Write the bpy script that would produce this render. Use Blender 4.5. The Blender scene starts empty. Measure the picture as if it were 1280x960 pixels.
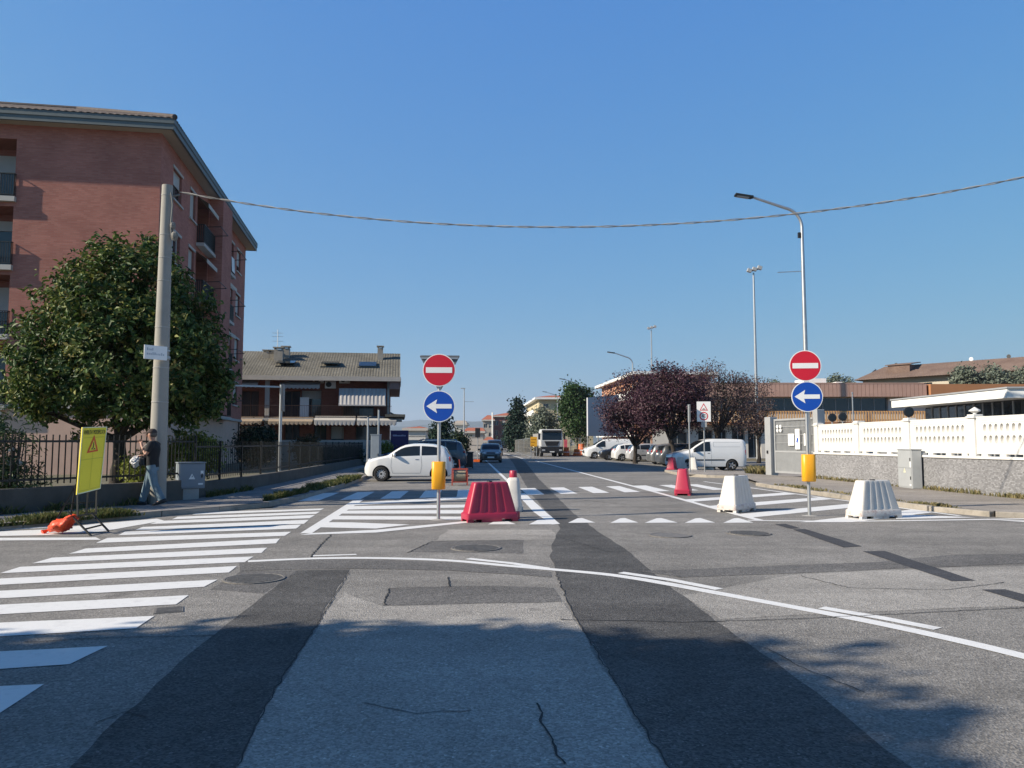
import bpy, bmesh, math, random
import numpy as np
from mathutils import Vector, Matrix, noise

# ------------------------------------------------------------------ camera, sky, sun, exposure
C = bpy.context.scene.collection
SC = bpy.context.scene
F, EYE = 960.0, 1.5
PITCH = math.atan(74 / 960)
cam = bpy.data.objects.new('camera', bpy.data.cameras.new('camera')); C.objects.link(cam)
cam.data.sensor_width = 36; cam.data.lens = 36 * F / 1280
cam.data.clip_start = 0.1; cam.data.clip_end = 30000
cam.location = (0, 0, EYE); cam.rotation_euler = (math.radians(90) + PITCH, 0, 0)
SC.camera = cam

SUN_EL, SUN_AZ = math.radians(30), math.radians(18)       # light travels towards (cos az, sin az) on the ground
TRAVEL = Vector((math.cos(SUN_AZ) * math.cos(SUN_EL), math.sin(SUN_AZ) * math.cos(SUN_EL), -math.sin(SUN_EL)))
world = bpy.data.worlds.new('World'); SC.world = world; world.use_nodes = True
wn = world.node_tree
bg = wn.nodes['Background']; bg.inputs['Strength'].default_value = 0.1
sky = wn.nodes.new('ShaderNodeTexSky'); sky.sky_type = 'NISHITA'; sky.sun_disc = False
sky.sun_elevation = SUN_EL
sky.sun_rotation = math.atan2(-TRAVEL.x, -TRAVEL.y)
sky.air_density = 1.5; sky.dust_density = 0.0; sky.ozone_density = 3.0; sky.altitude = 0
# the sky's colour response (a phone camera's: flatter towards the horizon, deeper blue above)
sep = wn.nodes.new('ShaderNodeSeparateColor'); com = wn.nodes.new('ShaderNodeCombineColor'); wn.links.new(sky.outputs[0], sep.inputs[0])
for ch, (gain, gam) in enumerate(((0.222, 0.84), (0.350, 0.56), (0.425, 0.12))):
    dv = wn.nodes.new('ShaderNodeMath'); dv.operation = 'MULTIPLY'; dv.inputs[1].default_value = 0.1; wn.links.new(sep.outputs[ch], dv.inputs[0])
    pw = wn.nodes.new('ShaderNodeMath'); pw.operation = 'POWER'; pw.inputs[1].default_value = gam; wn.links.new(dv.outputs[0], pw.inputs[0])
    ml = wn.nodes.new('ShaderNodeMath'); ml.operation = 'MULTIPLY'; ml.inputs[1].default_value = 10 * gain; wn.links.new(pw.outputs[0], ml.inputs[0])
    wn.links.new(ml.outputs[0], com.inputs[ch])
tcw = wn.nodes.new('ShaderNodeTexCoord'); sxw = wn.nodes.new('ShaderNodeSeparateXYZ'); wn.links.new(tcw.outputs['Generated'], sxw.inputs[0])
zen = wn.nodes.new('ShaderNodeMapRange'); zen.inputs[1].default_value = 0.52; zen.inputs[2].default_value = 1.0; zen.inputs[3].default_value = 1.0; zen.inputs[4].default_value = 0.38  # added dimming of the unseen sky overhead, so shadows get less fill light
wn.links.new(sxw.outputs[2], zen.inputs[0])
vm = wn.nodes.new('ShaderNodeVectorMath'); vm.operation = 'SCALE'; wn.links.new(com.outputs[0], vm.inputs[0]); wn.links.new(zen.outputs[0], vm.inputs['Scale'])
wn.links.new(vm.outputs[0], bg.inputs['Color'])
sl = bpy.data.lights.new('sun', 'SUN'); sl.energy = 5.0; sl.angle = math.radians(0.55); sl.color = (1.0, 0.89, 0.73)
so = bpy.data.objects.new('sun', sl); C.objects.link(so); so.rotation_euler = TRAVEL.to_track_quat('-Z', 'Y').to_euler()
so.location = (-40, -20, 40)
SC.view_settings.view_transform = 'Standard'; SC.view_settings.look = 'None'
SC.view_settings.exposure = 0.76; SC.view_settings.gamma = 1.0; SC.view_settings.use_curve_mapping = False
SC.cycles.max_bounces = 6; SC.cycles.diffuse_bounces = 3; SC.cycles.glossy_bounces = 3
SC.cycles.transmission_bounces = 4; SC.cycles.transparent_max_bounces = 6; SC.cycles.volume_bounces = 0
SC.cycles.caustics_reflective = False; SC.cycles.caustics_refractive = False
SC.cycles.sample_clamp_indirect = 6
SC.cycles.use_denoising = True

# ------------------------------------------------------------------ helpers
rnd = random.Random(11)
def ray(px, py):
    u, v = (px - 640) / F, (480 - py) / F
    return Vector((u, math.cos(PITCH) - v * math.sin(PITCH), math.sin(PITCH) + v * math.cos(PITCH)))
def G(px, py, z=0.0):
    r = ray(px, py); t = (z - EYE) / r.z
    return Vector((r.x * t, r.y * t, z))
def P(px, py, Y):
    r = ray(px, py); t = Y / r.y
    return Vector((r.x * t, Y, EYE + r.z * t))

def tag(o, label=None, cat=None, group=None, kind=None):
    if label: o['label'] = label
    if cat: o['category'] = cat
    if group: o['group'] = group
    if kind: o['kind'] = kind
    return o
def thing(name, label, cat, loc=(0, 0, 0), rz=0.0, group=None):
    o = bpy.data.objects.new(name, None); C.objects.link(o)
    o.location = loc; o.rotation_euler = (0, 0, rz); o.empty_display_size = 0.2
    return tag(o, label, cat, group)
def copy_tree(o, parent=None):
    c = o.copy(); C.objects.link(c)
    if parent is not None: c.parent = parent
    for ch in list(o.children): copy_tree(ch, c)
    return c

class MB:
    def __init__(s): s.v = []; s.f = []; s.m = []
    def face(s, pts, m=0):
        n = len(s.v); s.v += [tuple(p) for p in pts]; s.f.append(list(range(n, n + len(pts)))); s.m.append(m)
    def add(s, vs, fs, m=0):
        n = len(s.v); s.v += [tuple(p) for p in vs]
        for f in fs: s.f.append([i + n for i in f]); s.m.append(m)
    def box(s, x0, x1, y0, y1, z0, z1, m=0):
        s.add([(x0, y0, z0), (x1, y0, z0), (x1, y1, z0), (x0, y1, z0), (x0, y0, z1), (x1, y0, z1), (x1, y1, z1), (x0, y1, z1)],
              [(0, 3, 2, 1), (4, 5, 6, 7), (0, 1, 5, 4), (1, 2, 6, 5), (2, 3, 7, 6), (3, 0, 4, 7)], m)
    def cbox(s, c, sx, sy, sz, m=0, rot=None):
        c = Vector(c); R = rot if rot else Matrix.Identity(3)
        vs = [c + R @ Vector((a * sx / 2, b * sy / 2, d * sz / 2)) for d in (-1, 1) for a, b in ((-1, -1), (1, -1), (1, 1), (-1, 1))]
        s.add(vs, [(0, 3, 2, 1), (4, 5, 6, 7), (0, 1, 5, 4), (1, 2, 6, 5), (2, 3, 7, 6), (3, 0, 4, 7)], m)
    def bar(s, p, q, w=0.03, h=None, m=0):
        p, q = Vector(p), Vector(q); h = w if h is None else h
        d = (q - p); L = d.length; d.normalize()
        up = Vector((0, 0, 1)) if abs(d.z) < 0.95 else Vector((0, 1, 0))
        a = d.cross(up).normalized(); b = a.cross(d)
        R = Matrix((d, a, b)).transposed()
        s.cbox((p + q) / 2, L, w, h, m, R)
    def tube(s, pts, r, n=10, m=0, cap=True):
        pts = [Vector(p) for p in pts]; k = len(pts)
        rs = r if isinstance(r, (list, tuple)) else [r] * k
        base = len(s.v); a = None
        for i, p in enumerate(pts):
            t = (pts[min(i + 1, k - 1)] - pts[max(i - 1, 0)]).normalized()
            if a is None:
                a = t.cross(Vector((0, 0, 1)) if abs(t.z) < 0.9 else Vector((1, 0, 0))).normalized()
            else:
                a = (a - t * a.dot(t)).normalized()
            b = t.cross(a)
            for j in range(n):
                th = 2 * math.pi * j / n
                s.v.append(tuple(p + (a * math.cos(th) + b * math.sin(th)) * rs[i]))
        for i in range(k - 1):
            for j in range(n):
                j2 = (j + 1) % n
                s.f.append([base + i * n + j, base + i * n + j2, base + (i + 1) * n + j2, base + (i + 1) * n + j]); s.m.append(m)
        if cap:
            s.f.append([base + j for j in reversed(range(n))]); s.m.append(m)
            s.f.append([base + (k - 1) * n + j for j in range(n)]); s.m.append(m)
    def lathe(s, prof, n=24, c=(0, 0, 0), axis='z', m=0, close=False, cap=True):
        c = Vector(c); base = len(s.v); k = len(prof)
        for r, h in prof:
            for j in range(n):
                th = 2 * math.pi * j / n; x, y = r * math.cos(th), r * math.sin(th)
                p = {'z': (x, y, h), 'y': (x, h, y), 'x': (h, x, y)}[axis]
                s.v.append(tuple(c + Vector(p)))
        for i in range(k - 1 + (1 if close else 0)):
            i2 = (i + 1) % k
            for j in range(n):
                j2 = (j + 1) % n
                s.f.append([base + i * n + j, base + i * n + j2, base + i2 * n + j2, base + i2 * n + j]); s.m.append(m)
        if not close and cap:
            if prof[0][0] > 1e-5: s.f.append([base + j for j in reversed(range(n))]); s.m.append(m)
            if prof[-1][0] > 1e-5: s.f.append([base + (k - 1) * n + j for j in range(n)]); s.m.append(m)
    def ellipsoid(s, c, r, n=14, k=9, m=0):
        prof = [(max(1e-4, math.sin(math.pi * i / k)), -math.cos(math.pi * i / k)) for i in range(k + 1)]
        n0 = len(s.v); s.lathe(prof, n, (0, 0, 0), 'z', m)
        for i in range(n0, len(s.v)):
            v = s.v[i]; s.v[i] = (c[0] + v[0] * r[0], c[1] + v[1] * r[1], c[2] + v[2] * r[2])
    def prism(s, poly, vec, m=0, ms=None):
        poly = [Vector(p) for p in poly]; vec = Vector(vec); n = len(poly)
        s.add(list(poly) + [p + vec for p in poly], [list(range(n))[::-1], [n + i for i in range(n)]], m)
        s.f += [[len(s.v) - 2 * n + i, len(s.v) - 2 * n + (i + 1) % n, len(s.v) - n + (i + 1) % n, len(s.v) - n + i] for i in range(n)]
        s.m += [m if ms is None else ms] * n
    def loft(s, rings, m=0, caps=True, closed=True):
        base = len(s.v); n = len(rings[0])
        for r in rings: s.v += [tuple(p) for p in r]
        for i in range(len(rings) - 1):
            for j in range(n if closed else n - 1):
                j2 = (j + 1) % n
                s.f.append([base + i * n + j, base + i * n + j2, base + (i + 1) * n + j2, base + (i + 1) * n + j]); s.m.append(m)
        if caps:
            s.f.append([base + j for j in reversed(range(n))]); s.m.append(m)
            s.f.append([base + (len(rings) - 1) * n + j for j in range(n)]); s.m.append(m)
    def holed_wall(s, o, u, nrm, U0, U1, Z0, Z1, holes, depth=0.15, m=0, mr=None):
        """wall face at o + u*a + z, openings cut out with reveals going back along -nrm"""
        o, u, nrm = Vector(o), Vector(u).normalized(), Vector(nrm).normalized()
        mr = m if mr is None else mr
        us = sorted({U0, U1, *[h[0] for h in holes], *[h[1] for h in holes]}); us = [a for a in us if U0 - 1e-6 <= a <= U1 + 1e-6]
        zs = sorted({Z0, Z1, *[h[2] for h in holes], *[h[3] for h in holes]}); zs = [a for a in zs if Z0 - 1e-6 <= a <= Z1 + 1e-6]
        pt = lambda a, z, d=0: o + u * a + Vector((0, 0, z)) - nrm * d
        flip = u.cross(Vector((0, 0, 1))).dot(nrm) < 0
        def q(pts, mm): s.face(pts[::-1] if flip else pts, mm)
        for i in range(len(us) - 1):
            for j in range(len(zs) - 1):
                cu, cz = (us[i] + us[i + 1]) / 2, (zs[j] + zs[j + 1]) / 2
                if any(h[0] < cu < h[1] and h[2] < cz < h[3] for h in holes): continue
                q([pt(us[i], zs[j]), pt(us[i + 1], zs[j]), pt(us[i + 1], zs[j + 1]), pt(us[i], zs[j + 1])], m)
        for h in holes:
            a, b, c, d = h[:4]; dd = h[4] if len(h) > 4 else depth
            q([pt(a, c), pt(a, c, dd), pt(b, c, dd), pt(b, c)][::-1], mr); q([pt(a, d), pt(b, d), pt(b, d, dd), pt(a, d, dd)][::-1], mr)
            q([pt(a, c), pt(a, d), pt(a, d, dd), pt(a, c, dd)][::-1], mr); q([pt(b, c), pt(b, c, dd), pt(b, d, dd), pt(b, d)][::-1], mr)
    def build(s, name, mats, parent=None, loc=None, rz=None, smooth=None, bevel=0, kind=None):
        me = bpy.data.meshes.new(name); me.from_pydata(s.v, [], s.f)
        if not isinstance(mats, (list, tuple)): mats = [mats]
        for m in mats: me.materials.append(m)
        if len(mats) > 1: me.polygons.foreach_set('material_index', s.m)
        bm = bmesh.new(); bm.from_mesh(me)
        bmesh.ops.remove_doubles(bm, verts=bm.verts, dist=1e-5) if smooth is not None or bevel else None
        bm.to_mesh(me); bm.free()
        if smooth is not None:
            me.shade_smooth(); me.set_sharp_from_angle(angle=math.radians(smooth))
        me.update()
        o = bpy.data.objects.new(name, me); C.objects.link(o)
        if parent is not None: o.parent = parent
        if loc is not None: o.location = loc
        if rz is not None: o.rotation_euler = (0, 0, rz)
        if bevel:
            b = o.modifiers.new('bevel', 'BEVEL'); b.width = bevel; b.segments = 2; b.limit_method = 'ANGLE'; b.angle_limit = math.radians(35)
        if kind: o['kind'] = kind
        return o

def text_mesh(body, size, m, name, parent, mat4, extrude=0.002, align='CENTER', sx=1.0, fit=None):
    cu = bpy.data.curves.new(name, 'FONT'); cu.body = body; cu.size = size; cu.align_x = align; cu.align_y = 'CENTER'; cu.extrude = extrude
    t = bpy.data.objects.new('tmp_text', cu); C.objects.link(t)
    me = bpy.data.meshes.new_from_object(t.evaluated_get(bpy.context.evaluated_depsgraph_get()))
    bpy.data.objects.remove(t); bpy.data.curves.remove(cu)
    if fit: xs_ = [v.co.x for v in me.vertices]; sx = fit / (max(xs_) - min(xs_))
    me.transform(mat4 @ Matrix.Diagonal((sx, 1, 1, 1)))
    me.materials.clear(); me.materials.append(m)
    o = bpy.data.objects.new(name, me); C.objects.link(o); o.parent = parent
    return o

# ------------------------------------------------------------------ materials
MATS = {}
def mat(name, col, rough=0.6, metal=0.0, var=0.12, scale=2.5, bump=0.0, bscale=40, spec=0.5, coat=0.0, stain=None, stain_amt=0.5, sscale=4):
    if name in MATS: return MATS[name]
    m = bpy.data.materials.new(name); m.use_nodes = True; nt = m.node_tree; N = nt.nodes; L = nt.links
    b = N['Principled BSDF']; b.inputs['Roughness'].default_value = rough; b.inputs['Metallic'].default_value = metal
    b.inputs['Specular IOR Level'].default_value = spec; b.inputs['Coat Weight'].default_value = coat; b.inputs['Coat Roughness'].default_value = 0.06
    tc = N.new('ShaderNodeTexCoord')
    def noi(sc, det=5, ro=0.6):
        n = N.new('ShaderNodeTexNoise'); n.inputs['Scale'].default_value = sc; n.inputs['Detail'].default_value = det; n.inputs['Roughness'].default_value = ro
        L.new(tc.outputs['Object'], n.inputs['Vector']); return n
    if var or stain:
        n = noi(scale); mr = N.new('ShaderNodeMapRange'); mr.inputs[1].default_value = 0.25; mr.inputs[2].default_value = 0.75
        mr.inputs[3].default_value = 1 - var; mr.inputs[4].default_value = 1 + var; L.new(n.outputs[0], mr.inputs[0])
        hsv = N.new('ShaderNodeHueSaturation'); hsv.inputs['Color'].default_value = (*col, 1); L.new(mr.outputs[0], hsv.inputs['Value'])
        out = hsv.outputs[0]
        if stain:
            n2 = noi(sscale, 8, 0.7); cr = N.new('ShaderNodeMapRange'); cr.inputs[1].default_value = 0.5; cr.inputs[2].default_value = 0.72
            cr.inputs[3].default_value = 0; cr.inputs[4].default_value = stain_amt; L.new(n2.outputs[0], cr.inputs[0])
            mx = N.new('ShaderNodeMix'); mx.data_type = 'RGBA'; L.new(cr.outputs[0], mx.inputs[0]); L.new(out, mx.inputs[6]); mx.inputs[7].default_value = (*stain, 1)
            out = mx.outputs[2]
        L.new(out, b.inputs['Base Color'])
    else: b.inputs['Base Color'].default_value = (*col, 1)
    if bump:
        n3 = noi(bscale, 4); bp = N.new('ShaderNodeBump'); bp.inputs['Strength'].default_value = bump; bp.inputs['Distance'].default_value = 0.02
        L.new(n3.outputs[0], bp.inputs['Height']); L.new(bp.outputs[0], b.inputs['Normal'])
    MATS[name] = m; return m

def asphalt(name, col, speck=0.5, patch=0.25, tint=None, sealed=0.0):
    if name in MATS: return MATS[name]
    m = bpy.data.materials.new(name); m.use_nodes = True; nt = m.node_tree; N = nt.nodes; L = nt.links
    b = N['Principled BSDF']; b.inputs['Roughness'].default_value = 0.85; b.inputs['Specular IOR Level'].default_value = 0.25
    tc = N.new('ShaderNodeTexCoord')
    def noi(sc, det, ro=0.6):
        n = N.new('ShaderNodeTexNoise'); n.inputs['Scale'].default_value = sc; n.inputs['Detail'].default_value = det; n.inputs['Roughness'].default_value = ro
        L.new(tc.outputs['Object'], n.inputs['Vector']); return n.outputs[0]
    def rng(x, a, b_, c, d):
        r = N.new('ShaderNodeMapRange'); r.inputs[1].default_value = a; r.inputs[2].default_value = b_; r.inputs[3].default_value = c; r.inputs[4].default_value = d
        L.new(x, r.inputs[0]); return r.outputs[0]
    def mul(a, b_):
        x = N.new('ShaderNodeMath'); x.operation = 'MULTIPLY'; L.new(a, x.inputs[0]); L.new(b_, x.inputs[1]); return x.outputs[0]
    v = N.new('ShaderNodeTexVoronoi'); v.inputs['Scale'].default_value = 75; L.new(tc.outputs['Object'], v.inputs['Vector'])
    sep = N.new('ShaderNodeSeparateColor'); L.new(v.outputs['Color'], sep.inputs[0])
    stones = rng(sep.outputs[0], 0.0, 1.0, 1 - speck, 1 + speck * 1.1)
    bright = rng(sep.outputs[1], 0.93, 1.0, 1.0, 1 + 1.6 * speck)
    mp_ = N.new('ShaderNodeMapping'); mp_.inputs['Rotation'].default_value = (0, 0, -0.33); mp_.inputs['Scale'].default_value = (0.10, 1.5, 1); L.new(tc.outputs['Object'], mp_.inputs[0])
    tn = N.new('ShaderNodeTexNoise'); tn.inputs['Scale'].default_value = 1.0; tn.inputs['Detail'].default_value = 5; L.new(mp_.outputs[0], tn.inputs['Vector'])
    track = rng(tn.outputs[0], 0.35, 0.65, 1 - patch * 0.45, 1 + patch * 0.35)
    spot = rng(noi(1.1, 3, 0.5), 0.66, 0.74, 1.0, 0.72)
    big = rng(noi(0.35, 6, 0.65), 0.3, 0.7, 1 - patch, 1 + patch)
    mid = rng(noi(3.0, 6, 0.7), 0.3, 0.7, 1 - patch * 0.6, 1 + patch * 0.6)
    fac = mul(mul(mul(stones, bright), mul(big, mid)), mul(track, spot))
    hsv = N.new('ShaderNodeHueSaturation'); hsv.inputs['Color'].default_value = (*col, 1); L.new(fac, hsv.inputs['Value'])
    L.new(hsv.outputs[0], b.inputs['Base Color'])
    bp = N.new('ShaderNodeBump'); bp.inputs['Strength'].default_value = 0.55; bp.inputs['Distance'].default_value = 0.012
    L.new(v.outputs['Distance'], bp.inputs['Height']); L.new(bp.outputs[0], b.inputs['Normal'])
    MATS[name] = m; return m

def brick(name, c1, c2, mortar, sc=4.0, bw=0.5, rh=0.25, plane='sum', ms=0.02):
    if name in MATS: return MATS[name]
    m = bpy.data.materials.new(name); m.use_nodes = True; nt = m.node_tree; N = nt.nodes; L = nt.links
    b = N['Principled BSDF']; b.inputs['Roughness'].default_value = 0.85; b.inputs['Specular IOR Level'].default_value = 0.2
    tc = N.new('ShaderNodeTexCoord'); sx = N.new('ShaderNodeSeparateXYZ'); L.new(tc.outputs['Object'], sx.inputs[0])
    ad = N.new('ShaderNodeMath'); L.new(sx.outputs[0], ad.inputs[0]); L.new(sx.outputs[1], ad.inputs[1])
    cb = N.new('ShaderNodeCombineXYZ'); L.new(ad.outputs[0], cb.inputs[0]); L.new(sx.outputs[2], cb.inputs[1])
    t = N.new('ShaderNodeTexBrick'); t.inputs['Scale'].default_value = sc; t.inputs['Brick Width'].default_value = bw; t.inputs['Row Height'].default_value = rh
    t.inputs['Color1'].default_value = (*c1, 1); t.inputs['Color2'].default_value = (*c2, 1); t.inputs['Mortar'].default_value = (*mortar, 1); t.inputs['Mortar Size'].default_value = ms
    L.new(cb.outputs[0], t.inputs['Vector'])
    n = N.new('ShaderNodeTexNoise'); n.inputs['Scale'].default_value = 0.7; n.inputs['Detail'].default_value = 7; L.new(tc.outputs['Object'], n.inputs['Vector'])
    mr = N.new('ShaderNodeMapRange'); mr.inputs[1].default_value = 0.25; mr.inputs[2].default_value = 0.75; mr.inputs[3].default_value = 0.82; mr.inputs[4].default_value = 1.15; L.new(n.outputs[0], mr.inputs[0])
    hsv = N.new('ShaderNodeHueSaturation'); L.new(t.outputs[0], hsv.inputs['Color']); L.new(mr.outputs[0], hsv.inputs['Value']); L.new(hsv.outputs[0], b.inputs['Base Color'])
    bp = N.new('ShaderNodeBump'); bp.inputs['Strength'].default_value = 0.35; bp.inputs['Distance'].default_value = 0.01; bp.invert = True
    L.new(t.outputs['Fac'], bp.inputs['Height']); L.new(bp.outputs[0], b.inputs['Normal'])
    MATS[name] = m; return m

def tile_mat(name, c1, c2, pitch=0.25, row=0.33, axis=0):
    """curved roof tiles seen far off: colour per tile and a scalloped bump, laid in the roof's own space"""
    if name in MATS: return MATS[name]
    m = bpy.data.materials.new(name); m.use_nodes = True; nt = m.node_tree; N = nt.nodes; L = nt.links
    b = N['Principled BSDF']; b.inputs['Roughness'].default_value = 0.85; b.inputs['Specular IOR Level'].default_value = 0.2
    tc = N.new('ShaderNodeTexCoord'); n = N.new('ShaderNodeTexNoise'); n.inputs['Scale'].default_value = 6; n.inputs['Detail'].default_value = 8; L.new(tc.outputs['Object'], n.inputs['Vector'])
    n2 = N.new('ShaderNodeTexNoise'); n2.inputs['Scale'].default_value = 0.5; n2.inputs['Detail'].default_value = 5; L.new(tc.outputs['Object'], n2.inputs['Vector'])
    av = N.new('ShaderNodeMath'); av.operation = 'MULTIPLY_ADD'; av.inputs[1].default_value = 0.55; L.new(n.outputs[0], av.inputs[0])
    hf = N.new('ShaderNodeMath'); hf.operation = 'MULTIPLY'; hf.inputs[1].default_value = 0.45; L.new(n2.outputs[0], hf.inputs[0]); L.new(hf.outputs[0], av.inputs[2])
    cr = N.new('ShaderNodeValToRGB'); cr.color_ramp.elements[0].position = 0.35; cr.color_ramp.elements[0].color = (*c1, 1); cr.color_ramp.elements[1].position = 0.65; cr.color_ramp.elements[1].color = (*c2, 1)
    L.new(av.outputs[0], cr.inputs[0]); L.new(cr.outputs[0], b.inputs['Base Color'])
    MATS[name] = m; return m

def leaf_mat(name, cols, rough=0.45, transl=0.25, spec=0.4):
    if name in MATS: return MATS[name]
    m = bpy.data.materials.new(name); m.use_nodes = True; nt = m.node_tree; N = nt.nodes; L = nt.links
    b = N['Principled BSDF']; b.inputs['Roughness'].default_value = rough; b.inputs['Specular IOR Level'].default_value = spec
    at = N.new('ShaderNodeAttribute'); at.attribute_name = 'tint'
    cr = N.new('ShaderNodeValToRGB'); e = cr.color_ramp.elements
    e[0].color = (*cols[0], 1); e[1].color = (*cols[-1], 1)
    for i, c in enumerate(cols[1:-1]): el = e.new((i + 1) / (len(cols) - 1)); el.color = (*c, 1)
    L.new(at.outputs['Fac'], cr.inputs[0]); L.new(cr.outputs[0], b.inputs['Base Color'])
    tr = N.new('ShaderNodeBsdfTranslucent'); L.new(cr.outputs[0], tr.inputs[0])
    mx = N.new('ShaderNodeMixShader'); mx.inputs[0].default_value = transl
    L.new(b.outputs[0], mx.inputs[1]); L.new(tr.outputs[0], mx.inputs[2]); L.new(mx.outputs[0], N['Material Output'].inputs[0])
    MATS[name] = m; return m

M_WHITE = mat('white_paint', (0.78, 0.78, 0.76), 0.5, var=0.05)
M_ROADPAINT = mat('road_paint', (0.68, 0.68, 0.67), 0.7, var=0.06, scale=6, stain=(0.36, 0.355, 0.35), stain_amt=0.5, sscale=6, bump=0.2, bscale=80)
M_GALV = mat('galvanised_steel', (0.42, 0.43, 0.44), 0.42, 0.75, var=0.12, scale=5)
M_STEEL = mat('painted_steel_grey', (0.36, 0.37, 0.38), 0.45, 0.2, var=0.08)
M_IRON = mat('dark_iron', (0.02, 0.022, 0.022), 0.5, 0.4, var=0.2)
M_BLACK = mat('black_plastic', (0.016, 0.016, 0.018), 0.5, var=0.1)
M_RUBBER = mat('tyre_rubber', (0.018, 0.018, 0.019), 0.85, var=0.15)
M_GLASS = mat('dark_glass', (0.012, 0.015, 0.018), 0.04, var=0.0, spec=0.5)
M_WINGLASS = mat('house_window_glass', (0.03, 0.038, 0.045), 0.06, var=0.3, scale=0.5, spec=0.7)
M_DARK = mat('dark_room', (0.02, 0.018, 0.017), 0.9, var=0.4, scale=0.8)
M_CONC = mat('concrete', (0.36, 0.35, 0.33), 0.85, var=0.15, scale=4, bump=0.3, bscale=60, stain=(0.18, 0.17, 0.15), stain_amt=0.5)
M_CONCD = mat('weathered_concrete', (0.2, 0.19, 0.17), 0.9, var=0.2, scale=3, bump=0.3, bscale=60, stain=(0.07, 0.065, 0.055), stain_amt=0.7, sscale=2)
M_RED = mat('sign_red', (0.55, 0.012, 0.03), 0.35, var=0.04)
M_BLUE = mat('sign_blue', (0.006, 0.065, 0.38), 0.35, var=0.04)
M_SIGNW = mat('sign_white', (0.78, 0.78, 0.77), 0.35, var=0.03)
M_CHROME = mat('chrome', (0.6, 0.6, 0.62), 0.15, 1.0, var=0)
M_LAMP = mat('headlamp_glass', (0.55, 0.57, 0.6), 0.08, 0.3, var=0.1, scale=20, spec=0.8)
M_TAIL = mat('tail_lamp', (0.35, 0.012, 0.015), 0.12, var=0.1, spec=0.7)
M_ORANGE = mat('orange_paint', (0.72, 0.14, 0.02), 0.5, var=0.12)
# ------------------------------------------------------------------ ground, road, pavements, markings
ROAD_D = Vector((-0.0575, 1, 0))
M_ROAD = asphalt('asphalt_old', (0.205, 0.195, 0.181), 0.34, 0.24)
M_ROADL = asphalt('asphalt_pale', (0.285, 0.270, 0.249), 0.30, 0.18)
M_ROADD = asphalt('asphalt_dark_patch', (0.082, 0.08, 0.078), 0.42, 0.34)
M_ROADM = asphalt('asphalt_mid_patch', (0.13, 0.125, 0.12), 0.45, 0.2)
M_BLACKLINE = asphalt('black_line_cover', (0.055, 0.056, 0.062), 0.25, 0.2)
M_WALK = asphalt('pavement_asphalt', (0.27, 0.245, 0.22), 0.25, 0.2)
M_WALKD = asphalt('pavement_grey', (0.21, 0.2, 0.195), 0.25, 0.2)
M_KERB = mat('kerb_stone', (0.30, 0.27, 0.23), 0.85, var=0.18, scale=3, bump=0.3, stain=(0.12, 0.11, 0.09), stain_amt=0.6)
M_EARTH = mat('dry_earth', (0.13, 0.11, 0.07), 0.95, var=0.3, scale=0.6, bump=0.4, bscale=12, stain=(0.06, 0.08, 0.03), stain_amt=0.7, sscale=0.8)
M_YARD = mat('yard_ground', (0.11, 0.10, 0.065), 0.95, var=0.3, scale=0.9, bump=0.4, bscale=12, stain=(0.05, 0.07, 0.025), stain_amt=0.8, sscale=1.2)
NJ = 0
def sheet(mb, pts, z, m=0, jit=0.0, step=0.22):
    """flat polygon on the ground with slightly uneven edges"""
    global NJ
    if 0.002 < z < 0.0125: z *= 0.55
    out = []; n = len(pts)
    for i in range(n):
        a, b = Vector((pts[i][0], pts[i][1], 0)), Vector((pts[(i + 1) % n][0], pts[(i + 1) % n][1], 0))
        L = (b - a).length; k = max(1, int(L / step)) if jit else 1
        nrm = Vector((-(b - a).y, (b - a).x, 0)).normalized() if L > 1e-6 else Vector((0, 0, 0))
        for j in range(k):
            p = a.lerp(b, j / k)
            if jit and j: p += nrm * (noise.noise((p.x * 1.7, p.y * 1.7, NJ * 3.1)) * jit * 2)
            out.append((p.x, p.y, z))
    NJ += 1
    area = sum(out[i][0] * out[(i + 1) % len(out)][1] - out[(i + 1) % len(out)][0] * out[i][1] for i in range(len(out)))
    mb.face(out if area > 0 else out[::-1], m)
def pxs(lst, z=0.0): return [G(x, y, z) for x, y in lst]

mb = MB(); sheet(mb, [(-9000, -300), (9000, -300), (9000, 9500), (-9000, 9500)], -0.03)
mb.build('ground', M_EARTH, kind='structure')
# the road surface: the crossing road in front and the street running away
mb = MB()
sheet(mb, [(-70, -40), (70, -40), (70, 14), (10.9, 15.6), (9.3, 17.6), (9.7, 28), (24, 30), (24, 64), (9, 64), (8, 90), (-4, 260), (-17, 260), (-10.6, 60), (-7.0, 36), (-5.6, 18.0), (-7.3, 15.9), (-9.2, 12.9), (-14, 9.6), (-70, -10)], 0.0)
mb.build('road', M_ROAD, kind='structure')

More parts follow.
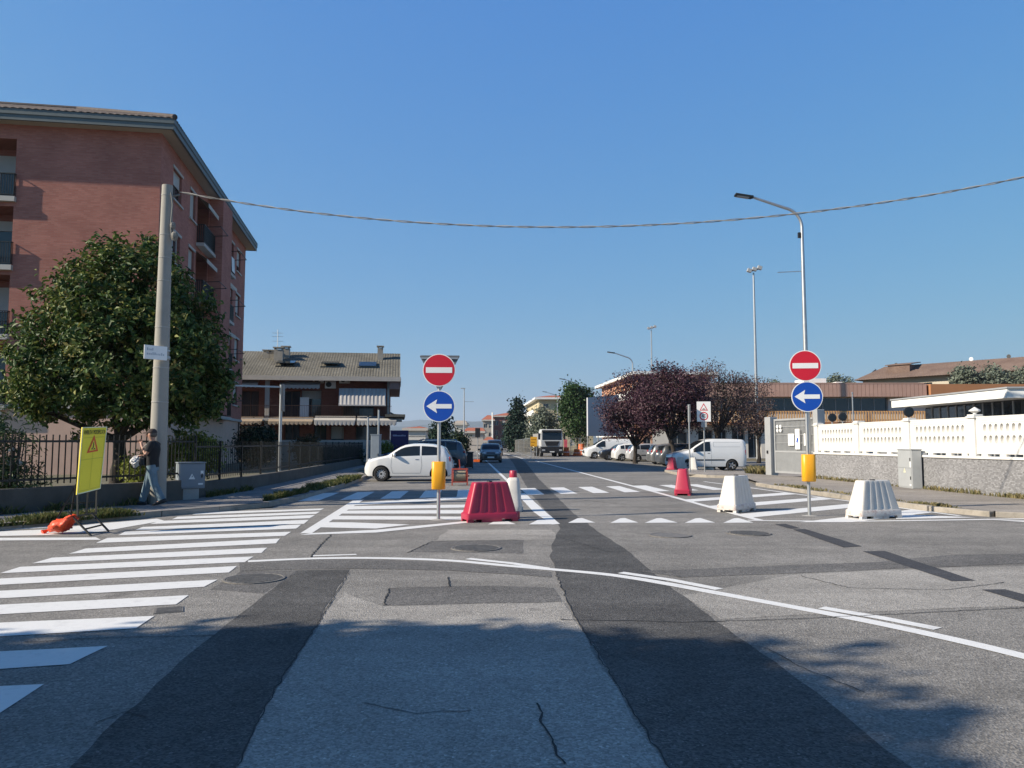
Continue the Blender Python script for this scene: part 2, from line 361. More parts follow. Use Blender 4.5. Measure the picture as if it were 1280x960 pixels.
# kerb lines
KL = [Vector(p + (0,)) for p in [(-60, -7), (-14, 9.6), (-9.2, 12.9), (-8.1, 14.6), (-7.2, 15.95), (-6.4, 17.0), (-5.75, 18.3), (-5.6, 20), (-5.75, 27), (-6.3, 34), (-8.3, 40), (-9.3, 60), (-16, 230)]]
WL = [Vector(p + (0,)) for p in [(-60, 4), (-15.5, 9.4), (-10.05, 15.0), (-8.25, 18.2), (-7.95, 19.6), (-7.95, 23), (-8.1, 27), (-9.6, 50)]]
KR = [Vector(p + (0,)) for p in [(60, 15), (14, 14.6), (11.2, 15.2), (9.9, 15.9), (9.35, 17.2), (9.05, 20), (8.75, 27.3)]]
WR = [Vector(p + (0,)) for p in [(60, 18.5), (13.4, 15.5), (12.95, 20), (12.3, 30.8), (11.2, 34.2), (10.2, 38)]]
def kerb(name, line, h=0.12, w=0.16, m=None, gap=None):
    mb = MB()
    for i in range(len(line) - 1):
        a, b = line[i], line[i + 1]; L = (b - a).length; k = max(1, int(L / 1.0))
        d = (b - a).normalized(); n = Vector((-d.y, d.x, 0))
        if L > 40: k = 12
        for j in range(k):
            p, q = a + d * (L * j / k + 0.006), a + d * (L * (j + 1) / k - 0.006)
            dz = rnd.uniform(-0.012, 0.008) - (0.07 if name == 'kerb_left' and i < 3 else 0)
            pts = [p + n * 0, q + n * 0, q + n * w, p + n * w]
            if sum(pts[t].x * pts[(t + 1) % 4].y - pts[(t + 1) % 4].x * pts[t].y for t in range(4)) < 0: pts = pts[::-1]
            mb.prism([(t.x, t.y, -0.02) for t in pts], (0, 0, h + 0.02 + dz))
    return mb.build(name, m or M_KERB, kind='structure', bevel=0.018)
kerb('kerb_left', KL)
kerb('kerb_right', [p for p in reversed(KR)], w=-0.16)
mb = MB()
sheet(mb, [(p.x, p.y) for p in KL[:-1]] + [(-9.9, 60), (-9.6, 50)] + [(p.x, p.y) for p in reversed(WL[:-1])], 0.115)
mb.build('pavement_left', M_WALKD, kind='structure')
mb = MB()
sheet(mb, [(p.x, p.y) for p in WR] + [(9.2, 30), (8.75, 27.3)] + [(p.x, p.y) for p in reversed(KR)], 0.113)
mb.build('pavement_right', M_WALK, kind='structure')
# second kerbed strip beyond the driveway on the right, and the parking pavement
mb = MB(); sheet(mb, [(7.85, 34.6), (9.6, 33.0), (10.6, 37), (10.8, 40), (8.0, 40.5)], 0.11); sheet(mb, [(9.6, 33), (11.2, 34.3), (30, 38), (30, 46), (15.5, 46), (15.0, 41), (10.8, 40)], 0.02)
mb.build('pavement_island', M_WALK, kind='structure')
kerb('kerb_island', [Vector((8.0, 40.5, 0)), Vector((7.8, 37.5, 0)), Vector((7.85, 34.9, 0)), Vector((8.5, 33.7, 0)), Vector((9.5, 33.0, 0))], w=0.18)
# yard of the left blocks (a little above the road, behind its low wall)
mb = MB(); sheet(mb, [(p.x - 0.16, p.y) for p in WL] + [(-10.8, 66), (-60, 70)], 0.16); mb.build('yard', M_YARD, kind='structure')

# ---- asphalt repairs
mb = MB()
sheet(mb, pxs([(60, 985), (87, 960), (175, 878), (195, 855), (240, 815), (295, 772), (333, 742), (372, 713), (437, 712), (428, 727), (415, 748), (400, 775), (372, 818), (345, 860), (318, 915), (295, 960), (283, 985)]), 0.004, jit=0.018)
mb.build('asphalt_patch', M_ROADD, kind='structure')
mb = MB()
sheet(mb, pxs([(855, 985), (837, 960), (800, 900), (767, 850), (740, 803), (715, 765), (695, 717), (688, 698), (690, 680), (700, 660), (684, 640), (664, 618), (652, 598), (641, 578), (632, 568), (641, 568), (656, 577), (673, 598), (690, 615), (715, 640), (742, 660), (775, 682), (798, 700), (815, 714), (850, 742), (885, 768), (920, 795), (970, 828), (1020, 865), (1080, 915), (1140, 960), (1170, 985)]), 0.004, jit=0.02)
mb.build('asphalt_patch', M_ROADD, kind='structure')
mb = MB()
sheet(mb, pxs([(800, 714), (930, 709), (1105, 702), (1140, 698), (1195, 693.5), (1300, 692), (1480, 690), (1480, 703), (1280, 705), (1140, 710), (990, 717), (850, 722)]), 0.006, jit=0.02)
sheet(mb, pxs([(300, 703), (380, 700), (480, 700), (560, 703), (640, 710), (688, 715), (690, 722), (640, 718), (560, 713), (440, 711), (372, 712), (300, 714)]), 0.0065, jit=0.02)
mb.build('asphalt_patch', M_ROADM, kind='structure')
mb = MB()
sheet(mb, pxs([(510, 690), (540, 677), (655, 675), (653, 692)]), 0.0035, jit=0.02)
sheet(mb, pxs([(478, 757), (486, 736), (640, 733), (692, 735), (702, 752), (600, 754)]), 0.0035, jit=0.03)
sheet(mb, pxs([(262, 737), (300, 714), (372, 713), (330, 742)]), 0.003, jit=0.02)
mb.build('asphalt_patch', M_ROADM, kind='structure')
mb = MB()
sheet(mb, pxs([(285, 985), (297, 960), (347, 860), (402, 775), (430, 740), (478, 758), (600, 755), (704, 753), (714, 766), (766, 851), (836, 961), (850, 985)]), 0.0028, jit=0.02)
sheet(mb, pxs([(850, 745), (990, 719), (1140, 712), (1285, 707), (1480, 712), (1480, 760), (1280, 758), (1060, 765), (900, 774)]), 0.0028, jit=0.03)
sheet(mb, pxs([(545, 676), (560, 662), (690, 662), (697, 674), (655, 675)]), 0.0028, jit=0.03)
mb.build('asphalt_patch', M_ROADL, kind='structure')
mb = MB()
for q in ([(991, 662), (1006, 661.5), (1077, 683), (1054, 684.5)], [(1078, 689.5), (1106, 689), (1219, 726), (1190, 727)], [(1227, 737.5), (1256, 737), (1330, 757), (1330, 768)], [(968, 655.5), (982, 655), (1000, 660.5), (988, 661)]):
    sheet(mb, pxs(q), 0.0095, jit=0.01)
mb.build('asphalt_patch', M_BLACKLINE, kind='structure')
# cracks and joints
mb = MB()
def crack(pts, w, z=0.0061):
    pts = [G(*p) for p in pts]; out = []
    fine = []
    for i in range(len(pts) - 1):
        k = max(2, int((pts[i + 1] - pts[i]).length / 0.05))
        for j in range(k):
            p = pts[i].lerp(pts[i + 1], j / k); fine.append(p + Vector((noise.noise(p * 9) * 0.025, noise.noise(p * 9 + Vector((5, 5, 0))) * 0.025, 0)))
    for i in range(len(fine) - 1):
        d = (fine[i + 1] - fine[i]).normalized(); n = Vector((-d.y, d.x, 0))
        w0 = w * (0.5 + abs(noise.noise(fine[i] * 5))); w1 = w * (0.5 + abs(noise.noise(fine[i + 1] * 5)))
        a, b, c, e = fine[i] - n * w0, fine[i + 1] - n * w1, fine[i + 1] + n * w1, fine[i] + n * w0
        mb.face([(t.x, t.y, z) for t in (a, b, c, e)])
crack([(672, 880), (680, 905), (690, 925), (706, 962)], 0.008)
crack([(700, 775), (860, 778), (1000, 774), (1280, 760), (1400, 755)], 0.010)
crack([(30, 803), (150, 797), (280, 795)], 0.008)
crack([(560, 722), (562, 735)], 0.012); crack([(388, 697), (405, 677), (415, 668)], 0.012)
crack([(480, 757), (486, 736), (560, 734), (640, 733)], 0.01); crack([(510, 691), (540, 677), (655, 675)], 0.01)
crack([(696, 618), (800, 616), (960, 607)], 0.018); crack([(560, 628), (700, 622), (790, 632)], 0.012)
crack([(905, 800), (960, 812), (1010, 838), (1090, 870)], 0.006); crack([(455, 880), (520, 893), (600, 888)], 0.005); crack([(1000, 720), (1060, 735), (1180, 738), (1260, 728)], 0.008); crack([(120, 905), (160, 890), (190, 900)], 0.006)
crack([(640, 668), (700, 672), (760, 690), (800, 690)], 0.009)
crack([(295, 960), (345, 860), (400, 775), (437, 714)], 0.006); crack([(837, 962), (767, 850), (715, 765), (695, 717)], 0.006)
mb.build('road_crack', mat('crack_tar', (0.02, 0.02, 0.02), 0.8), kind='structure')

# ---- painted markings
mk = MB(); Z = 0.009
for q in [[(0, 858.5), (55, 856), (0, 892), (-60, 930), (-140, 930), (-140, 864)], [(-110, 822), (0, 815), (135, 808), (87, 831), (0, 837), (-110, 842)],
          [(-110, 786), (0, 779), (193, 770.5), (170, 786), (0, 796), (-110, 803)], [(-80, 761), (0, 756.5), (236, 744.5), (220, 756), (0, 768.5), (-80, 774)],
          [(-40, 742), (0, 739), (272, 725), (255, 734), (0, 748.5), (-50, 752)], [(-5, 724), (296, 708), (286, 716), (0, 731.5), (-28, 733.5)],
          [(25, 709), (317, 696), (306, 703), (0, 717)], [(65, 697.5), (334, 685), (327, 691.5), (40, 704.5)], [(107, 686), (350, 673.5), (345, 679.5), (86, 692.5)],
          [(134, 672.8), (364, 665), (356, 670), (120, 679)], [(156, 665), (376.5, 656), (370, 661), (148, 669.3)], [(178, 659), (386, 650), (380, 655), (169, 663)],
          [(200, 651.4), (394, 644), (387, 648), (187, 655.3)], [(222, 646.2), (400, 639.7), (395, 642.6), (215, 649.4)], [(250, 640.6), (405, 635.8), (400, 638), (240, 643.6)]]:
    sheet(mk, pxs(q), Z, jit=0.006)
mk.build('zebra_crossing', M_ROADPAINT, kind='structure')
mk = MB()
for q in [[(-60, 667), (0, 664.5), (60, 662), (120, 655), (196, 648.6), (205, 651), (128, 664.5), (60, 669), (-60, 671.5)], [(-60, 673.3), (0, 672.6), (120, 672), (126, 675), (0, 676), (-60, 676.4)],
          [(0, 660.6), (95, 656.5), (70, 659.5), (0, 663)]]:
    sheet(mk, pxs(q), 0.0085, jit=0.01)
# hatched island beside the left sign post
for q in [[(375, 667), (441, 625.8), (455, 624.6), (390, 666.6)]]: sheet(mk, pxs(q), 0.0085)
for q in [[(437, 629.5), (470, 627), (585, 620.8), (640, 618.5), (640, 621), (583, 624), (500, 628.5), (436, 632.3)], [(441, 632.8), (583, 631), (640, 630), (640, 633), (583, 634.6), (433, 637.3)],
          [(431, 638.6), (583, 637.8), (645, 637), (645, 641), (583, 642.2), (424, 642.3)], [(419, 645), (575, 646), (640, 645.5), (640, 649), (575, 650), (412, 649.7)],
          [(404, 653), (440, 653.3), (512, 656), (470, 661), (396, 659.4)], [(388, 666.8), (470, 662.6), (577, 652.2), (600, 651), (600, 653), (580, 654.2), (470, 666), (375, 669)],
          [(645, 617), (656, 616.5), (682, 640), (700, 655), (690, 656), (668, 641)]]:
    sheet(mk, pxs(q), 0.0095, jit=0.006)
mk.build('hatched_island', M_ROADPAINT, kind='structure')
# far zebra: bars 1 m apart on a skewed line
mk = MB(); B0 = Vector((-5.55, 20.05, 0)); BS = Vector((1, 0.40, 0))
for k in range(13):
    p = B0 + BS * (k * 1.0); w = 0.5
    a, b = p, p + BS * w; up = ROAD_D * 3.25
    sheet(mk, [a, b, b + up, a + up], Z, jit=0.006)
mk.build('zebra_crossing', M_ROADPAINT, kind='structure')
def band(mk, pts, w, z=Z):
    z *= 0.55; pts = [Vector((p[0], p[1], 0)) for p in pts]; Lf, Rt = [], []
    for i, p in enumerate(pts):
        d = (pts[min(i + 1, len(pts) - 1)] - pts[max(i - 1, 0)]).normalized(); n = Vector((-d.y, d.x, 0))
        ww = w * (1 + 0.12 * noise.noise(p * 0.9))
        Lf.append(p + n * ww / 2); Rt.append(p - n * ww / 2)
    for i in range(len(pts) - 1):
        mk.face([(Rt[i].x, Rt[i].y, z), (Rt[i + 1].x, Rt[i + 1].y, z), (Lf[i + 1].x, Lf[i + 1].y, z), (Lf[i].x, Lf[i].y, z)])
def smoothpath(pts, k=8):
    out = []
    for i in range(len(pts) - 1):
        p0, p1, p2, p3 = pts[max(i - 1, 0)], pts[i], pts[i + 1], pts[min(i + 2, len(pts) - 1)]
        for j in range(k):
            t = j / k
            out.append(0.5 * ((2 * p1) + (p2 - p0) * t + (2 * p0 - 5 * p1 + 4 * p2 - p3) * t * t + (3 * p1 - p0 - 3 * p2 + p3) * t ** 3))
    return out + [pts[-1]]
mk = MB()
band(mk, smoothpath(pxs([(310, 702), (390, 698.6), (470, 698), (560, 701), (640, 708), (740, 716.5), (790, 722.8), (840, 731.2), (890, 740.5), (990, 759), (1090, 778), (1190, 799.5), (1280, 821), (1420, 858)])), 0.15)
band(mk, pxs([(585, 698.6), (640, 704.5), (684, 711)]), 0.13, 0.0088); band(mk, pxs([(776, 716), (840, 725.5), (899, 737)]), 0.13, 0.0088); band(mk, pxs([(1027, 760), (1100, 772.5), (1172, 786.5)]), 0.13, 0.0088)
sheet(mk, pxs([(391, 694.5), (445, 692.8), (446, 694), (392, 695.8)]), 0.0088)
mk.build('guide_line', M_ROADPAINT, kind='structure')
mk = MB()
band(mk, [Vector((1.6, 0, 0)) + ROAD_D * t for t in (23.6, 30, 40, 57, 90, 140)], 0.14)
band(mk, smoothpath([G(952, 651), G(906, 639), G(823, 616.2)]) + [Vector((5.78, 0, 0)) + ROAD_D * t for t in (25.5, 30, 41, 60, 66)], 0.17, 0.0088)
band(mk, [Vector((5.4, 0, 0)) + ROAD_D * t for t in (72, 100, 160)], 0.15)
mk.build('lane_line', M_ROADPAINT, kind='structure')
# hatched island on the right: stripes between the lane line and the kerb
mk = MB(); sd = Vector((1, 0.78, 0)).normalized(); sn = Vector((-sd.y, sd.x, 0))
def clip(poly, a, n):
    out = []
    for i in range(len(poly)):
        p, q = poly[i], poly[(i + 1) % len(poly)]; dp, dq = (p - a).dot(n), (q - a).dot(n)
        if dp >= 0: out.append(p)
        if (dp >= 0) != (dq >= 0): out.append(p.lerp(q, dp / (dp - dq)))
    return out
l0, l1 = G(952, 650.5), G(823, 616.2); ln = Vector((l1.y - l0.y, -(l1.x - l0.x), 0)).normalized()
r0, r1 = G(1200, 645), G(900, 605); rn = Vector((-(r1.y - r0.y), r1.x - r0.x, 0)).normalized()
for k in range(-1, 3):
    p = Vector((4.95, 15.75, 0)) + Vector((-0.09, 1, 0)).normalized() * (k * 2.05)
    poly = [p - sd * 3, p + sd * 12, p + sd * 12 + sn * 0.62, p - sd * 3 + sn * 0.62]
    for a, n in ((l0, ln), (r0, rn), (Vector((0, 14.75, 0)), Vector((0, 1, 0)))):
        if poly: poly = clip(poly, a, n)
    if len(poly) > 2: sheet(mk, poly, 0.0095, jit=0.006)
band(mk, [G(880, 602), G(950, 611.5), G(1020, 621), G(1110, 633), G(1200, 645)], 0.13, 0.0085)
band(mk, [G(935, 650.5), G(980, 651.2), G(1060, 652), G(1200, 650), G(1330, 648)], 0.16, 0.0085)
sheet(mk, pxs([(1120, 643), (1220, 647), (1120, 649)]), 0.009, jit=0.01); sheet(mk, pxs([(1240, 650), (1330, 652), (1330, 656)]), 0.009, jit=0.01)
mk.build('hatched_island', M_ROADPAINT, kind='structure')
mk = MB()
for x0, x1 in ((610, 645), (661, 695), (710, 744), (763, 798), (806, 847), (856, 894), (904, 942)):
    y0, y1 = (653.8, 647.8) if x0 > 700 else (655.8, 649.5)
    xa = x0 + (x1 - x0) * 0.38
    sheet(mk, pxs([(x0, y0), (x1, y0 - 0.3), (xa + 5, y1), (xa - 1, y1 + 0.3)]), Z)
mk.build('give_way_triangle', M_ROADPAINT, kind='structure')

# ---- covers in the road
M_CAST = mat('cast_iron', (0.17, 0.16, 0.148), 0.7, 0.15, var=0.3, scale=14, bump=0.6, bscale=60)
def manhole(px, py, r, label, grate=True):
    p = G(px, py)
    o = thing('manhole_cover', label, 'manhole cover', (p.x, p.y, 0.0), 0.3, 'covers set into the road')
    m = MB(); m.lathe([(r, 0.002), (r, 0.013), (r * 0.93, 0.0135), (r * 0.92, 0.008)], 40); m.build('ring', M_CAST, o)
    m = MB(); m.lathe([(0.001, 0.0105), (r * 0.905, 0.0105)], 40, cap=False)
    if grate:
        for i in range(-5, 6):
            y = i * r * 0.16; w = math.sqrt(max(0, (r * 0.86) ** 2 - y * y))
            if w > 0.04: m.box(-w, w, y - r * 0.035, y + r * 0.035, 0.0105, 0.017)
    m.build('lid', M_CAST, o)
manhole(595, 685.5, 0.36, 'round grated iron cover in the brown patch beside the curved line')
manhole(318, 724, 0.33, 'round iron cover beside the top of the dark repair strip')
manhole(838, 669.5, 0.34, 'worn round cover on the plain asphalt before the give-way triangles', False)
manhole(936, 667, 0.36, 'round cover with a pale patch around it near the white barriers')
p = G(211, 763); o = thing('road_drain', 'small dark drain grate at the end of a zebra bar', 'drain grate', (p.x, p.y, 0), 0.4)
m = MB()
for i in range(8): m.box(-0.10, 0.10, -0.10 + i * 0.027, -0.085 + i * 0.027, 0.003, 0.011)
m.build('grate', M_CAST, o); m = MB(); m.box(-0.12, 0.12, -0.12, 0.12, 0.001, 0.0065); m.build('frame', M_CAST, o)

# ---- low growth along the kerbs
M_GRASS = leaf_mat('grass_blades', [(0.05, 0.075, 0.02), (0.09, 0.11, 0.03), (0.2, 0.17, 0.07)], 0.7, 0.3)
def blades(name, spots, h, n, seed, mtl=None, kind='stuff'):
    r = random.Random(seed); vs, fs, ti = [], [], []
    for i in range(n):
        (ax, ay), (bx, by), w, z = r.choice(spots); t = r.random(); off = r.uniform(-w, w)
        dx, dy = bx - ax, by - ay; L = math.hypot(dx, dy) or 1
        x = ax + dx * t - dy / L * off; y = ay + dy * t + dx / L * off
        dens = noise.noise((x * 1.3, y * 1.3, seed))
        if dens < -0.15 and r.random() < 0.8: continue
        hh = h * r.uniform(0.35, 1.0) * (1 + 0.6 * dens); th = r.uniform(0, 6.28); bw = 0.012 + 0.012 * r.random(); ln = r.uniform(0.2, 0.9) * hh
        c, s_ = math.cos(th), math.sin(th); k = len(vs)
        vs += [(x - s_ * bw, y + c * bw, z), (x + s_ * bw, y - c * bw, z), (x + c * ln * 0.4 + s_ * bw * 0.6, y + s_ * ln * 0.4 - c * bw * 0.6, z + hh * 0.65), (x + c * ln, y + s_ * ln, z + hh)]
        fs += [(k, k + 1, k + 2, k + 3)]; ti.append(r.random())
    me = bpy.data.meshes.new(name); me.from_pydata(vs, [], fs); me.materials.append(mtl or M_GRASS)
    a = me.attributes.new('tint', 'FLOAT', 'FACE'); a.data.foreach_set('value', ti)
    o = bpy.data.objects.new(name, me); C.objects.link(o); o['kind'] = kind; return o
pt = lambda v: (v.x, v.y)
M_DRYG = leaf_mat('dry_grass', [(0.09, 0.10, 0.035), (0.2, 0.17, 0.08), (0.32, 0.26, 0.13)], 0.8, 0.3)
blades('grass', [(pt(KL[1] + Vector((-0.1, 0.2, 0))), pt(KL[2] + Vector((-0.15, 0.12, 0))), 0.22, 0.06), (pt(KL[2] + Vector((-0.15, 0.12, 0))), pt(KL[4] + Vector((-0.35, -0.25, 0))), 0.24, 0.06)], 0.17, 11000, 3)
blades('grass', [((-5.95, 22.6), (-6.0, 27), 0.22, 0.1), ((-6.0, 26.5), (-6.35, 31), 0.3, 0.1), ((-5.9, 18.6), (-5.85, 22), 0.07, 0.08)], 0.2, 8000, 4)
blades('grass', [((-15.2, 9.6), (-10, 14.9), 0.12, 0.11), ((-10, 14.9), (-8.1, 18.1), 0.1, 0.11), ((-7.8, 19.8), (-7.75, 23), 0.06, 0.11)], 0.2, 900, 5)
blades('grass', [((13.3, 15.8), (12.75, 20), 0.14, 0.11), ((12.75, 20), (12.1, 30.5), 0.14, 0.11)], 0.15, 2400, 6, M_DRYG)
blades('grass', [((9.2, 18.5), (8.9, 26), 0.18, 0.1), ((9.6, 16.6), (9.25, 18), 0.1, 0.1)], 0.10, 1500, 7, M_DRYG)
blades('grass', [((13.2, 40.5), (17, 42.5), 0.8, 0.02), ((11.4, 36.3), (12.4, 38), 0.4, 0.03)], 0.36, 5000, 8, M_DRYG)
# ------------------------------------------------------------------ buildings
def frame_pts(o, u, n):
    o, u, n = Vector(o), Vector(u).normalized(), Vector(n).normalized()
    return lambda a, z, d=0.0: o + u * a + Vector((0, 0, z)) + n * d
def wbox(mb, f, a, b, c, d, d0, d1, m=0):
    """box in wall space: a..b along, c..d up, d0..d1 out of the wall"""
    vs = [f(a, c, d0), f(b, c, d0), f(b, c, d1), f(a, c, d1), f(a, d, d0), f(b, d, d0), f(b, d, d1), f(a, d, d1)]
    mb.add(vs, [(0, 3, 2, 1), (4, 5, 6, 7), (0, 1, 5, 4), (1, 2, 6, 5), (2, 3, 7, 6), (3, 0, 4, 7)], m)
M_SHUT = mat('roller_shutter', (0.5, 0.48, 0.44), 0.6, var=0.06)
M_FRAMEW = mat('window_frame_white', (0.6, 0.59, 0.57), 0.5, var=0.05)
M_FRAMEB = mat('window_frame_brown', (0.07, 0.04, 0.025), 0.5, var=0.15)
def window(parent, f, a, b, c, d, depth=0.15, shut=0.0, frame=M_FRAMEW, surround=None, mull=1, name='window'):
    m = MB(); t = 0.055; q0, q1 = -depth - 0.0, -depth + 0.05
    wbox(m, f, a, b, c, c + t, q0, q1); wbox(m, f, a, b, d - t, d, q0, q1); wbox(m, f, a, a + t, c + t, d - t, q0, q1); wbox(m, f, b - t, b, c + t, d - t, q0, q1)
    for k in range(1, mull + 1):
        x = a + (b - a) * k / (mull + 1); wbox(m, f, x - t * 0.5, x + t * 0.5, c + t, d - t, q0, q1)
    w = m.build(name, frame, parent)
    g = MB(); g.face([f(a, c, q0 + 0.012), f(b, c, q0 + 0.012), f(b, d, q0 + 0.012), f(a, d, q0 + 0.012)]); g.build('pane', M_WINGLASS, w)
    if shut > 0.02:
        s_ = MB(); k = 0; z = d
        while z > d - (d - c) * shut + 0.03:
            wbox(s_, f, a + 0.02, b - 0.02, z - 0.046, z - 0.004, q1 - 0.005, q1 + 0.03); z -= 0.05
        s_.build('shutter', M_SHUT, w)
    if surround:
        s_ = MB(); e = 0.14
        wbox(s_, f, a - e, b + e, d, d + 0.13, -0.02, 0.05); s_.build('lintel', surround, w)
        s_ = MB(); wbox(s_, f, a - e, b + e, c - 0.09, c, -0.02, 0.09); s_.build('sill', surround, w)
    return w
def railing(parent, pts, z0, h, m=M_IRON, gap=0.12, name='railing', bw=0.014):
    mb = MB()
    for i in range(len(pts) - 1):
        p, q = Vector(pts[i]), Vector(pts[i + 1]); L = (q - p).length; d = (q - p).normalized()
        mb.bar(p + Vector((0, 0, z0 + h)), q + Vector((0, 0, z0 + h)), 0.05, 0.035); mb.bar(p + Vector((0, 0, z0 + 0.1)), q + Vector((0, 0, z0 + 0.1)), 0.03, 0.03)
        for k in range(int(L / gap) + 1):
            x = p + d * (k * gap + 0.01); mb.bar(x + Vector((0, 0, z0 + 0.1)), x + Vector((0, 0, z0 + h)), bw, bw)
    return mb.build(name, m, parent)

# ---- tall brick block on the left
TH = math.radians(9.15)
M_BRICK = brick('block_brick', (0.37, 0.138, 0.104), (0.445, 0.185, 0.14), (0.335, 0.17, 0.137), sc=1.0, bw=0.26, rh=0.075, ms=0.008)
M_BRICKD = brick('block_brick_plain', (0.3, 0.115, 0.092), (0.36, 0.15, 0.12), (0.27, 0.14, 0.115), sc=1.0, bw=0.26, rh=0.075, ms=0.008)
M_PLINTH = mat('salmon_render', (0.62, 0.41, 0.31), 0.9, var=0.1, scale=1.2, bump=0.15, bscale=50)
M_FASCIA = mat('grey_fascia', (0.115, 0.135, 0.135), 0.55, 0.2, var=0.1)
M_SOFFIT = mat('soffit_render', (0.42, 0.38, 0.33), 0.85, var=0.06)
M_TRIM = mat('stone_trim', (0.46, 0.43, 0.39), 0.8, var=0.08)
M_TILE = tile_mat('roof_tiles_brown', (0.07, 0.058, 0.055), (0.125, 0.105, 0.095))
blk = thing('apartment_block', 'tall red brick apartment block with grey eaves, balconies and salmon plinth', 'apartment block', (-15.7, 33.5, 0), TH)
PZ, SZ, LY, LX = 3.1, 15.38, 20.6, 15.0
ff = frame_pts((0, 0, 0), (-1, 0, 0), (0, -1, 0)); fs = frame_pts((0, 0, 0), (0, 1, 0), (1, 0, 0))
fl = [PZ + 3.0 * k for k in range(4)]
mb = MB()
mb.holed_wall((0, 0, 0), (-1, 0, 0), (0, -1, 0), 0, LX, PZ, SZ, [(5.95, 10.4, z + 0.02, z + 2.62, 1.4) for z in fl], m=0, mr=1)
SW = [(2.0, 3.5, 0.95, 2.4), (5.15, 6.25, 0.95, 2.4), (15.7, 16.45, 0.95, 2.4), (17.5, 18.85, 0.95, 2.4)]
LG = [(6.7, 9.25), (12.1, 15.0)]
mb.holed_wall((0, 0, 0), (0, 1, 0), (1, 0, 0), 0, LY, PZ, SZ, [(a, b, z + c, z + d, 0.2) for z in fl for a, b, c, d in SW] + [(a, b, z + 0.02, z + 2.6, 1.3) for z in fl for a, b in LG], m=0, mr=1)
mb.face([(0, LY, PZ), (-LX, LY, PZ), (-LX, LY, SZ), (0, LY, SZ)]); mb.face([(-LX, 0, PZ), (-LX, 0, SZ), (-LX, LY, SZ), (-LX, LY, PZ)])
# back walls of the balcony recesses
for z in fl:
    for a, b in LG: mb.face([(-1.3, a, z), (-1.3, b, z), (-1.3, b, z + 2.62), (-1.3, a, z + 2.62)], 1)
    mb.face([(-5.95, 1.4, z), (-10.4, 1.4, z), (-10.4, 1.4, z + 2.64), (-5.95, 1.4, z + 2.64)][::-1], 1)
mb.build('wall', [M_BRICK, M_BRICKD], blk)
mb = MB(); mb.box(-LX, -0.06, 0.06, LY - 0.04, -0.1, PZ - 0.12); mb.build('plinth', M_PLINTH, blk)
mb = MB(); mb.box(-LX, 0.05, -0.05, LY + 0.02, PZ - 0.12, PZ + 0.03); mb.build('string_course', M_TRIM, blk)
mb = MB(); mb.box(0.0, 0.75, 9.4, 11.95, PZ + 0.03, SZ - 0.02); mb.build('brick_pier', M_BRICK, blk)
OV = 0.65
mb = MB(); mb.box(-LX, OV - 0.02, -OV + 0.02, LY + OV - 0.02, SZ - 0.02, SZ + 0.1); mb.build('soffit', M_SOFFIT, blk)
mb = MB()
for z0, z1, e in ((SZ - 0.05, SZ + 0.2, 0.0), (SZ + 0.2, SZ + 0.43, 0.04)):
    w = OV + e
    mb.box(-LX, w, -w, -w + 0.1, z0, z1); mb.box(w - 0.1, w, -w + 0.1, LY + w - 0.1, z0, z1); mb.box(-LX, w, LY + w - 0.1, LY + w, z0, z1)
mb.build('fascia', M_FASCIA, blk)
ez, rz_, k = SZ + 0.42, SZ + 3.2, 6.4; e = OV + 0.06
def tiled(mb, quad, pitch=0.24, row=0.36, amp=0.045, m=0):
    """corrugated tile surface over a planar quad: eave a->b, ridge d->c"""
    a, b, c, d = [Vector(p) for p in quad]; W = max((b - a).length, (c - d).length); H = ((d + c) / 2 - (a + b) / 2).length
    nx, ny = max(4, int(W / pitch * 4)), max(2, int(H / row) * 2); n = (b - a).cross(d - a).normalized()
    if n.z < 0: n = -n
    base = len(mb.v)
    for j in range(ny + 1):
        t = j / ny; l, r = a.lerp(d, t), b.lerp(c, t)
        for i in range(nx + 1):
            p = l.lerp(r, i / nx); x = i / nx * W
            mb.v.append(tuple(p + n * (amp * abs(math.sin(math.pi * x / pitch)) + (0.03 if j % 2 else 0.0))))
    for j in range(ny):
        for i in range(nx):
            q = base + j * (nx + 1) + i; mb.f.append([q, q + 1, q + nx + 2, q + nx + 1]); mb.m.append(m)
mb = MB()
tiled(mb, [(-LX, -e, ez), (e, -e, ez), (-k + OV, k - OV, rz_), (-LX, k - OV, rz_)], 0.3)
tiled(mb, [(e, -e, ez), (e, LY + e, ez), (-k + OV, LY - k + OV, rz_), (-k + OV, k - OV, rz_)], 0.3)
mb.face([(e, LY + e, ez), (-LX, LY + e, ez), (-k + OV, LY - k + OV, rz_)])
mb.face([(-LX, k - OV, rz_), (-k + OV, k - OV, rz_), (-k + OV, LY - k + OV, rz_), (-LX, LY + e, ez)])
ra = [Vector((-LX, k - OV, rz_ + 0.05)), Vector((-k + OV, k - OV, rz_ + 0.05)), Vector((e, -e, ez + 0.06))]
mb.tube([ra[0], ra[1]], 0.13, 8); mb.tube([ra[1], ra[2]], 0.13, 8); mb.tube([ra[1], Vector((-k + OV, LY - k + OV, rz_ + 0.05))], 0.13, 8)
mb.build('roof', M_TILE, blk)
wi = 0
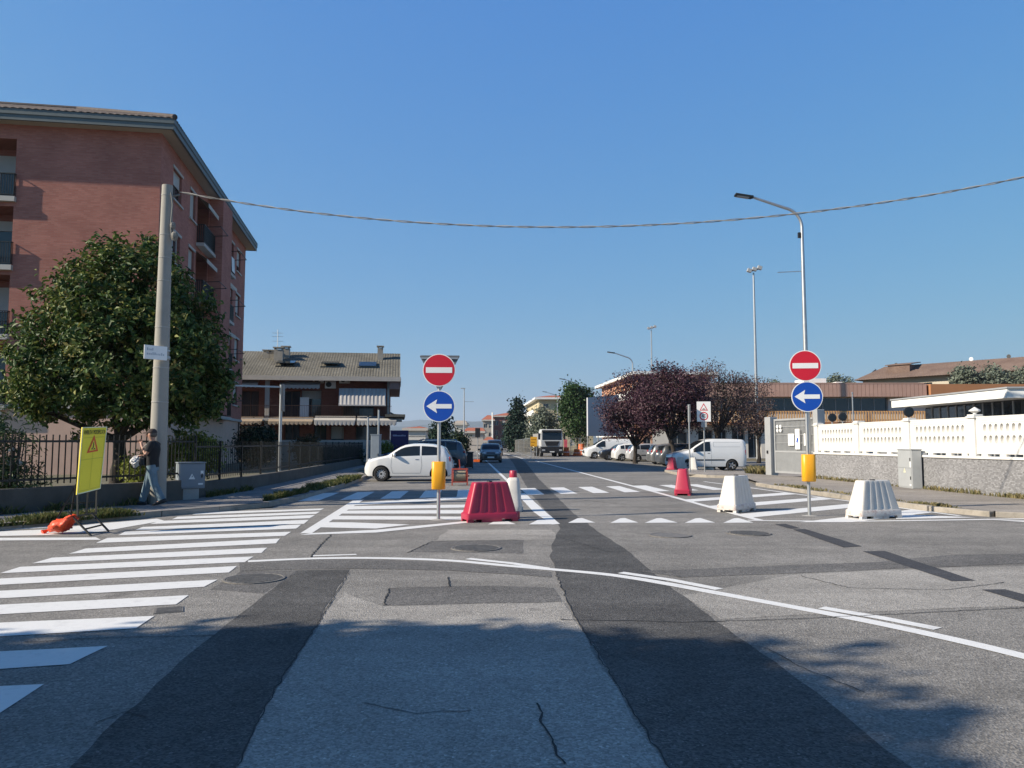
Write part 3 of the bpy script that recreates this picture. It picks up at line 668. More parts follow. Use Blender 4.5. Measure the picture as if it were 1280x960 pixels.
for iz, z in enumerate(fl):
    for iw, (a, b, c, d) in enumerate(SW):
        window(blk, fs, a, b, z + c, z + d, 0.19, [0.45, 0.9, 0.0, 0.65, 0.3, 0.8][wi % 6], M_FRAMEW if wi % 3 else M_FRAMEB, M_TRIM); wi += 1
    for il, (a, b) in enumerate(LG):
        m = MB(); m.box(-1.3, 0.42, a - 0.1, b + 0.1, z - 0.16, z + 0.02); m.build('balcony_slab', M_TRIM, blk)
        railing(blk, [(0.02, a, 0), (0.38, a, 0), (0.38, b, 0), (0.02, b, 0)], z, 1.02, gap=0.1, bw=0.03)
        window(blk, frame_pts((-1.28, 0, 0), (0, 1, 0), (1, 0, 0)), a + 0.25, b - 0.5, z + 0.06, z + 2.25, 0.02, [0.3, 0.7, 0.5][(iz + il) % 3], M_FRAMEB)
        if (iz + il) % 3 != 1:
            m = MB(); m.face([(0.0, a + 0.05, z + 2.55), (0.0, b - 0.05, z + 2.55), (0.55, b - 0.05, z + 2.2), (0.55, a + 0.05, z + 2.2)]); m.box(0.54, 0.56, a + 0.05, b - 0.05, z + 1.98, z + 2.2)
            m.build('awning', mat('awning_cream', (0.5, 0.47, 0.41), 0.9, var=0.08), blk)
        m = MB()
        m.bar((0.38, a + 0.4, z + 1.0), (1.15, a + 0.4, z + 1.05), 0.035); m.bar((0.38, b - 0.3, z + 1.0), (1.15, b - 0.3, z + 1.05), 0.035); m.bar((1.13, a + 0.4, z + 1.05), (1.13, b - 0.3, z + 1.05), 0.03)
        m.build('drying_rack', M_IRON, blk)
    # front balconies
    m = MB(); m.box(-11.5, -5.85, -0.2, 1.39, z - 0.2, z + 0.02); m.build('balcony_slab', M_TRIM, blk)
    railing(blk, [(-5.9, -0.02, 0), (-5.9, -0.16, 0), (-11.4, -0.16, 0)], z, 1.02, gap=0.1, bw=0.022)
    window(blk, frame_pts((0, 1.38, 0), (-1, 0, 0), (0, -1, 0)), 6.5, 7.9, z + 0.06, z + 2.3, 0.02, [0.0, 0.5, 0.2, 0.35][iz], M_FRAMEW)
m = MB()
m.face([(0.42, 13.7, fl[3] + 1.02), (0.42, 14.6, fl[3] + 1.02), (0.46, 14.6, fl[3] + 0.1), (0.46, 13.7, fl[3] + 0.1)]); m.build('hung_laundry', M_WHITE, blk)
m = MB(); m.tube([(0.07, 19.4, 0), (0.07, 19.4, PZ - 0.15)], 0.05, 8); m.build('drain_pipe', M_FRAMEB, blk)

# ---- two storey house down the street on the left
M_HB = brick('house_brick', (0.2, 0.07, 0.048), (0.25, 0.095, 0.066), (0.17, 0.08, 0.062), sc=1.0, bw=0.26, rh=0.075, ms=0.008)
M_HT = tile_mat('roof_tiles_grey', (0.085, 0.08, 0.066), (0.19, 0.18, 0.152))
Yh = 62.0; hx = lambda px: (P(px, 500, Yh).x); hz = lambda py: (P(450, py, Yh).z)
x0h, x1h = hx(250), hx(487)
hs = thing('house', 'two storey brown brick house with grey tiled roof, long balcony and awnings', 'house', (hx(500) * (1 - math.cos(0.148)), Yh - math.sin(0.148) * hx(500), 0), 0.148)
ez, rdz, slab = hz(474), P(450, 441.5, Yh + 4.0).z, hz(524)
mb = MB()
holesU = [(hx(309), hx(330), slab + 0.05, hz(490), 0.5), (hx(357), hx(379), slab + 0.05, hz(490), 0.6), (hx(380), hx(404), slab + 0.05, hz(489), 0.5), (hx(430), hx(468), slab + 0.05, hz(488), 0.5)]
holesL = [(hx(309), hx(340), 0.3, hz(533), 0.5), (hx(361), hx(379), 0.3, hz(531), 0.5), (hx(396), hx(411), 0.3, hz(532), 0.5), (hx(416), hx(432), 0.3, hz(533), 0.5), (hx(446), hx(474), 0.3, hz(533), 0.5)]
mb.holed_wall((0, 0, 0), (1, 0, 0), (0, -1, 0), x0h, x1h, 0, ez, holesU + holesL)
mb.face([(x1h, 0, 0), (x1h, 9, 0), (x1h, 9, ez), (x1h, 4.5, rdz - 0.2), (x1h, 0, ez)]); mb.face([(x0h, 9, 0), (x0h, 0, 0), (x0h, 0, ez), (x0h, 4.5, rdz - 0.2), (x0h, 9, ez)]); mb.face([(x1h, 9, 0), (x0h, 9, 0), (x0h, 9, ez), (x1h, 9, ez)])
mb.build('wall', M_HB, hs)
for i, h in enumerate(holesU + holesL): window(hs, frame_pts((0, 0, 0), (1, 0, 0), (0, -1, 0)), h[0], h[1], h[2], h[3], 0.45, [0, 0, 0.3, 0, 0.2, 0, 0, 0.4, 0][i], M_FRAMEB, None, 1)
mb = MB(); mb.box(x0h, x1h + 1.0, -1.5, -0.01, slab - 0.22, slab); mb.build('balcony_slab', M_TRIM, hs)
railing(hs, [(x0h, -1.45, 0), (x1h + 0.2, -1.45, 0)], slab, 0.98, gap=0.13, m=mat('brown_iron', (0.08, 0.045, 0.035), 0.6))
mb = MB(); xr = hx(500)
tiled(mb, [(x0h, -1.7, ez - 0.05), (xr, -1.7, ez - 0.05), (xr, 4.5, rdz), (x0h, 4.5, rdz)], 0.22, 0.4, 0.025)
mb.face([(xr, 10.6, ez - 0.05), (x0h, 10.6, ez - 0.05), (x0h, 4.5, rdz), (xr, 4.5, rdz)])
roof = mb.build('roof', M_HT, hs)
mb = MB(); mb.box(x0h, xr + 0.04, -1.82, -1.68, ez - 0.32, ez + 0.02); mb.box(xr - 0.02, xr + 0.06, -1.67, 4.5, ez - 0.3, ez - 0.08)
mb.build('gutter', M_TRIM, hs)
mb = MB(); mb.box(x0h, xr - 0.03, -1.67, -0.01, ez - 0.2, ez - 0.1); mb.build('soffit', M_HB, hs)
mb = MB(); mb.face([(xr, -1.68, ez - 0.9), (xr, 9, ez - 0.9), (xr, 9, ez), (xr, 4.5, rdz), (xr, -1.68, ez)]); mb.box(x1h + 0.01, xr - 0.02, -1.6, 8.9, ez - 0.92, ez - 0.3); mb.build('gable_end', mat('pink_render', (0.32, 0.2, 0.17), 0.9, var=0.1), hs)
M_CHIM = mat('chimney_stone', (0.33, 0.31, 0.27), 0.9, var=0.2, bump=0.3)
for px, py, w, h in ((347, 446, 0.7, 1.15), (354, 440, 0.6, 1.0), (331, 441, 0.55, 0.7), (338.5, 441, 0.6, 0.7), (474, 441, 0.45, 1.2)):
    t = (hz(py) - ez) / (rdz - ez) * 0.9; y = -1.7 + 6.2 * t; zb = ez + (rdz - ez) * t - 0.3; x = hx(px)
    c = MB(); c.box(x - w / 2, x + w / 2, y - 0.3, y + 0.3, zb, zb + h); c.box(x - w / 2 - 0.08, x + w / 2 + 0.08, y - 0.38, y + 0.38, zb + h + 0.12, zb + h + 0.2)
    for sx in (-1, 1): c.box(x + sx * w * 0.4 - 0.05, x + sx * w * 0.4 + 0.05, y - 0.25, y + 0.25, zb + h, zb + h + 0.12)
    c.build('chimney', M_CHIM, roof)
for px, py, op in ((359, 456.5, 0.25), (413, 456.5, 0.3), (459, 456.5, 0.1)):
    t = (hz(py) - ez) / (rdz - ez); y = -1.7 + 6.2 * t; z = ez + (rdz - ez) * t; x = hx(px); sl_ = (rdz - ez) / 6.2
    c = MB(); c.add([(x - 0.7, y - 0.55, z - 0.55 * sl_ + 0.1 + op), (x + 0.7, y - 0.55, z - 0.55 * sl_ + 0.1 + op), (x + 0.7, y + 0.6, z + 0.6 * sl_ + 0.16), (x - 0.7, y + 0.6, z + 0.6 * sl_ + 0.16),
                     (x - 0.7, y - 0.55, z - 0.55 * sl_ + 0.02 + op), (x + 0.7, y - 0.55, z - 0.55 * sl_ + 0.02 + op), (x + 0.7, y + 0.6, z + 0.6 * sl_ + 0.05), (x - 0.7, y + 0.6, z + 0.6 * sl_ + 0.05)],
                    [(0, 1, 2, 3), (7, 6, 5, 4), (0, 4, 5, 1), (1, 5, 6, 2), (2, 6, 7, 3), (3, 7, 4, 0)])
    c.box(x - 0.75, x + 0.75, y - 0.6, y - 0.5, z - 0.55 * sl_, z - 0.55 * sl_ + 0.1)
    c.build('skylight', M_GLASS, roof)
mb = MB(); xa = hx(340); mb.tube([(xa, 4.5, rdz - 0.3), (xa, 4.5, rdz + 1.9)], 0.03, 6)
for q in (0.9, 1.3, 1.6): mb.bar((xa - 0.45, 4.5, rdz + q), (xa + 0.45, 4.5, rdz + q), 0.025)
mb.build('antenna', M_GALV, roof)
mb = MB(); mb.box(hx(340), hx(345), -1.2, -0.95, 0, ez - 0.2); mb.build('pillar', M_TRIM, hs)
mb = MB(); mb.box(hx(484.5), hx(487), -1.2, -1.0, slab, ez - 0.2); mb.build('pillar', M_TRIM, hs)
M_AWS = mat('awning_white', (0.45, 0.435, 0.41), 0.9, var=0.08)
M_BLIND = mat('grey_blind', (0.46, 0.45, 0.45), 0.9, var=0.12, scale=1.5)
mb = MB(); a, b = hx(427), hx(483); n = 40
for i in range(n):
    xA, xB = a + (b - a) * i / n, a + (b - a) * (i + 1) / n; dA, dB = 0.03 * math.sin(i * 1.9), 0.03 * math.sin((i + 1) * 1.9)
    mb.face([(xA, -1.75 + dA * 0.5, hz(508)), (xB, -1.75 + dB * 0.5, hz(508)), (xB, -1.3 + dB, hz(487.5)), (xA, -1.3 + dA, hz(487.5))])
mb.box(a, b, -1.8, -1.72, hz(509), hz(507.5)); mb.build('sun_blind', M_BLIND, hs)
def valance(x0, x1, z0, z1, y, name='awning', m=M_AWS):
    mb = MB(); n = max(4, int((x1 - x0) / 0.3))
    mb.face([(x0, y, z1), (x1, y, z1), (x1, y + 0.8, z1 + 0.35), (x0, y + 0.8, z1 + 0.35)][::-1])
    for i in range(n):
        a, b = x0 + (x1 - x0) * i / n, x0 + (x1 - x0) * (i + 1) / n
        mb.face([(a, y, z0 + 0.1), ((a + b) / 2, y - 0.02, z0), (b, y, z0 + 0.1), (b, y, z1), (a, y, z1)])
    mb.build(name, m, hs)
valance(hx(306), hx(332), hz(488), hz(483), -1.4); valance(hx(357), hx(404), hz(489), hz(484), -1.4)
valance(hx(306), hx(339), hz(532.5), hz(528), -1.9, m=mat('awning_beige', (0.33, 0.26, 0.19), 0.9, var=0.1)); valance(hx(346), hx(397), hz(532.5), hz(528), -1.9, m=MATS['awning_beige'])
valance(hx(399), hx(447), hz(533), hz(526.5), -1.9); valance(hx(449), hx(496), hz(533), hz(526.5), -1.9)
for px, py in ((415, 482), (400.5, 475.5), (432, 475.5)):
    x, z = hx(px), hz(py); c = MB(); c.box(x - 0.42, x + 0.42, -0.36, -0.02, z - 0.3, z + 0.28); u = c.build('air_conditioner', M_WHITE, hs, bevel=0.02)
    c = MB(); c.lathe([(0.001, -0.365), (0.2, -0.37), (0.22, -0.362)], 20, (x - 0.12, 0, z), 'y'); c.build('fan_grille', M_BLACK, u)
mb = MB(); mb.box(hx(379.5), hx(390), -0.42, -0.36, slab, hz(498)); mb.build('door', M_WHITE, hs)
mb = MB(); mb.box(x1h - 0.3, x1h + 1.25, -1.9, 6, hz(522), hz(519)); mb.face([(x1h, -1.6, hz(518)), (x1h + 1.0, -1.6, hz(518.9)), (x1h + 1.0, 6, hz(518.9)), (x1h, 6, hz(511))]); mb.build('porch_roof', M_HT, hs)
# long pale wall in front of that house
gw = thing('garden_wall', 'long pale retaining wall in front of the brown house', 'garden wall', (0, 0, 0))
mb = MB(); Yw = 55.0; mb.box(P(338, 550, Yw).x, P(527, 550, Yw).x, Yw, Yw + 0.25, 0, P(400, 558, Yw).z + 0.05); mb.build('wall', M_CONC, gw)
mb = MB(); mb.box(P(337.7, 550, Yw).x, P(527.3, 550, Yw).x, Yw - 0.05, Yw + 0.3, P(400, 558, Yw).z + 0.05, P(400, 550, Yw).z); mb.build('coping', M_TRIM, gw)

# ---- right: school with a copper band
M_COPPER = mat('copper_cladding', (0.47, 0.29, 0.23), 0.55, 0.1, var=0.1, scale=0.8)
M_OCHRE = mat('ochre_cladding', (0.36, 0.165, 0.075), 0.7, var=0.08, scale=0.6)
M_WOOD = mat('larch_slats', (0.52, 0.3, 0.13), 0.7, var=0.15, scale=2)
M_PALE = mat('pale_render', (0.55, 0.53, 0.5), 0.85, var=0.08, scale=0.8)
Ys = 76.0; sx = lambda px: P(px, 500, Ys).x; szz = lambda py: P(1050, py, Ys).z
sch = thing('school_building', 'low modern building with copper band, strip windows and larch balcony slats', 'school building', (0, Ys, 0))
za, zb, zc, zd = szz(480.5), szz(496.5), szz(515.5), szz(526)
mb = MB(); x = sx(815)
while x < sx(1150):
    mb.box(x, x + 0.36, -0.9, -0.55, zb, za); mb.box(x + 0.36, x + 0.40, -0.86, -0.55, zb, za); x += 0.40
mb.box(sx(815), sx(1150), -0.93, 12, za, za + 0.1); mb.box(sx(815), sx(1150), -0.55, 12, zb + 0.02, za - 0.002); mb.build('copper_band', M_COPPER, sch)
mb = MB(); mb.box(sx(1150) + 0.45, sx(1400), -1.2, 14, zb - 0.8, za - 0.05); mb.build('ochre_band', M_OCHRE, sch)
win = [(sx(820) + 0.0, sx(1110), zc, zb - 0.05, 0.35)]
low = [(sx(835), sx(858), 0.4, 2.6, 0.3), (sx(872), sx(890), 0.3, 2.8, 0.3), (sx(897), sx(907), 0.3, 2.8, 0.3), (sx(914), sx(930), 0.05, 3.0, 0.6), (sx(934), sx(950), 0.05, 3.0, 0.6)]
mb = MB(); mb.holed_wall((0, 0, 0), (1, 0, 0), (0, -1, 0), sx(815), sx(1400), 0, zb, win + low); mb.build('wall', M_PALE, sch)
window(sch, frame_pts((0, 0, 0), (1, 0, 0), (0, -1, 0)), win[0][0], win[0][1], win[0][2], win[0][3], 0.3, 0, M_STEEL, None, 17, 'strip_window')
for h in low: window(sch, frame_pts((0, 0, 0), (1, 0, 0), (0, -1, 0)), h[0], h[1], h[2], h[3], 0.28, 0, M_STEEL, None, 1)
mb = MB(); x = sx(820)
while x < sx(1160): mb.box(x, x + 0.13, -0.95, -0.9, zd - 0.1, zc + 0.1); x += 0.26
mb.box(sx(820), sx(1160), -0.9, -0.84, zc, zc + 0.1); mb.box(sx(820), sx(1160), -0.9, -0.84, zd, zd + 0.1); mb.build('balcony_slats', M_WOOD, sch)
mb = MB(); mb.box(sx(818), sx(1160), -1.0, -0.01, zd - 0.4, zd - 0.12); mb.build('balcony_slab', M_OCHRE, sch)
mb = MB(); mb.box(sx(1022), sx(1049), 3, 6, za + 0.1, za + 0.85); mb.build('roof_plant', M_WHITE, sch); mb = MB(); mb.box(sx(1062), sx(1070), 3, 4, za + 0.1, za + 0.5); mb.build('roof_plant', M_WHITE, sch)

# ---- white canopy pavilion on the right
pv = thing('pavilion', 'flat roofed pavilion with broad white fascia and dark recessed front', 'pavilion', (0, 0, 0))
mb = MB(); fx = 22.75
mb.prism([(fx, 35.2, 3.58), (fx + 18, 33.0, 3.58), (fx + 18, 46, 3.62), (fx, 46, 3.62)], (0, 0, 0.42)); mb.build('roof_slab', M_WHITE, pv)
mb = MB(); mb.prism([(fx - 0.06, 35.12, 4.005), (fx + 18.06, 32.92, 4.005), (fx + 18.06, 46.06, 4.045), (fx - 0.06, 46.06, 4.045)], (0, 0, 0.08)); mb.build('roof_edge', M_STEEL, pv)
mb = MB(); mb.box(fx + 1.5, fx + 16, 36.5, 45, 0, 3.57); mb.build('wall', mat('dark_cladding', (0.045, 0.047, 0.05), 0.6, var=0.2), pv)
mb = MB()
for i in range(10): mb.box(fx + 1.42, fx + 1.49, 37 + i * 0.8, 37.08 + i * 0.8, 0, 3.55)
for i in range(14): mb.box(fx + 1.8 + i, fx + 1.86 + i, 36.42, 36.49, 0, 3.55)
mb.build('mullion', M_STEEL, pv)
mb = MB(); mb.face([(fx + 1.47, 45, 0.1), (fx + 1.47, 36.6, 0.1), (fx + 1.47, 36.6, 3.5), (fx + 1.47, 45, 3.5)]); mb.face([(fx + 1.7, 36.47, 0.1), (fx + 15.8, 36.47, 0.1), (fx + 15.8, 36.47, 3.5), (fx + 1.7, 36.47, 3.5)]); mb.build('window', M_WINGLASS, pv)

# ---- long brown roofed house far right
M_BT = tile_mat('roof_tiles_dull', (0.12, 0.08, 0.065), (0.21, 0.15, 0.12))
lh_a, lh_b = P(1075, 500, 112), P(1290, 500, 96)
d = Vector((lh_b.x - lh_a.x, lh_b.y - lh_a.y, 0)); LL = d.length + 14; ang = math.atan2(d.y, d.x)
lh = thing('row_house', 'long far house with dull brown tiled roof, dormer and pale walls', 'row house', (lh_a.x, lh_a.y, 0), ang)
ez, rz2 = 10.75, 12.8
mb = MB(); mb.holed_wall((0, 0, 0), (1, 0, 0), (0, -1, 0), 0.5, LL, 0, ez, [(x, x + 1.4, 8.0, 9.8, 0.3) for x in (3, 8.5, 12, 17.5, 22, 27, 32)], m=0); mb.face([(0.5, 9, 0), (0.5, 0, 0), (0.5, 0, ez), (0.5, 4.5, rz2 - .2), (0.5, 9, ez)]); mb.face([(LL, 9, 0), (0.5, 9, 0), (0.5, 9, ez), (LL, 9, ez)]); mb.build('wall', mat('beige_render', (0.42, 0.38, 0.31), 0.9, var=0.1, scale=0.5), lh)
for x in (3, 8.5, 12, 17.5, 22, 27, 32): window(lh, frame_pts((0, 0, 0), (1, 0, 0), (0, -1, 0)), x, x + 1.4, 8.0, 9.8, 0.28, 0.4 if x > 12 else 0, M_FRAMEB)
mb = MB(); tiled(mb, [(-0.3, -1.2, ez - 0.15), (LL + 0.3, -1.2, ez - 0.15), (LL + 0.3, 4.5, rz2), (1.8, 4.5, rz2)], 0.35, 0.45); mb.face([(LL + .3, 10.2, ez - .15), (-0.3, 10.2, ez - .15), (1.8, 4.5, rz2), (LL + .3, 4.5, rz2)]); mb.face([(-0.3, 10.2, ez - .15), (-0.3, -1.2, ez - .15), (1.8, 4.5, rz2)])
rf = mb.build('roof', M_BT, lh)
mb = MB(); mb.box(3.6, 6.6, 1.2, 4.2, 11.3, 12.65); mb.prism([(3.3, 1.0, 12.6), (6.9, 1.0, 12.6), (6.9, 4.5, 13.05), (3.3, 4.5, 13.05)], (0, 0, 0.12)); mb.build('dormer', M_BT, rf)
for x, w in ((3.6, 0.25), (13.5, 0.3), (18.0, 0.3)):
    m = MB(); m.tube([(x, 4.4, 12.2), (x, 4.4, 13.1)], 0.03, 6); m.lathe([(0.001, 0), (0.2, -0.04), (0.26, -0.1)], 14, (x, 4.3, 13.0), 'y'); m.build('satellite_dish', M_WHITE if x == 13.5 else M_BLACK, rf)

# ---- street end and far blocks
M_RTILE = tile_mat('roof_tiles_red', (0.30, 0.09, 0.05), (0.42, 0.15, 0.09))
def block(name, label, cat, pxa, pxb, Y, ytop, ridge, mwall, mroof, depth=12, floors=3, cols=5, over=0.8, hip=3, bal=False, skew=0.0, frame=M_FRAMEW, wsz=1.1):
    xa, xb = P(pxa, 540, Y).x, P(pxb, 540, Y).x; top = P((pxa + pxb) / 2, ytop, Y).z; rd = P((pxa + pxb) / 2, ridge, Y).z
    o = thing(name, label, cat, (xa, Y, 0), skew); W = xb - xa
    f1 = frame_pts((0, 0, 0), (1, 0, 0), (0, -1, 0)); f2 = frame_pts((0, 0, 0), (0, 1, 0), (-1, 0, 0)); fh = (top - 0.6) / floors
    h1 = [(W * (c + 0.5) / cols - wsz / 2, W * (c + 0.5) / cols + wsz / 2, fh * k + 1.0, fh * k + min(2.5, fh - 0.3), 0.2) for k in range(floors) for c in range(cols)]
    nc = max(2, int(depth / 4)); h2 = [(depth * (c + 0.5) / nc - wsz / 2, depth * (c + 0.5) / nc + wsz / 2, fh * k + 1.0, fh * k + min(2.5, fh - 0.3), 0.2) for k in range(floors) for c in range(nc)]
    m = MB(); m.holed_wall((0, 0, 0), (1, 0, 0), (0, -1, 0), 0, W, 0, top, h1); m.holed_wall((0, 0, 0), (0, 1, 0), (-1, 0, 0), 0, depth, 0, top, h2)
    m.face([(W, 0, 0), (W, depth, 0), (W, depth, top), (W, 0, top)]); m.face([(W, depth, 0), (0, depth, 0), (0, depth, top), (W, depth, top)]); m.build('wall', mwall, o)
    for i, h in enumerate(h1): window(o, f1, *h[:4], 0.18, [0, 0.5, 0.9, 0.2][i % 4], frame)
    for i, h in enumerate(h2): window(o, f2, *h[:4], 0.18, [0.4, 0.0, 0.7][i % 3], frame)
    m = MB(); m.box(-over, W + over, -over, depth + over, top - 0.05, top + 0.35); m.build('eaves', M_WHITE if bal else M_TRIM, o)
    m = MB(); e = over; hp = min(hip, W / 2 + e - 0.2)
    A, B, C_, D = (-e, -e, top + 0.35), (W + e, -e, top + 0.35), (W + e, depth + e, top + 0.35), (-e, depth + e, top + 0.35); R1, R2 = (hp, depth / 2, rd), (W - hp, depth / 2, rd)
    m.face([A, B, R2, R1]); m.face([B, C_, R2]); m.face([C_, D, R1, R2]); m.face([D, A, R1]); m.build('roof', mroof, o)
    if bal:
        for k in range(1, floors):
            m = MB(); m.box(-1.1, -0.01, 0.5, depth - 0.5, fh * k - 0.1, fh * k + 0.08); m.box(-1.1, -1.02, 0.5, depth - 0.5, fh * k + 0.08, fh * k + 1.0); m.build('balcony', M_WHITE, o)
    return o
M_ORW = mat('apricot_render', (0.5, 0.26, 0.16), 0.85, var=0.08, scale=0.5)
M_YEW = mat('straw_render', (0.5, 0.43, 0.29), 0.85, var=0.08, scale=0.5)
M_PKW = mat('rose_brick', (0.24, 0.1, 0.085), 0.85, var=0.15, scale=0.6)
M_GRW = mat('greyish_render', (0.34, 0.3, 0.26), 0.85, var=0.1, scale=0.5)
block('apartment_building', 'apricot apartment building with white balconies behind the purple trees', 'apartment building', 800, 890, 104, 468, 458, M_ORW, M_RTILE, 26, 4, 5, 1.0, 4, True, 0.08)
block('apartment_building', 'straw coloured apartment building with red roof behind the green street trees', 'apartment building', 674, 742, 160, 499, 488, M_YEW, M_RTILE, 34, 4, 4, 1.0, 4, True, 0.06)
block('apartment_building', 'rose brick block with bright red roof at the street end', 'apartment building', 616, 652, 235, 521, 515, M_PKW, M_RTILE, 14, 3, 4, 0.5, 4)
block('house', 'greyish house with dark red hipped roof beside the rose brick block', 'house', 604, 616.5, 228, 526, 518, M_GRW, M_RTILE, 12, 3, 2, 0.5, 1)
block('house', 'small house with a bright red roof behind the black traffic light', 'house', 581, 604, 150, 541, 534, mat('grey_white_render', (0.42, 0.38, 0.34), 0.9, var=0.1), M_RTILE, 9, 2, 3, 0.4, 0.3)
block('house', 'low white house with pale gable left of the tall thin lamp', 'house', 568, 582, 190, 531, 525, M_PALE, mat('pale_tiles', (0.36, 0.3, 0.24), 0.9), 9, 2, 2, 0.4, 0.3)
block('house', 'low red roofed house seen past the brown house gable', 'house', 506, 532, 120, 538, 532, M_PALE, M_RTILE, 10, 2, 3, 0.4, 2)
block('house', 'tiny white house with round dark window near the oncoming car', 'house', 606, 616, 130, 553, 546, M_PALE, M_RTILE, 6, 1, 1, 0.3, 0.3)
# big blank grey screen beyond the purple trees
bs = thing('scaffold_screen', 'big blank pale grey screen wall left of the purple trees', 'screen', (0, 0, 0))
a = P(735, 540, 97); b = a + Vector((0.906, 0.423, 0)) * 4.6
mb = MB(); za, zb = P(745, 545, 97).z, P(745, 497, 97).z; t = Vector((-0.423, 0.906, 0)) * 0.3
mb.prism([(a.x, a.y, za), (b.x, b.y, za), (b.x, b.y, zb + 0.5), (a.x, a.y, zb)], t); mb.build('panel', mat('screen_sheet', (0.42, 0.43, 0.46), 0.7, var=0.05), bs)
mb = MB()
for k in range(4): p = a.lerp(b, k / 3) + Vector((0, 0.5, 0)); mb.tube([(p.x, p.y, 0), (p.x, p.y, zb)], 0.08, 8)
mb.build('post', M_GALV, bs)

# ---- hills
M_HILL = mat('far_hill', (0.035, 0.055, 0.06), 1.0, var=0.25, scale=0.002, spec=0)
def hill(Y, pts, name='hill'):
    m = MB(); n = 220; xs = [pts[0][0] + (pts[-1][0] - pts[0][0]) * i / n for i in range(n + 1)]
    def hgt(px):
        for i in range(len(pts) - 1):
            if pts[i][0] <= px <= pts[i + 1][0]:
                t = (px - pts[i][0]) / (pts[i + 1][0] - pts[i][0]); t = t * t * (3 - 2 * t); y = pts[i][1] * (1 - t) + pts[i + 1][1] * t
                return y + noise.noise((px * 0.06, Y, 0)) * 1.1 + noise.noise((px * 0.25, Y, 3)) * 0.4
    rows = []
    for k, (fy, fz) in enumerate(((0, 0), (0.06, 0.45), (0.14, 0.85), (0.2, 1.0), (0.45, 0.0))):
        row = []
        for px in xs:
            p = P(px, hgt(px), Y); row.append((p.x * (1 + fy), Y * (1 + fy), max(-1, (p.z) * fz * (1 + fy * 0.0) + noise.noise((px * 0.11, k * 2.1, Y)) * p.z * 0.08 * (0 < k < 3)) if fz else -0.5))
        rows.append(row)
    m.loft(rows, caps=False, closed=False); return m.build(name, M_HILL, kind='structure', smooth=60)
hill(5200, [(-700, 545), (-100, 540), (300, 538), (500, 529), (560, 524), (620, 521), (660, 522), (760, 530), (900, 538), (1400, 542), (2000, 546)])
hill(7200, [(-600, 540), (200, 534), (460, 523), (540, 519), (590, 521), (640, 517.5), (700, 524), (850, 535), (1300, 540), (1900, 545)])
# ------------------------------------------------------------------ trees and shrubs
def leaf_mesh(name, pos, nrm, size, aspect, mtl, parent, seed, tint=None, fold=0.25, rosette=0):
    """many small pointed leaves (two folded faces each)"""
    rs = np.random.RandomState(seed); n = len(pos)
    nrm = nrm / np.maximum(1e-6, np.linalg.norm(nrm, axis=1, keepdims=True))
    rv = rs.normal(size=(n, 3)); ax = np.cross(nrm, rv); ax /= np.maximum(1e-6, np.linalg.norm(ax, axis=1, keepdims=True))
    sd = np.cross(nrm, ax); L = size * rs.uniform(0.6, 1.25, (n, 1)); W = L * aspect
    base = pos - ax * L * 0.5; tip = pos + ax * L * 0.5 - nrm * L * 0.12
    l = pos + sd * W * 0.5 + nrm * W * fold; r = pos - sd * W * 0.5 + nrm * W * fold
    V = np.stack([base, r, tip, l], 1).reshape(-1, 3)
    me = bpy.data.meshes.new(name); me.vertices.add(4 * n); me.vertices.foreach_set('co', V.ravel().astype(np.float32))
    me.loops.add(6 * n); idx = np.arange(n)[:, None] * 4
    me.loops.foreach_set('vertex_index', np.concatenate([idx + np.array([[0, 1, 2]]), idx + np.array([[0, 2, 3]])], 1).ravel().astype(np.int32))
    me.polygons.add(2 * n); me.polygons.foreach_set('loop_start', (np.arange(2 * n) * 3).astype(np.int32))
    try: me.polygons.foreach_set('loop_total', np.full(2 * n, 3, np.int32))
    except Exception: pass
    me.update(calc_edges=True)
    t = rs.uniform(0, 1, n) if tint is None else np.clip(tint, 0, 1)
    a = me.attributes.new('tint', 'FLOAT', 'FACE'); a.data.foreach_set('value', np.repeat(t, 2).astype(np.float32))
    me.materials.append(mtl)
    o = bpy.data.objects.new(name, me); C.objects.link(o)
    if parent is not None: o.parent = parent
    return o
def crown_points(blobs, n, seed, shell=0.55, gap=0.0, gfreq=0.9, clump=10, spread=0.16, rough=0.13):
    """leaf clump centres spread through a set of ellipsoids, thicker towards the outside, with gaps"""
    r = random.Random(seed); pos, nr, tint = [], [], []
    wts = [b[1][0] * b[1][1] * b[1][2] for b in blobs]
    wts = [w ** 0.7 for w in wts]; tot = 0; guard = 0
    while len(pos) < n and guard < n * 6:
        guard += 1
        c, rad = r.choices(blobs, wts)[0][:2]
        d = Vector((r.gauss(0, 1), r.gauss(0, 1), r.gauss(0, 1))).normalized(); k = shell + (1.04 - shell) * r.random() ** 0.6
        k *= 1 + rough * (noise.noise(d * 2.3 + Vector((seed, c[0], c[2]))) + 0.6 * noise.noise(d * 6 + Vector((seed, c[2], 3))))
        p = Vector((c[0] + d.x * rad[0] * k, c[1] + d.y * rad[1] * k, c[2] + d.z * rad[2] * k))
        if noise.noise(p * gfreq + Vector((seed * 1.7, 0, 0))) < gap - 0.45 + 0.25 * (1 - k): continue
        ct = r.random()
        m = max(1, int(r.gauss(clump, clump * 0.35)))
        for _ in range(m):
            q = p + Vector((r.gauss(0, spread), r.gauss(0, spread), r.gauss(0, spread * 0.8)))
            pos.append(q); nr.append(d * 0.7 + Vector((r.gauss(0, 0.6), r.gauss(0, 0.6), 0.45 + r.gauss(0, 0.5)))); tint.append(0.55 * ct + 0.45 * r.random())
    return np.array([tuple(p) for p in pos[:n]]), np.array([tuple(p) for p in nr[:n]]), np.array(tint[:n])
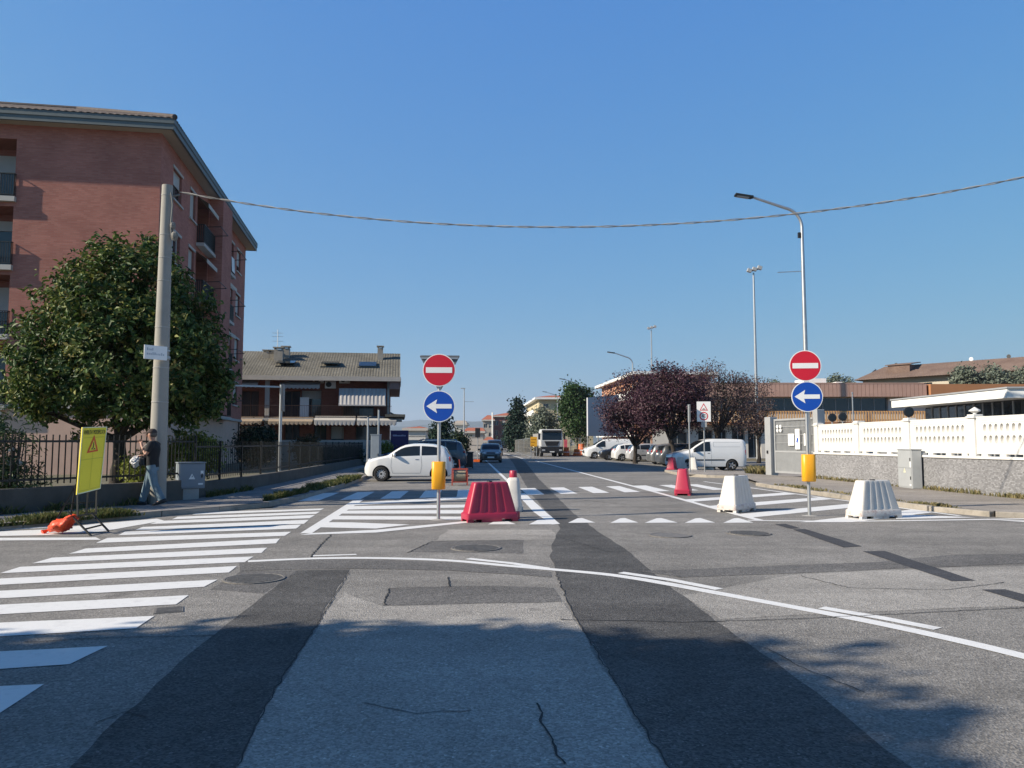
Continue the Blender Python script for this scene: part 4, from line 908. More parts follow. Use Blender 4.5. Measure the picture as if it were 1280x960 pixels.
def limbs(parent, base, r0, fork, tips, mtl, seed, lean=0.1, name='trunk'):
    r = random.Random(seed); m = MB(); b = Vector(base); f = Vector(fork)
    path = [b.lerp(f, t / 5) + Vector((r.gauss(0, lean * 0.3), r.gauss(0, lean * 0.3), 0)) * (0 < t < 5) for t in range(6)]
    m.tube([b - Vector((0, 0, 0.15))] + path, [r0 * 1.45, r0 * 1.25] + [r0 * (1 - 0.28 * t / 5) for t in range(1, 6)], 10)
    for t in tips:
        t = Vector(t); s = f - Vector((0, 0, r.uniform(0, 0.3) * (f - b).length * 0.4)); mid = s.lerp(t, 0.5) + Vector((r.gauss(0, 0.15), r.gauss(0, 0.15), r.uniform(0, 0.3)))
        m.tube([s, s.lerp(mid, 0.5), mid, mid.lerp(t, 0.5) + Vector((r.gauss(0, .1), r.gauss(0, .1), 0.05)), t], [r0 * 0.55, r0 * 0.45, r0 * 0.34, r0 * 0.2, r0 * 0.06], 7)
        for _ in range(3):
            a = s.lerp(t, r.uniform(0.4, 0.9)); e = a + Vector((r.gauss(0, 0.6), r.gauss(0, 0.6), r.uniform(0.1, 0.8)))
            m.tube([a, a.lerp(e, 0.5) + Vector((0, 0, 0.08)), e], [r0 * 0.2, r0 * 0.13, r0 * 0.03], 5)
    return m.build(name, mtl, parent, smooth=60)
M_BARK = mat('bark_grey', (0.09, 0.075, 0.06), 0.95, var=0.3, scale=6, bump=0.6, bscale=25)
M_BARKD = mat('bark_dark', (0.035, 0.028, 0.023), 0.95, var=0.3, scale=6, bump=0.6, bscale=25)
L_MAG = leaf_mat('magnolia_leaf', [(0.016, 0.04, 0.011), (0.032, 0.068, 0.018), (0.06, 0.11, 0.026), (0.13, 0.165, 0.04), (0.24, 0.23, 0.06), (0.2, 0.12, 0.055)], 0.5, 0.2, 0.22)
L_PLUM = leaf_mat('plum_leaf', [(0.028, 0.010, 0.020), (0.05, 0.019, 0.033), (0.08, 0.036, 0.052), (0.10, 0.07, 0.075)], 0.5, 0.2, 0.3)
L_PLUM2 = leaf_mat('thin_plum_leaf', [(0.045, 0.024, 0.032), (0.085, 0.05, 0.055), (0.13, 0.09, 0.08), (0.12, 0.11, 0.09)], 0.55, 0.2, 0.3)
L_GREEN = leaf_mat('street_tree_leaf', [(0.018, 0.045, 0.012), (0.035, 0.075, 0.02), (0.05, 0.10, 0.028)], 0.5, 0.25, 0.3)
L_SILVER = leaf_mat('silver_leaf', [(0.085, 0.11, 0.08), (0.14, 0.17, 0.13), (0.19, 0.215, 0.17)], 0.6, 0.2, 0.3)
L_CEDAR = leaf_mat('cedar_needles', [(0.010, 0.025, 0.018), (0.018, 0.04, 0.028), (0.03, 0.055, 0.036)], 0.6, 0.1, 0.2)
L_DARKG = leaf_mat('dark_hedge_leaf', [(0.008, 0.018, 0.008), (0.015, 0.034, 0.012), (0.03, 0.055, 0.018)], 0.5, 0.15, 0.3)
L_YELL = leaf_mat('fresh_leaf', [(0.08, 0.11, 0.02), (0.19, 0.22, 0.035), (0.34, 0.34, 0.07)], 0.5, 0.35, 0.3)
L_PHOT = leaf_mat('photinia_leaf', [(0.03, 0.04, 0.015), (0.07, 0.06, 0.02), (0.16, 0.06, 0.03)], 0.5, 0.2, 0.3)
L_OLEA = leaf_mat('oleander_leaf', [(0.03, 0.065, 0.025), (0.06, 0.10, 0.035), (0.10, 0.14, 0.055)], 0.5, 0.2, 0.3)

# big magnolia behind the fence
mg = thing('magnolia_tree', 'large glossy magnolia with dark crown behind the iron fence', 'tree', (-10.45, 20.4, 0.12))
B = [((0, 0, 3.3), (2.55, 2.4, 1.75)), ((0.05, 0, 4.75), (1.75, 1.7, 1.6)), ((-1.3, -0.2, 2.9), (1.5, 1.5, 1.15)), ((1.35, 0.1, 2.9), (1.35, 1.5, 1.3)), ((0.2, 0.1, 5.55), (1.0, 1.0, 0.85)), ((-0.9, -0.3, 4.3), (1.2, 1.2, 1.1)), ((1.0, 0.2, 4.3), (1.15, 1.2, 1.1)), ((-2.0, 0, 2.5), (0.75, 0.9, 0.75)), ((1.9, 0.3, 2.6), (0.75, 0.9, 0.8))]
B = [((c[0] * 1.08, c[1] * 1.0, c[2] * 1.09), (q[0] * 1.06, q[1] * 0.95, q[2] * 1.07)) for c, q in B]
p, n, t = crown_points(B, 42000, 5, 0.4, 0.07, 1.1, 12, 0.10, 0.22)
leaf_mesh('crown', p, n, 0.175, 0.45, L_MAG, mg, 5, t ** 1.25 * 0.95 + 0.02)
limbs(mg, (0.02, 0, 0), 0.2, (0.05, 0, 1.6), [(-1.8, -0.4, 2.3), (1.7, 0.3, 2.2), (0.4, 0.8, 3.9), (-0.8, 0.5, 3.8), (0.9, -0.8, 3.3), (0.05, 0, 5.0)], M_BARKD, 3)
# shade trees standing outside the picture on the left, whose shadow lies on the crossing
for i, (x, y, sd) in enumerate([(-11.2, 0.60, 21), (-17.5, -3.2, 22)]):
    o = thing('broadleaf_tree', ['broad street tree casting its shade over the near crossing', 'second broad street tree further back along the near pavement'][i], 'tree', (x, y, 0.0), 0.0, 'street trees beside the near crossing')
    BB = [((0, 0, 5.2), (2.2, 2.4, 2.4)), ((0.2, 1.2, 4.8), (1.9, 1.7, 1.9)), ((-0.2, -1.0, 4.6), (1.9, 1.7, 1.9)), ((0.2, 0.2, 6.5), (1.6, 1.7, 1.15)), ((0.3, 0.7, 3.6), (1.6, 1.3, 1.3)), ((-0.6, -1.2, 3.5), (1.6, 1.4, 1.3))]
    p, n, t = crown_points(BB, 30000, sd, 0.1, -0.4, 0.9, 12, 0.2, 0.09); leaf_mesh('crown', p, n, 0.36, 0.6, L_GREEN, o, sd, t)
    limbs(o, (0, 0, 0), 0.2, (0.1, 0, 2.4), [(-1.5, -0.5, 4.4), (1.5, 0.4, 4.6), (0.2, 1.6, 5.0), (0.2, -1.6, 4.8), (0, 0, 6.6)], M_BARK, sd)

# purple plum trees beside the car park
def plum(px, Y, name_i, blobs, n, seed, mtl, gap, fork, size=0.17, base_z=0.02, r0=0.17):
    b = P(px, 560, Y)
    o = thing('plum_tree', name_i, 'tree', (b.x, Y, base_z), 0, 'purple plum trees by the car park')
    p, q, t = crown_points(blobs, n, seed, 0.25, gap, 0.8, 9, 0.2); leaf_mesh('crown', p, q, size, 0.55, mtl, o, seed, t)
    top = max(c[2] + r[2] for c, r in blobs); w = max(abs(c[0]) + r[0] for c, r in blobs)
    r = random.Random(seed)
    tips = [((r.uniform(-0.85, 0.85)) * w, r.uniform(-0.7, 0.7) * w, r.uniform(0.45, 0.95) * top) for _ in range(9)]
    limbs(o, (0, 0, 0), r0, fork, tips, M_BARKD, seed)
    return o
plum(794, 57, 'dense wide purple plum tree farthest up the car park', [((-0.2, 0, 4.2), (2.6, 2.4, 2.4)), ((0.9, 0, 4.0), (1.8, 1.8, 2.2)), ((-1.4, 0, 3.2), (1.2, 1.3, 1.5)), ((0.4, 0, 6.0), (1.6, 1.4, 0.9))], 15000, 31, L_PLUM, 0.02, (0, 0, 1.3))
plum(846, 49.5, 'purple plum tree with tall crown behind the narrow edge-on sign', [((-0.2, 0, 4.3), (2.5, 2.3, 2.0)), ((-1.6, 0, 3.7), (1.5, 1.7, 1.5)), ((0.8, 0, 4.7), (1.4, 1.5, 1.6)), ((-0.6, 0, 6.2), (0.95, 0.9, 0.75)), ((0.2, 0, 3.2), (1.6, 1.6, 0.9))], 13500, 32, L_PLUM, 0.04, (-0.4, 0, 1.8))
plum(898, 53, 'thin half bare plum tree showing its branches behind the white van', [((0, 0, 4.3), (2.7, 2.4, 2.2)), ((-0.6, 0, 6.3), (1.2, 1.2, 0.9)), ((1.7, 0, 4.3), (1.5, 1.6, 1.8)), ((-1.6, 0, 4.0), (1.4, 1.5, 1.6)), ((0.9, 0, 5.6), (1.2, 1.2, 0.9))], 8200, 33, L_PLUM2, 0.13, (-0.1, 0, 1.9), 0.15)
plum(948, 58, 'thin small plum tree beside the grey gate', [((0, 0, 4.4), (1.3, 1.5, 2.4)), ((-0.6, 0, 3.2), (1.2, 1.2, 1.4))], 2600, 34, L_PLUM2, 0.16, (0, 0, 2.0), 0.16, r0=0.14)

def tree(label, px, Y, py_top, halfw_px, py_bot, mtl, seed, n, size, shape='round', group=None, trunk=True, name='street_tree', gap=0.0, cat='tree', shell=0.3, dz=0.0):
    b = P(px, 560, Y); top = P(px, py_top, Y).z; bot = P(px, py_bot, Y).z; w = halfw_px / F * Y
    o = thing(name, label, cat, (b.x, Y, dz), 0, group); top -= dz; bot -= dz
    r = random.Random(seed); blobs = []
    if shape == 'round':
        c = (top + bot) / 2; blobs = [((0, 0, c), (w * 0.9, w * 0.9, (top - bot) * 0.47))]
        for _ in range(6):
            a = r.uniform(0, 6.28); h = r.uniform(-0.25, 0.42); k = math.sqrt(max(0.05, 1 - (2 * h) ** 2)) * 0.55
            blobs.append(((w * k * math.cos(a), w * k * math.sin(a), c + h * (top - bot)), (w * 0.48, w * 0.48, (top - bot) * 0.2)))
    else:
        k = 7
        for i in range(k):
            t = i / (k - 1); ww = w * (1 - 0.78 * t) * r.uniform(0.85, 1.12)
            for s in range(3):
                a = r.uniform(0, 6.28); blobs.append(((ww * 0.35 * math.cos(a), ww * 0.35 * math.sin(a), bot + (top - bot) * (0.06 + 0.88 * t)), (ww * 0.8, ww * 0.8, (top - bot) * 0.10)))
    p, q, t = crown_points(blobs, n, seed, shell, gap, 2.2 / w, 8, size * 1.1); leaf_mesh('crown', p, q, size, 0.6, mtl, o, seed, t)
    if trunk: limbs(o, (0, 0, 0), 0.045 * w + 0.08, (0, 0, max(0.5, bot + 0.15 * (top - bot))), [(r.uniform(-.6, .6) * w, r.uniform(-.6, .6) * w, r.uniform(0.4, 0.9) * top) for _ in range(5)], M_BARK, seed)
    return o
tree('dark cedar with ragged drooping top beside the rose brick block', 647, 128, 501, 17, 560, L_CEDAR, 41, 7000, 0.5, 'cone', name='cedar_tree', gap=0.04)
tree('silvery green rounded tree behind the lorry', 679, 118, 508, 21, 562, L_SILVER, 42, 8000, 0.4, 'round')
tree('tall bright green tree right of the lorry', 722, 108, 479, 22, 556, L_GREEN, 43, 10000, 0.4, 'round')
tree('dark conifer behind the left no-entry sign post', 551, 95, 518, 18, 565, L_CEDAR, 44, 5000, 0.4, 'cone', name='conifer_tree')
tree('dark shrub tree between the blue car and the small red roofed house', 573, 88, 541, 10, 568, L_DARKG, 45, 2500, 0.3, 'round', name='shrub')
for i, (px, pt_, hw) in enumerate([(1215, 462, 20), (1250, 461, 20), (1283, 460, 22)]):
    tree(['left grey-green olive tree behind the ochre band', 'middle grey-green olive tree behind the ochre band', 'right grey-green olive tree at the picture edge'][i], px, 92, pt_, hw, 500, L_SILVER, 46 + i, 4000, 0.35, group='olive trees behind the school', name='olive_tree')
for i, (px, hw, pt_) in enumerate([(1046, 9, 468), (1062, 8, 471), (970, 9, 478)]):
    tree(['small far tree behind the white roof box', 'tiny far tree right of the white roof box', 'tiny far tree over the copper band near the plum tree'][i], px, 150, pt_, hw, 500, L_SILVER, 51 + i, 1500, 0.45, group='far trees over the school roof', name='far_tree')
# shrubs behind the left fences
tree('fresh yellow-green shrub behind the fence and grey cabinet', 243, 21.3, 540, 36, 603, L_YELL, 61, 5500, 0.11, trunk=False, name='garden_shrub', cat='shrub', dz=0.16, gap=0.02)
tree('pale green shrub between magnolia trunk and concrete pole', 172, 20.0, 575, 16, 606, L_YELL, 62, 1200, 0.11, trunk=False, name='garden_shrub', cat='shrub', dz=0.16, gap=0.05)
tree('broad dark yew shrub in front of the brown house', 318, 40, 530, 25, 586, L_DARKG, 63, 6000, 0.16, trunk=False, name='yew_shrub', cat='shrub', dz=0.16)
tree('rounded shrub with reddish top behind the second fence', 384, 43, 549, 17, 582, L_PHOT, 64, 4000, 0.14, trunk=False, name='photinia_shrub', cat='shrub', dz=0.16)
tree('low clipped dark hedge left of the grey cabinets', 436, 49, 559, 22, 580, L_DARKG, 65, 3500, 0.16, trunk=False, name='hedge', cat='hedge', dz=0.16)
tree('low dark hedge beside the reddish shrub', 412, 51, 560, 13, 580, L_DARKG, 66, 2200, 0.16, trunk=False, name='hedge', cat='hedge', dz=0.16)
tree('small bright shrub between cabinets and purple panel', 482, 50, 554, 8, 572, L_YELL, 67, 900, 0.14, trunk=False, name='garden_shrub', cat='shrub', dz=0.1)
# oleander with white flowers
ol = thing('oleander_bush', 'oleander bush with white flowers at the fence corner', 'shrub', (-10.55, 15.9, 0.16))
p, q, t = crown_points([((0, 0, 1.0), (0.75, 0.7, 1.0)), ((-0.7, 0, 1.1), (0.8, 0.7, 1.0)), ((0.3, 0.1, 0.55), (0.6, 0.5, 0.55)), ((-0.3, -0.2, 1.6), (0.6, 0.6, 0.6))], 5200, 71, 0.2, 0.08, 1.3, 7, 0.1)
leaf_mesh('foliage', p, q, 0.15, 0.2, L_OLEA, ol, 71, t)
r = random.Random(72); k = [tuple(p[r.randrange(len(p))] * 1.04) for _ in range(34)]
fp = np.array([[a + r.gauss(0, 0.03) for a in c] for c in k for _ in range(6)]); leaf_mesh('blossom', fp, np.random.RandomState(4).normal(size=(len(fp), 3)), 0.07, 0.8, leaf_mat('white_petal', [(0.7, 0.7, 0.68), (0.8, 0.8, 0.78)], 0.6, 0.3), ol, 73)
m = MB()
for i in range(14): a = r.uniform(0, 6.28); m.tube([(0.1 * math.cos(a), 0.1 * math.sin(a), -0.05), (0.35 * math.cos(a), 0.35 * math.sin(a), 0.8), (0.6 * math.cos(a) - 0.2, 0.6 * math.sin(a), 1.6)], [0.02, 0.015, 0.006], 5)
m.build('stem', M_BARK, ol)
# ------------------------------------------------------------------ fences, walls, poles, signs, barriers
M_WALLD = mat('old_wall_concrete', (0.09, 0.083, 0.072), 0.95, var=0.22, scale=2, bump=0.4, bscale=40, stain=(0.05, 0.045, 0.04), stain_amt=0.7, sscale=1.6)
def iron_fence(label, pts, wall_h, rail_h, seed, gap=0.135, group='iron fences on low walls', bw=0.02):
    o = thing('iron_fence', label, 'fence', (pts[0].x, pts[0].y, 0.0), 0, group); off = Vector((pts[0].x, pts[0].y, 0))
    w = MB(); pk = MB(); rl = MB(); ps = MB()
    L_ = [p - off for p in pts]
    def offs(i, dist):
        d0 = (L_[i] - L_[i - 1]).normalized() if i > 0 else None; d1 = (L_[i + 1] - L_[i]).normalized() if i < len(L_) - 1 else None
        d = d0 if d1 is None else d1 if d0 is None else (d0 + d1).normalized(); n = Vector((-d.y, d.x, 0)); return L_[i] + n * dist
    rings = []
    for i in range(len(L_)):
        a, b = offs(i, 0.0), offs(i, 0.22)
        rings.append([(a.x, a.y, 0.0), (b.x, b.y, 0.0), (b.x, b.y, wall_h), (a.x, a.y, wall_h)])
    w.loft(rings)
    for i in range(len(L_) - 1):
        a, b = offs(i, 0.11), offs(i + 1, 0.11); d = (b - a).normalized(); L = (b - a).length
        for z in (wall_h + 0.16, rail_h - 0.14): rl.bar(a + Vector((0, 0, z)), b + Vector((0, 0, z)), 0.016, 0.045)
        for k in range(int(L / gap)):
            p = a + d * (k + 0.5) * gap
            pk.bar(p + Vector((0, 0, wall_h + 0.06)), p + Vector((0, 0, rail_h)), bw, bw)
        np_ = max(1, round(L / 2.0))
        for k in range(np_ + (1 if i == len(L_) - 2 else 0)):
            p = a + d * (L * k / np_); q = MB(); q.bar(p + Vector((0, 0, wall_h - 0.02)), p + Vector((0, 0, rail_h + 0.02)), 0.05, 0.05); q.build('post', M_IRON, o)
    w.build('wall', M_WALLD, o, bevel=0.015); rl.build('rail', M_IRON, o); pk.build('pickets', M_IRON, o)
    return o
iron_fence('dark iron fence on a low wall in front of the magnolia', [WL[1], WL[2], WL[3], WL[4]], 0.60, 1.68, 1)
iron_fence('dark iron fence on a low wall running beside the left pavement', [WL[4] + Vector((0, 0.02, 0)), WL[5], WL[6], WL[7]], 0.50, 1.55, 2, 0.15, bw=0.014)

# right boundary wall: rough grey base, white pierced panels
M_PEBBLE = brick('grey_block_facing', (0.30, 0.30, 0.315), (0.16, 0.16, 0.17), (0.2, 0.2, 0.2), sc=1.0, bw=0.07, rh=0.04, ms=0.004)
M_BALU = mat('white_cast_stone', (0.63, 0.62, 0.595), 0.75, var=0.06, scale=1.5, stain=(0.55, 0.53, 0.48), stain_amt=0.35, sscale=2)
a, b = WR[3], WR[1]; d = (b - a).normalized(); LW = (b - a).length + 1.6
wl = thing('boundary_wall', 'white pierced balustrade wall on a rough grey base along the right pavement', 'boundary wall', (a.x, a.y, 0.1), math.atan2(d.y, d.x))
HB = 0.97; mb = MB(); mb.box(0, LW, -0.22, 0.1, -0.1, HB); mb.build('base', M_PEBBLE, wl, bevel=0.01)
mb = MB(); mb.box(-0.03, LW, -0.26, 0.14, HB, HB + 0.07); mb.build('coping', M_BALU, wl, bevel=0.01)
SP = 3.1; xs = [0.12 + SP * k for k in range(6)]
# local -y faces the pavement (u runs towards the camera, pavement on its right)
for k, x in enumerate(xs):
    if x > LW: break
    m = MB(); m.box(x - 0.13, x + 0.13, -0.21, 0.05, HB + 0.07, HB + 1.12); m.box(x - 0.17, x + 0.17, -0.25, 0.09, HB + 1.12, HB + 1.18); m.box(x - 0.14, x + 0.14, -0.22, 0.06, HB + 1.18, HB + 1.23)
    ps = m.build('post', M_BALU, wl, bevel=0.008)
    m = MB(); m.lathe([(0.05, 0), (0.05, 0.04), (0.15, 0.09), (0.15, 0.11), (0.05, 0.18), (0.001, 0.21)], 8, (x, -0.08, HB + 1.23)); (m.build('finial', M_BALU, ps) if k == 3 else None)
    if k == len(xs) - 1 or x + SP > LW + 2: break
    m = MB(); x0, x1 = x + 0.13, min(x + SP - 0.13, LW); zb, zt = HB + 0.07, HB + 1.12
    m.box(x0, x1, -0.17, -0.01, zt, zt + 0.04)
    for s_ in (0.1, 0.35, 0.65, 0.9): xx = x0 + (x1 - x0) * s_; m.box(xx - 0.12, xx + 0.12, -0.15, -0.03, zb, zb + 0.07)
    zr0, zr1, xr0, xr1 = zb + 0.30, zt - 0.13, x0 + 0.22, x1 - 0.22
    m.box(x0, x1, -0.16, -0.02, zr1 + 0.06, zt); m.box(x0, x1, -0.16, -0.02, zb + 0.07, zr0 - 0.06)
    m.box(x0, x1, -0.15, -0.02, zr1, zr1 + 0.06); m.box(x0, x1, -0.15, -0.02, zr0 - 0.06, zr0); m.box(x0, xr0, -0.15, -0.02, zr0, zr1); m.box(xr1, x1, -0.15, -0.02, zr0, zr1); m.box(xr0, xr1, -0.057, -0.02, zr0, zr1)
    nb = 11; cwid, chei = (xr1 - xr0) / nb, (zr1 - zr0) / 2; hw, hh = cwid / 2, chei / 2; ca = math.atan2(hh, hw)
    ths = sorted([q * math.pi / 12 for q in range(24)] + [ca, math.pi - ca, math.pi + ca, -ca + 2 * math.pi])
    for r_ in range(2):
        for i in range(nb):
            cx_, cz_ = xr0 + cwid * (i + 0.5), zr0 + chei * (r_ + 0.5)
            R0, R1, R2 = [], [], []
            for th in ths:
                c_, s__ = math.cos(th), math.sin(th); t_ = min(hw / max(1e-6, abs(c_)), hh / max(1e-6, abs(s__)))
                R0.append((cx_ + c_ * t_, -0.14, cz_ + s__ * t_)); R1.append((cx_ + hw * 0.64 * c_, -0.14, cz_ + hh * 0.76 * s__)); R2.append((cx_ + hw * 0.58 * c_, -0.058, cz_ + hh * 0.70 * s__))
            m.loft([R2, R1, R0], caps=False)
    m.build('balustrade_panel', M_BALU, wl, smooth=40)
# grey gate and its posts
gp = G(967, 594, 0.1); gq = G(1026, 598, 0.1); gd = (gq - gp); GL = gd.length
gt = thing('metal_gate', 'grey metal pedestrian gate with notices between grey posts', 'gate', (gp.x, gp.y, 0.1), math.atan2(gd.y, gd.x))
for x, w, h in ((-0.12, 0.42, 2.55), (GL - 0.02, 0.3, 2.75)):
    m = MB(); m.box(x - w / 2, x + w / 2, -0.18, 0.18, -0.1, h); m.build('post', M_STEEL, gt, bevel=0.02)
m = MB(); x0, x1 = 0.15, GL - 0.25
for q in ((x0, x0 + 0.08, 0.12, 2.45), (x1 - 0.08, x1, 0.12, 2.45)): m.box(q[0], q[1], -0.03, 0.03, q[2], q[3])
for z in (0.12, 1.0, 2.37): m.box(x0 + 0.08, x1 - 0.08, -0.03, 0.03, z, z + 0.08)
m.build('frame', M_STEEL, gt)
m = MB(); x = x0 + 0.12
while x < x1 - 0.1: m.box(x, x + 0.02, -0.01, 0.01, 1.08, 2.37); x += 0.085
for z in (1.4, 1.75, 2.1): m.box(x0 + 0.08, x1 - 0.08, -0.014, -0.011, z, z + 0.02)
m.build('bars', M_STEEL, gt)
m = MB(); m.box(x0 + 0.08, x1 - 0.08, -0.01, 0.01, 0.2, 1.0); m.build('lower_panel', mat('gate_panel', (0.25, 0.26, 0.27), 0.5, 0.2), gt)
m = MB(); m.box(x0 + 0.08, x1 - 0.08, 0.05, 0.06, 1.02, 2.37); m.build('mesh_backing', mat('gate_mesh', (0.20, 0.21, 0.22), 0.7), gt)
for x, z, w, h in ((0.44, 1.45, 0.42, 0.5), (0.60, 1.40, 0.30, 0.85), (0.82, 1.45, 0.4, 0.5)):
    m = MB(); xx = x0 + (x1 - x0) * x; y = -0.035 if w > 0.35 else -0.045; m.box(xx - w / 2, xx + w / 2, y - 0.006, y, z - h * 0.3, z + h * 0.7); o_ = m.build('notice', M_SIGNW, gt)
    if w < 0.35: m = MB(); m.cbox((xx, y - 0.009, z + 0.12), 0.1, 0.004, 0.2, 0, Matrix.Rotation(0.3, 3, 'Y')); m.build('emblem', M_BLUE, o_)
for zz in (1.95, 2.12):
    for sg in (-1, 1): m = MB(); m.lathe([(0.001, -0.04), (0.075, -0.04), (0.075, -0.034), (0.001, -0.034)], 14, (x0 + 0.38 + sg * 0.11, 0, zz), 'y'); m.build('disc', M_SIGNW, gt)
m = MB(); m.box(-0.16, -0.08, -0.22, -0.18, 0.95, 1.08); m.build('handle', M_BLACK, gt)
# red tubular rail by the school door
rr = thing('tube_rail', 'red topped tubular rail near the school door', 'rail', (P(978, 560, 60).x, 60, 0))
m = MB()
for i in range(5): m.tube([(-1.2 + i * 0.6, 0, 0), (-1.2 + i * 0.6, 0, 1.0)], 0.03, 6)
m.build('upright', M_GALV, rr); m = MB(); m.tube([(-1.25, 0, 1.03), (1.25, 0, 1.03)], 0.05, 8); m.build('top_rail', M_RED, rr)

# electrical cabinets
def cabinet(label, p, rz, w, dpt, h, base, m_, door=True, tri=False, split=None, name='electrical_cabinet', bm=None):
    o = thing(name, label, 'cabinet', p, rz, None)
    m = MB(); m.box(-w / 2, w / 2, -dpt / 2, dpt / 2, base, base + h); b = m.build('body', m_, o, bevel=0.012)
    m = MB(); m.box(-w / 2 - 0.02, w / 2 + 0.02, -dpt / 2 - 0.025, dpt / 2 + 0.02, base + h, base + h + 0.03); m.build('lid', m_, o, bevel=0.008)
    if base > 0.02: m = MB(); m.box(-w * 0.3, w * 0.3, -dpt * 0.4, dpt * 0.4, -0.02, base); m.build('base', bm or M_CONC, o, bevel=0.008)
    zs = [base + 0.04, base + h - 0.03] if split is None else [base + 0.04, base + h * split - 0.01, base + h * split + 0.01, base + h - 0.03]
    for i in range(0, len(zs), 2):
        m = MB(); m.box(-w / 2 + 0.025, w / 2 - 0.025, -dpt / 2 - 0.012, -dpt / 2 - 0.002, zs[i], zs[i + 1]); d_ = m.build('door', m_, o, bevel=0.005)
        m = MB(); m.box(w / 2 - 0.09, w / 2 - 0.06, -dpt / 2 - 0.03, -dpt / 2 - 0.012, (zs[i] + zs[i + 1]) / 2 - 0.05, (zs[i] + zs[i + 1]) / 2 + 0.05); m.build('handle', M_BLACK, d_)
        if tri and i == len(zs) - 2:
            z = base + h * 0.45; y = -dpt / 2 - 0.016
            m = MB(); m.prism([(-0.075, y, z - 0.05), (0.075, y, z - 0.05), (0, y, z + 0.09)], (0, 0.003, 0)); m.build('warning_triangle', mat('triangle_pale', (0.75, 0.73, 0.5), 0.5) if tri == 1 else M_SIGNW, d_)
            m = MB(); m.prism([(-0.012, y - 0.002, z - 0.025), (0.008, y - 0.002, z + 0.005), (-0.008, y - 0.002, z + 0.005), (0.012, y - 0.002, z + 0.05), (0.016, y - 0.002, z + 0.015), (0.02, y - 0.002, z + 0.015)], (0, 0.001, 0)); m.build('bolt_mark', M_BLACK, d_)
            m = MB(); m.box(w / 2 - 0.16, w / 2 - 0.05, y, y + 0.003, base + 0.09, base + 0.13); m.box(w / 2 - 0.11, w / 2 - 0.04, y, y + 0.003, base + h * 0.55, base + h * 0.7); m.build('label_plate', M_SIGNW, d_)
    return o
M_CABG = mat('cabinet_grey', (0.21, 0.245, 0.28), 0.55, var=0.08, stain=(0.2, 0.21, 0.22), stain_amt=0.4)
M_CABL = mat('cabinet_pale', (0.34, 0.355, 0.365), 0.55, var=0.08, stain=(0.26, 0.265, 0.27), stain_amt=0.4)
p = G(237, 624, 0.115); cabinet('blue-grey electrical cabinet with warning triangle beside the concrete pole', (p.x, p.y, 0.115), 0.60, 0.62, 0.34, 0.62, 0.27, M_CABG, tri=2)
p = G(1138, 610, 0.113); cabinet('pale grey two door street cabinet against the right boundary wall', (12.40, 24.07, 0.113), -math.pi / 2 - 0.05, 0.95, 0.30, 1.18, 0.0, M_CABL, split=0.52, tri=1)
p = P(465.5, 570, 33); cabinet('pale low cabinet standing at the fence end beside the white hatchback', (p.x, 33.2, 0.115), 0, 0.5, 0.4, 0.62, 0.0, M_CABL)
cabinet('tall blue-grey cabinet standing just behind the pale low one', (P(469, 560, 34).x, 34.2, 0.115), 0, 0.4, 0.4, 1.75, 0.0, M_CABG)
for px, y0, dd, lab in ((459.5, 521, 35.5, 'thin grey post left of the tall blue-grey cabinet'), (472.8, 512, 35.5, 'thin grey post rising behind the tall blue-grey cabinet')):
    b = P(px, 560, dd); z = P(px, y0, dd).z; o = thing('steel_post', lab, 'post', (b.x, dd, 0.1)); m = MB(); m.tube([(0, 0, 0), (0, 0, z - 0.1)], 0.045, 10); m.build('pole', M_GALV, o); m = MB(); m.lathe([(0.05, z - 0.12), (0.05, z - 0.07), (0.001, z - 0.06)], 10); m.build('cap', M_BLACK, o)
# purple panel
p = P(499.5, 550, 52); o = thing('totem_sign', 'dark purple totem sign with one pale line of lettering', 'sign', (p.x, 52, 0.1))
m = MB(); z = P(499, 538, 52).z - 0.1; m.box(-0.6, 0.6, -0.12, 0.12, 0.1, z); m.build('panel', mat('purple_panel', (0.030, 0.014, 0.10), 0.45, var=0.08), o, bevel=0.02)
m = MB(); m.box(-0.5, 0.5, -0.1, 0.1, -0.05, 0.1); m.build('base', M_CONC, o)
m = MB(); r = random.Random(5); x = -0.44
while x < 0.4: w = r.uniform(0.03, 0.06); m.box(x, x + w, -0.128, -0.121, z - 0.40, z - 0.40 + r.choice([0.08, 0.08, 0.11])); x += w + 0.02
m.build('lettering', mat('lettering_lilac', (0.5, 0.47, 0.62), 0.5), o)

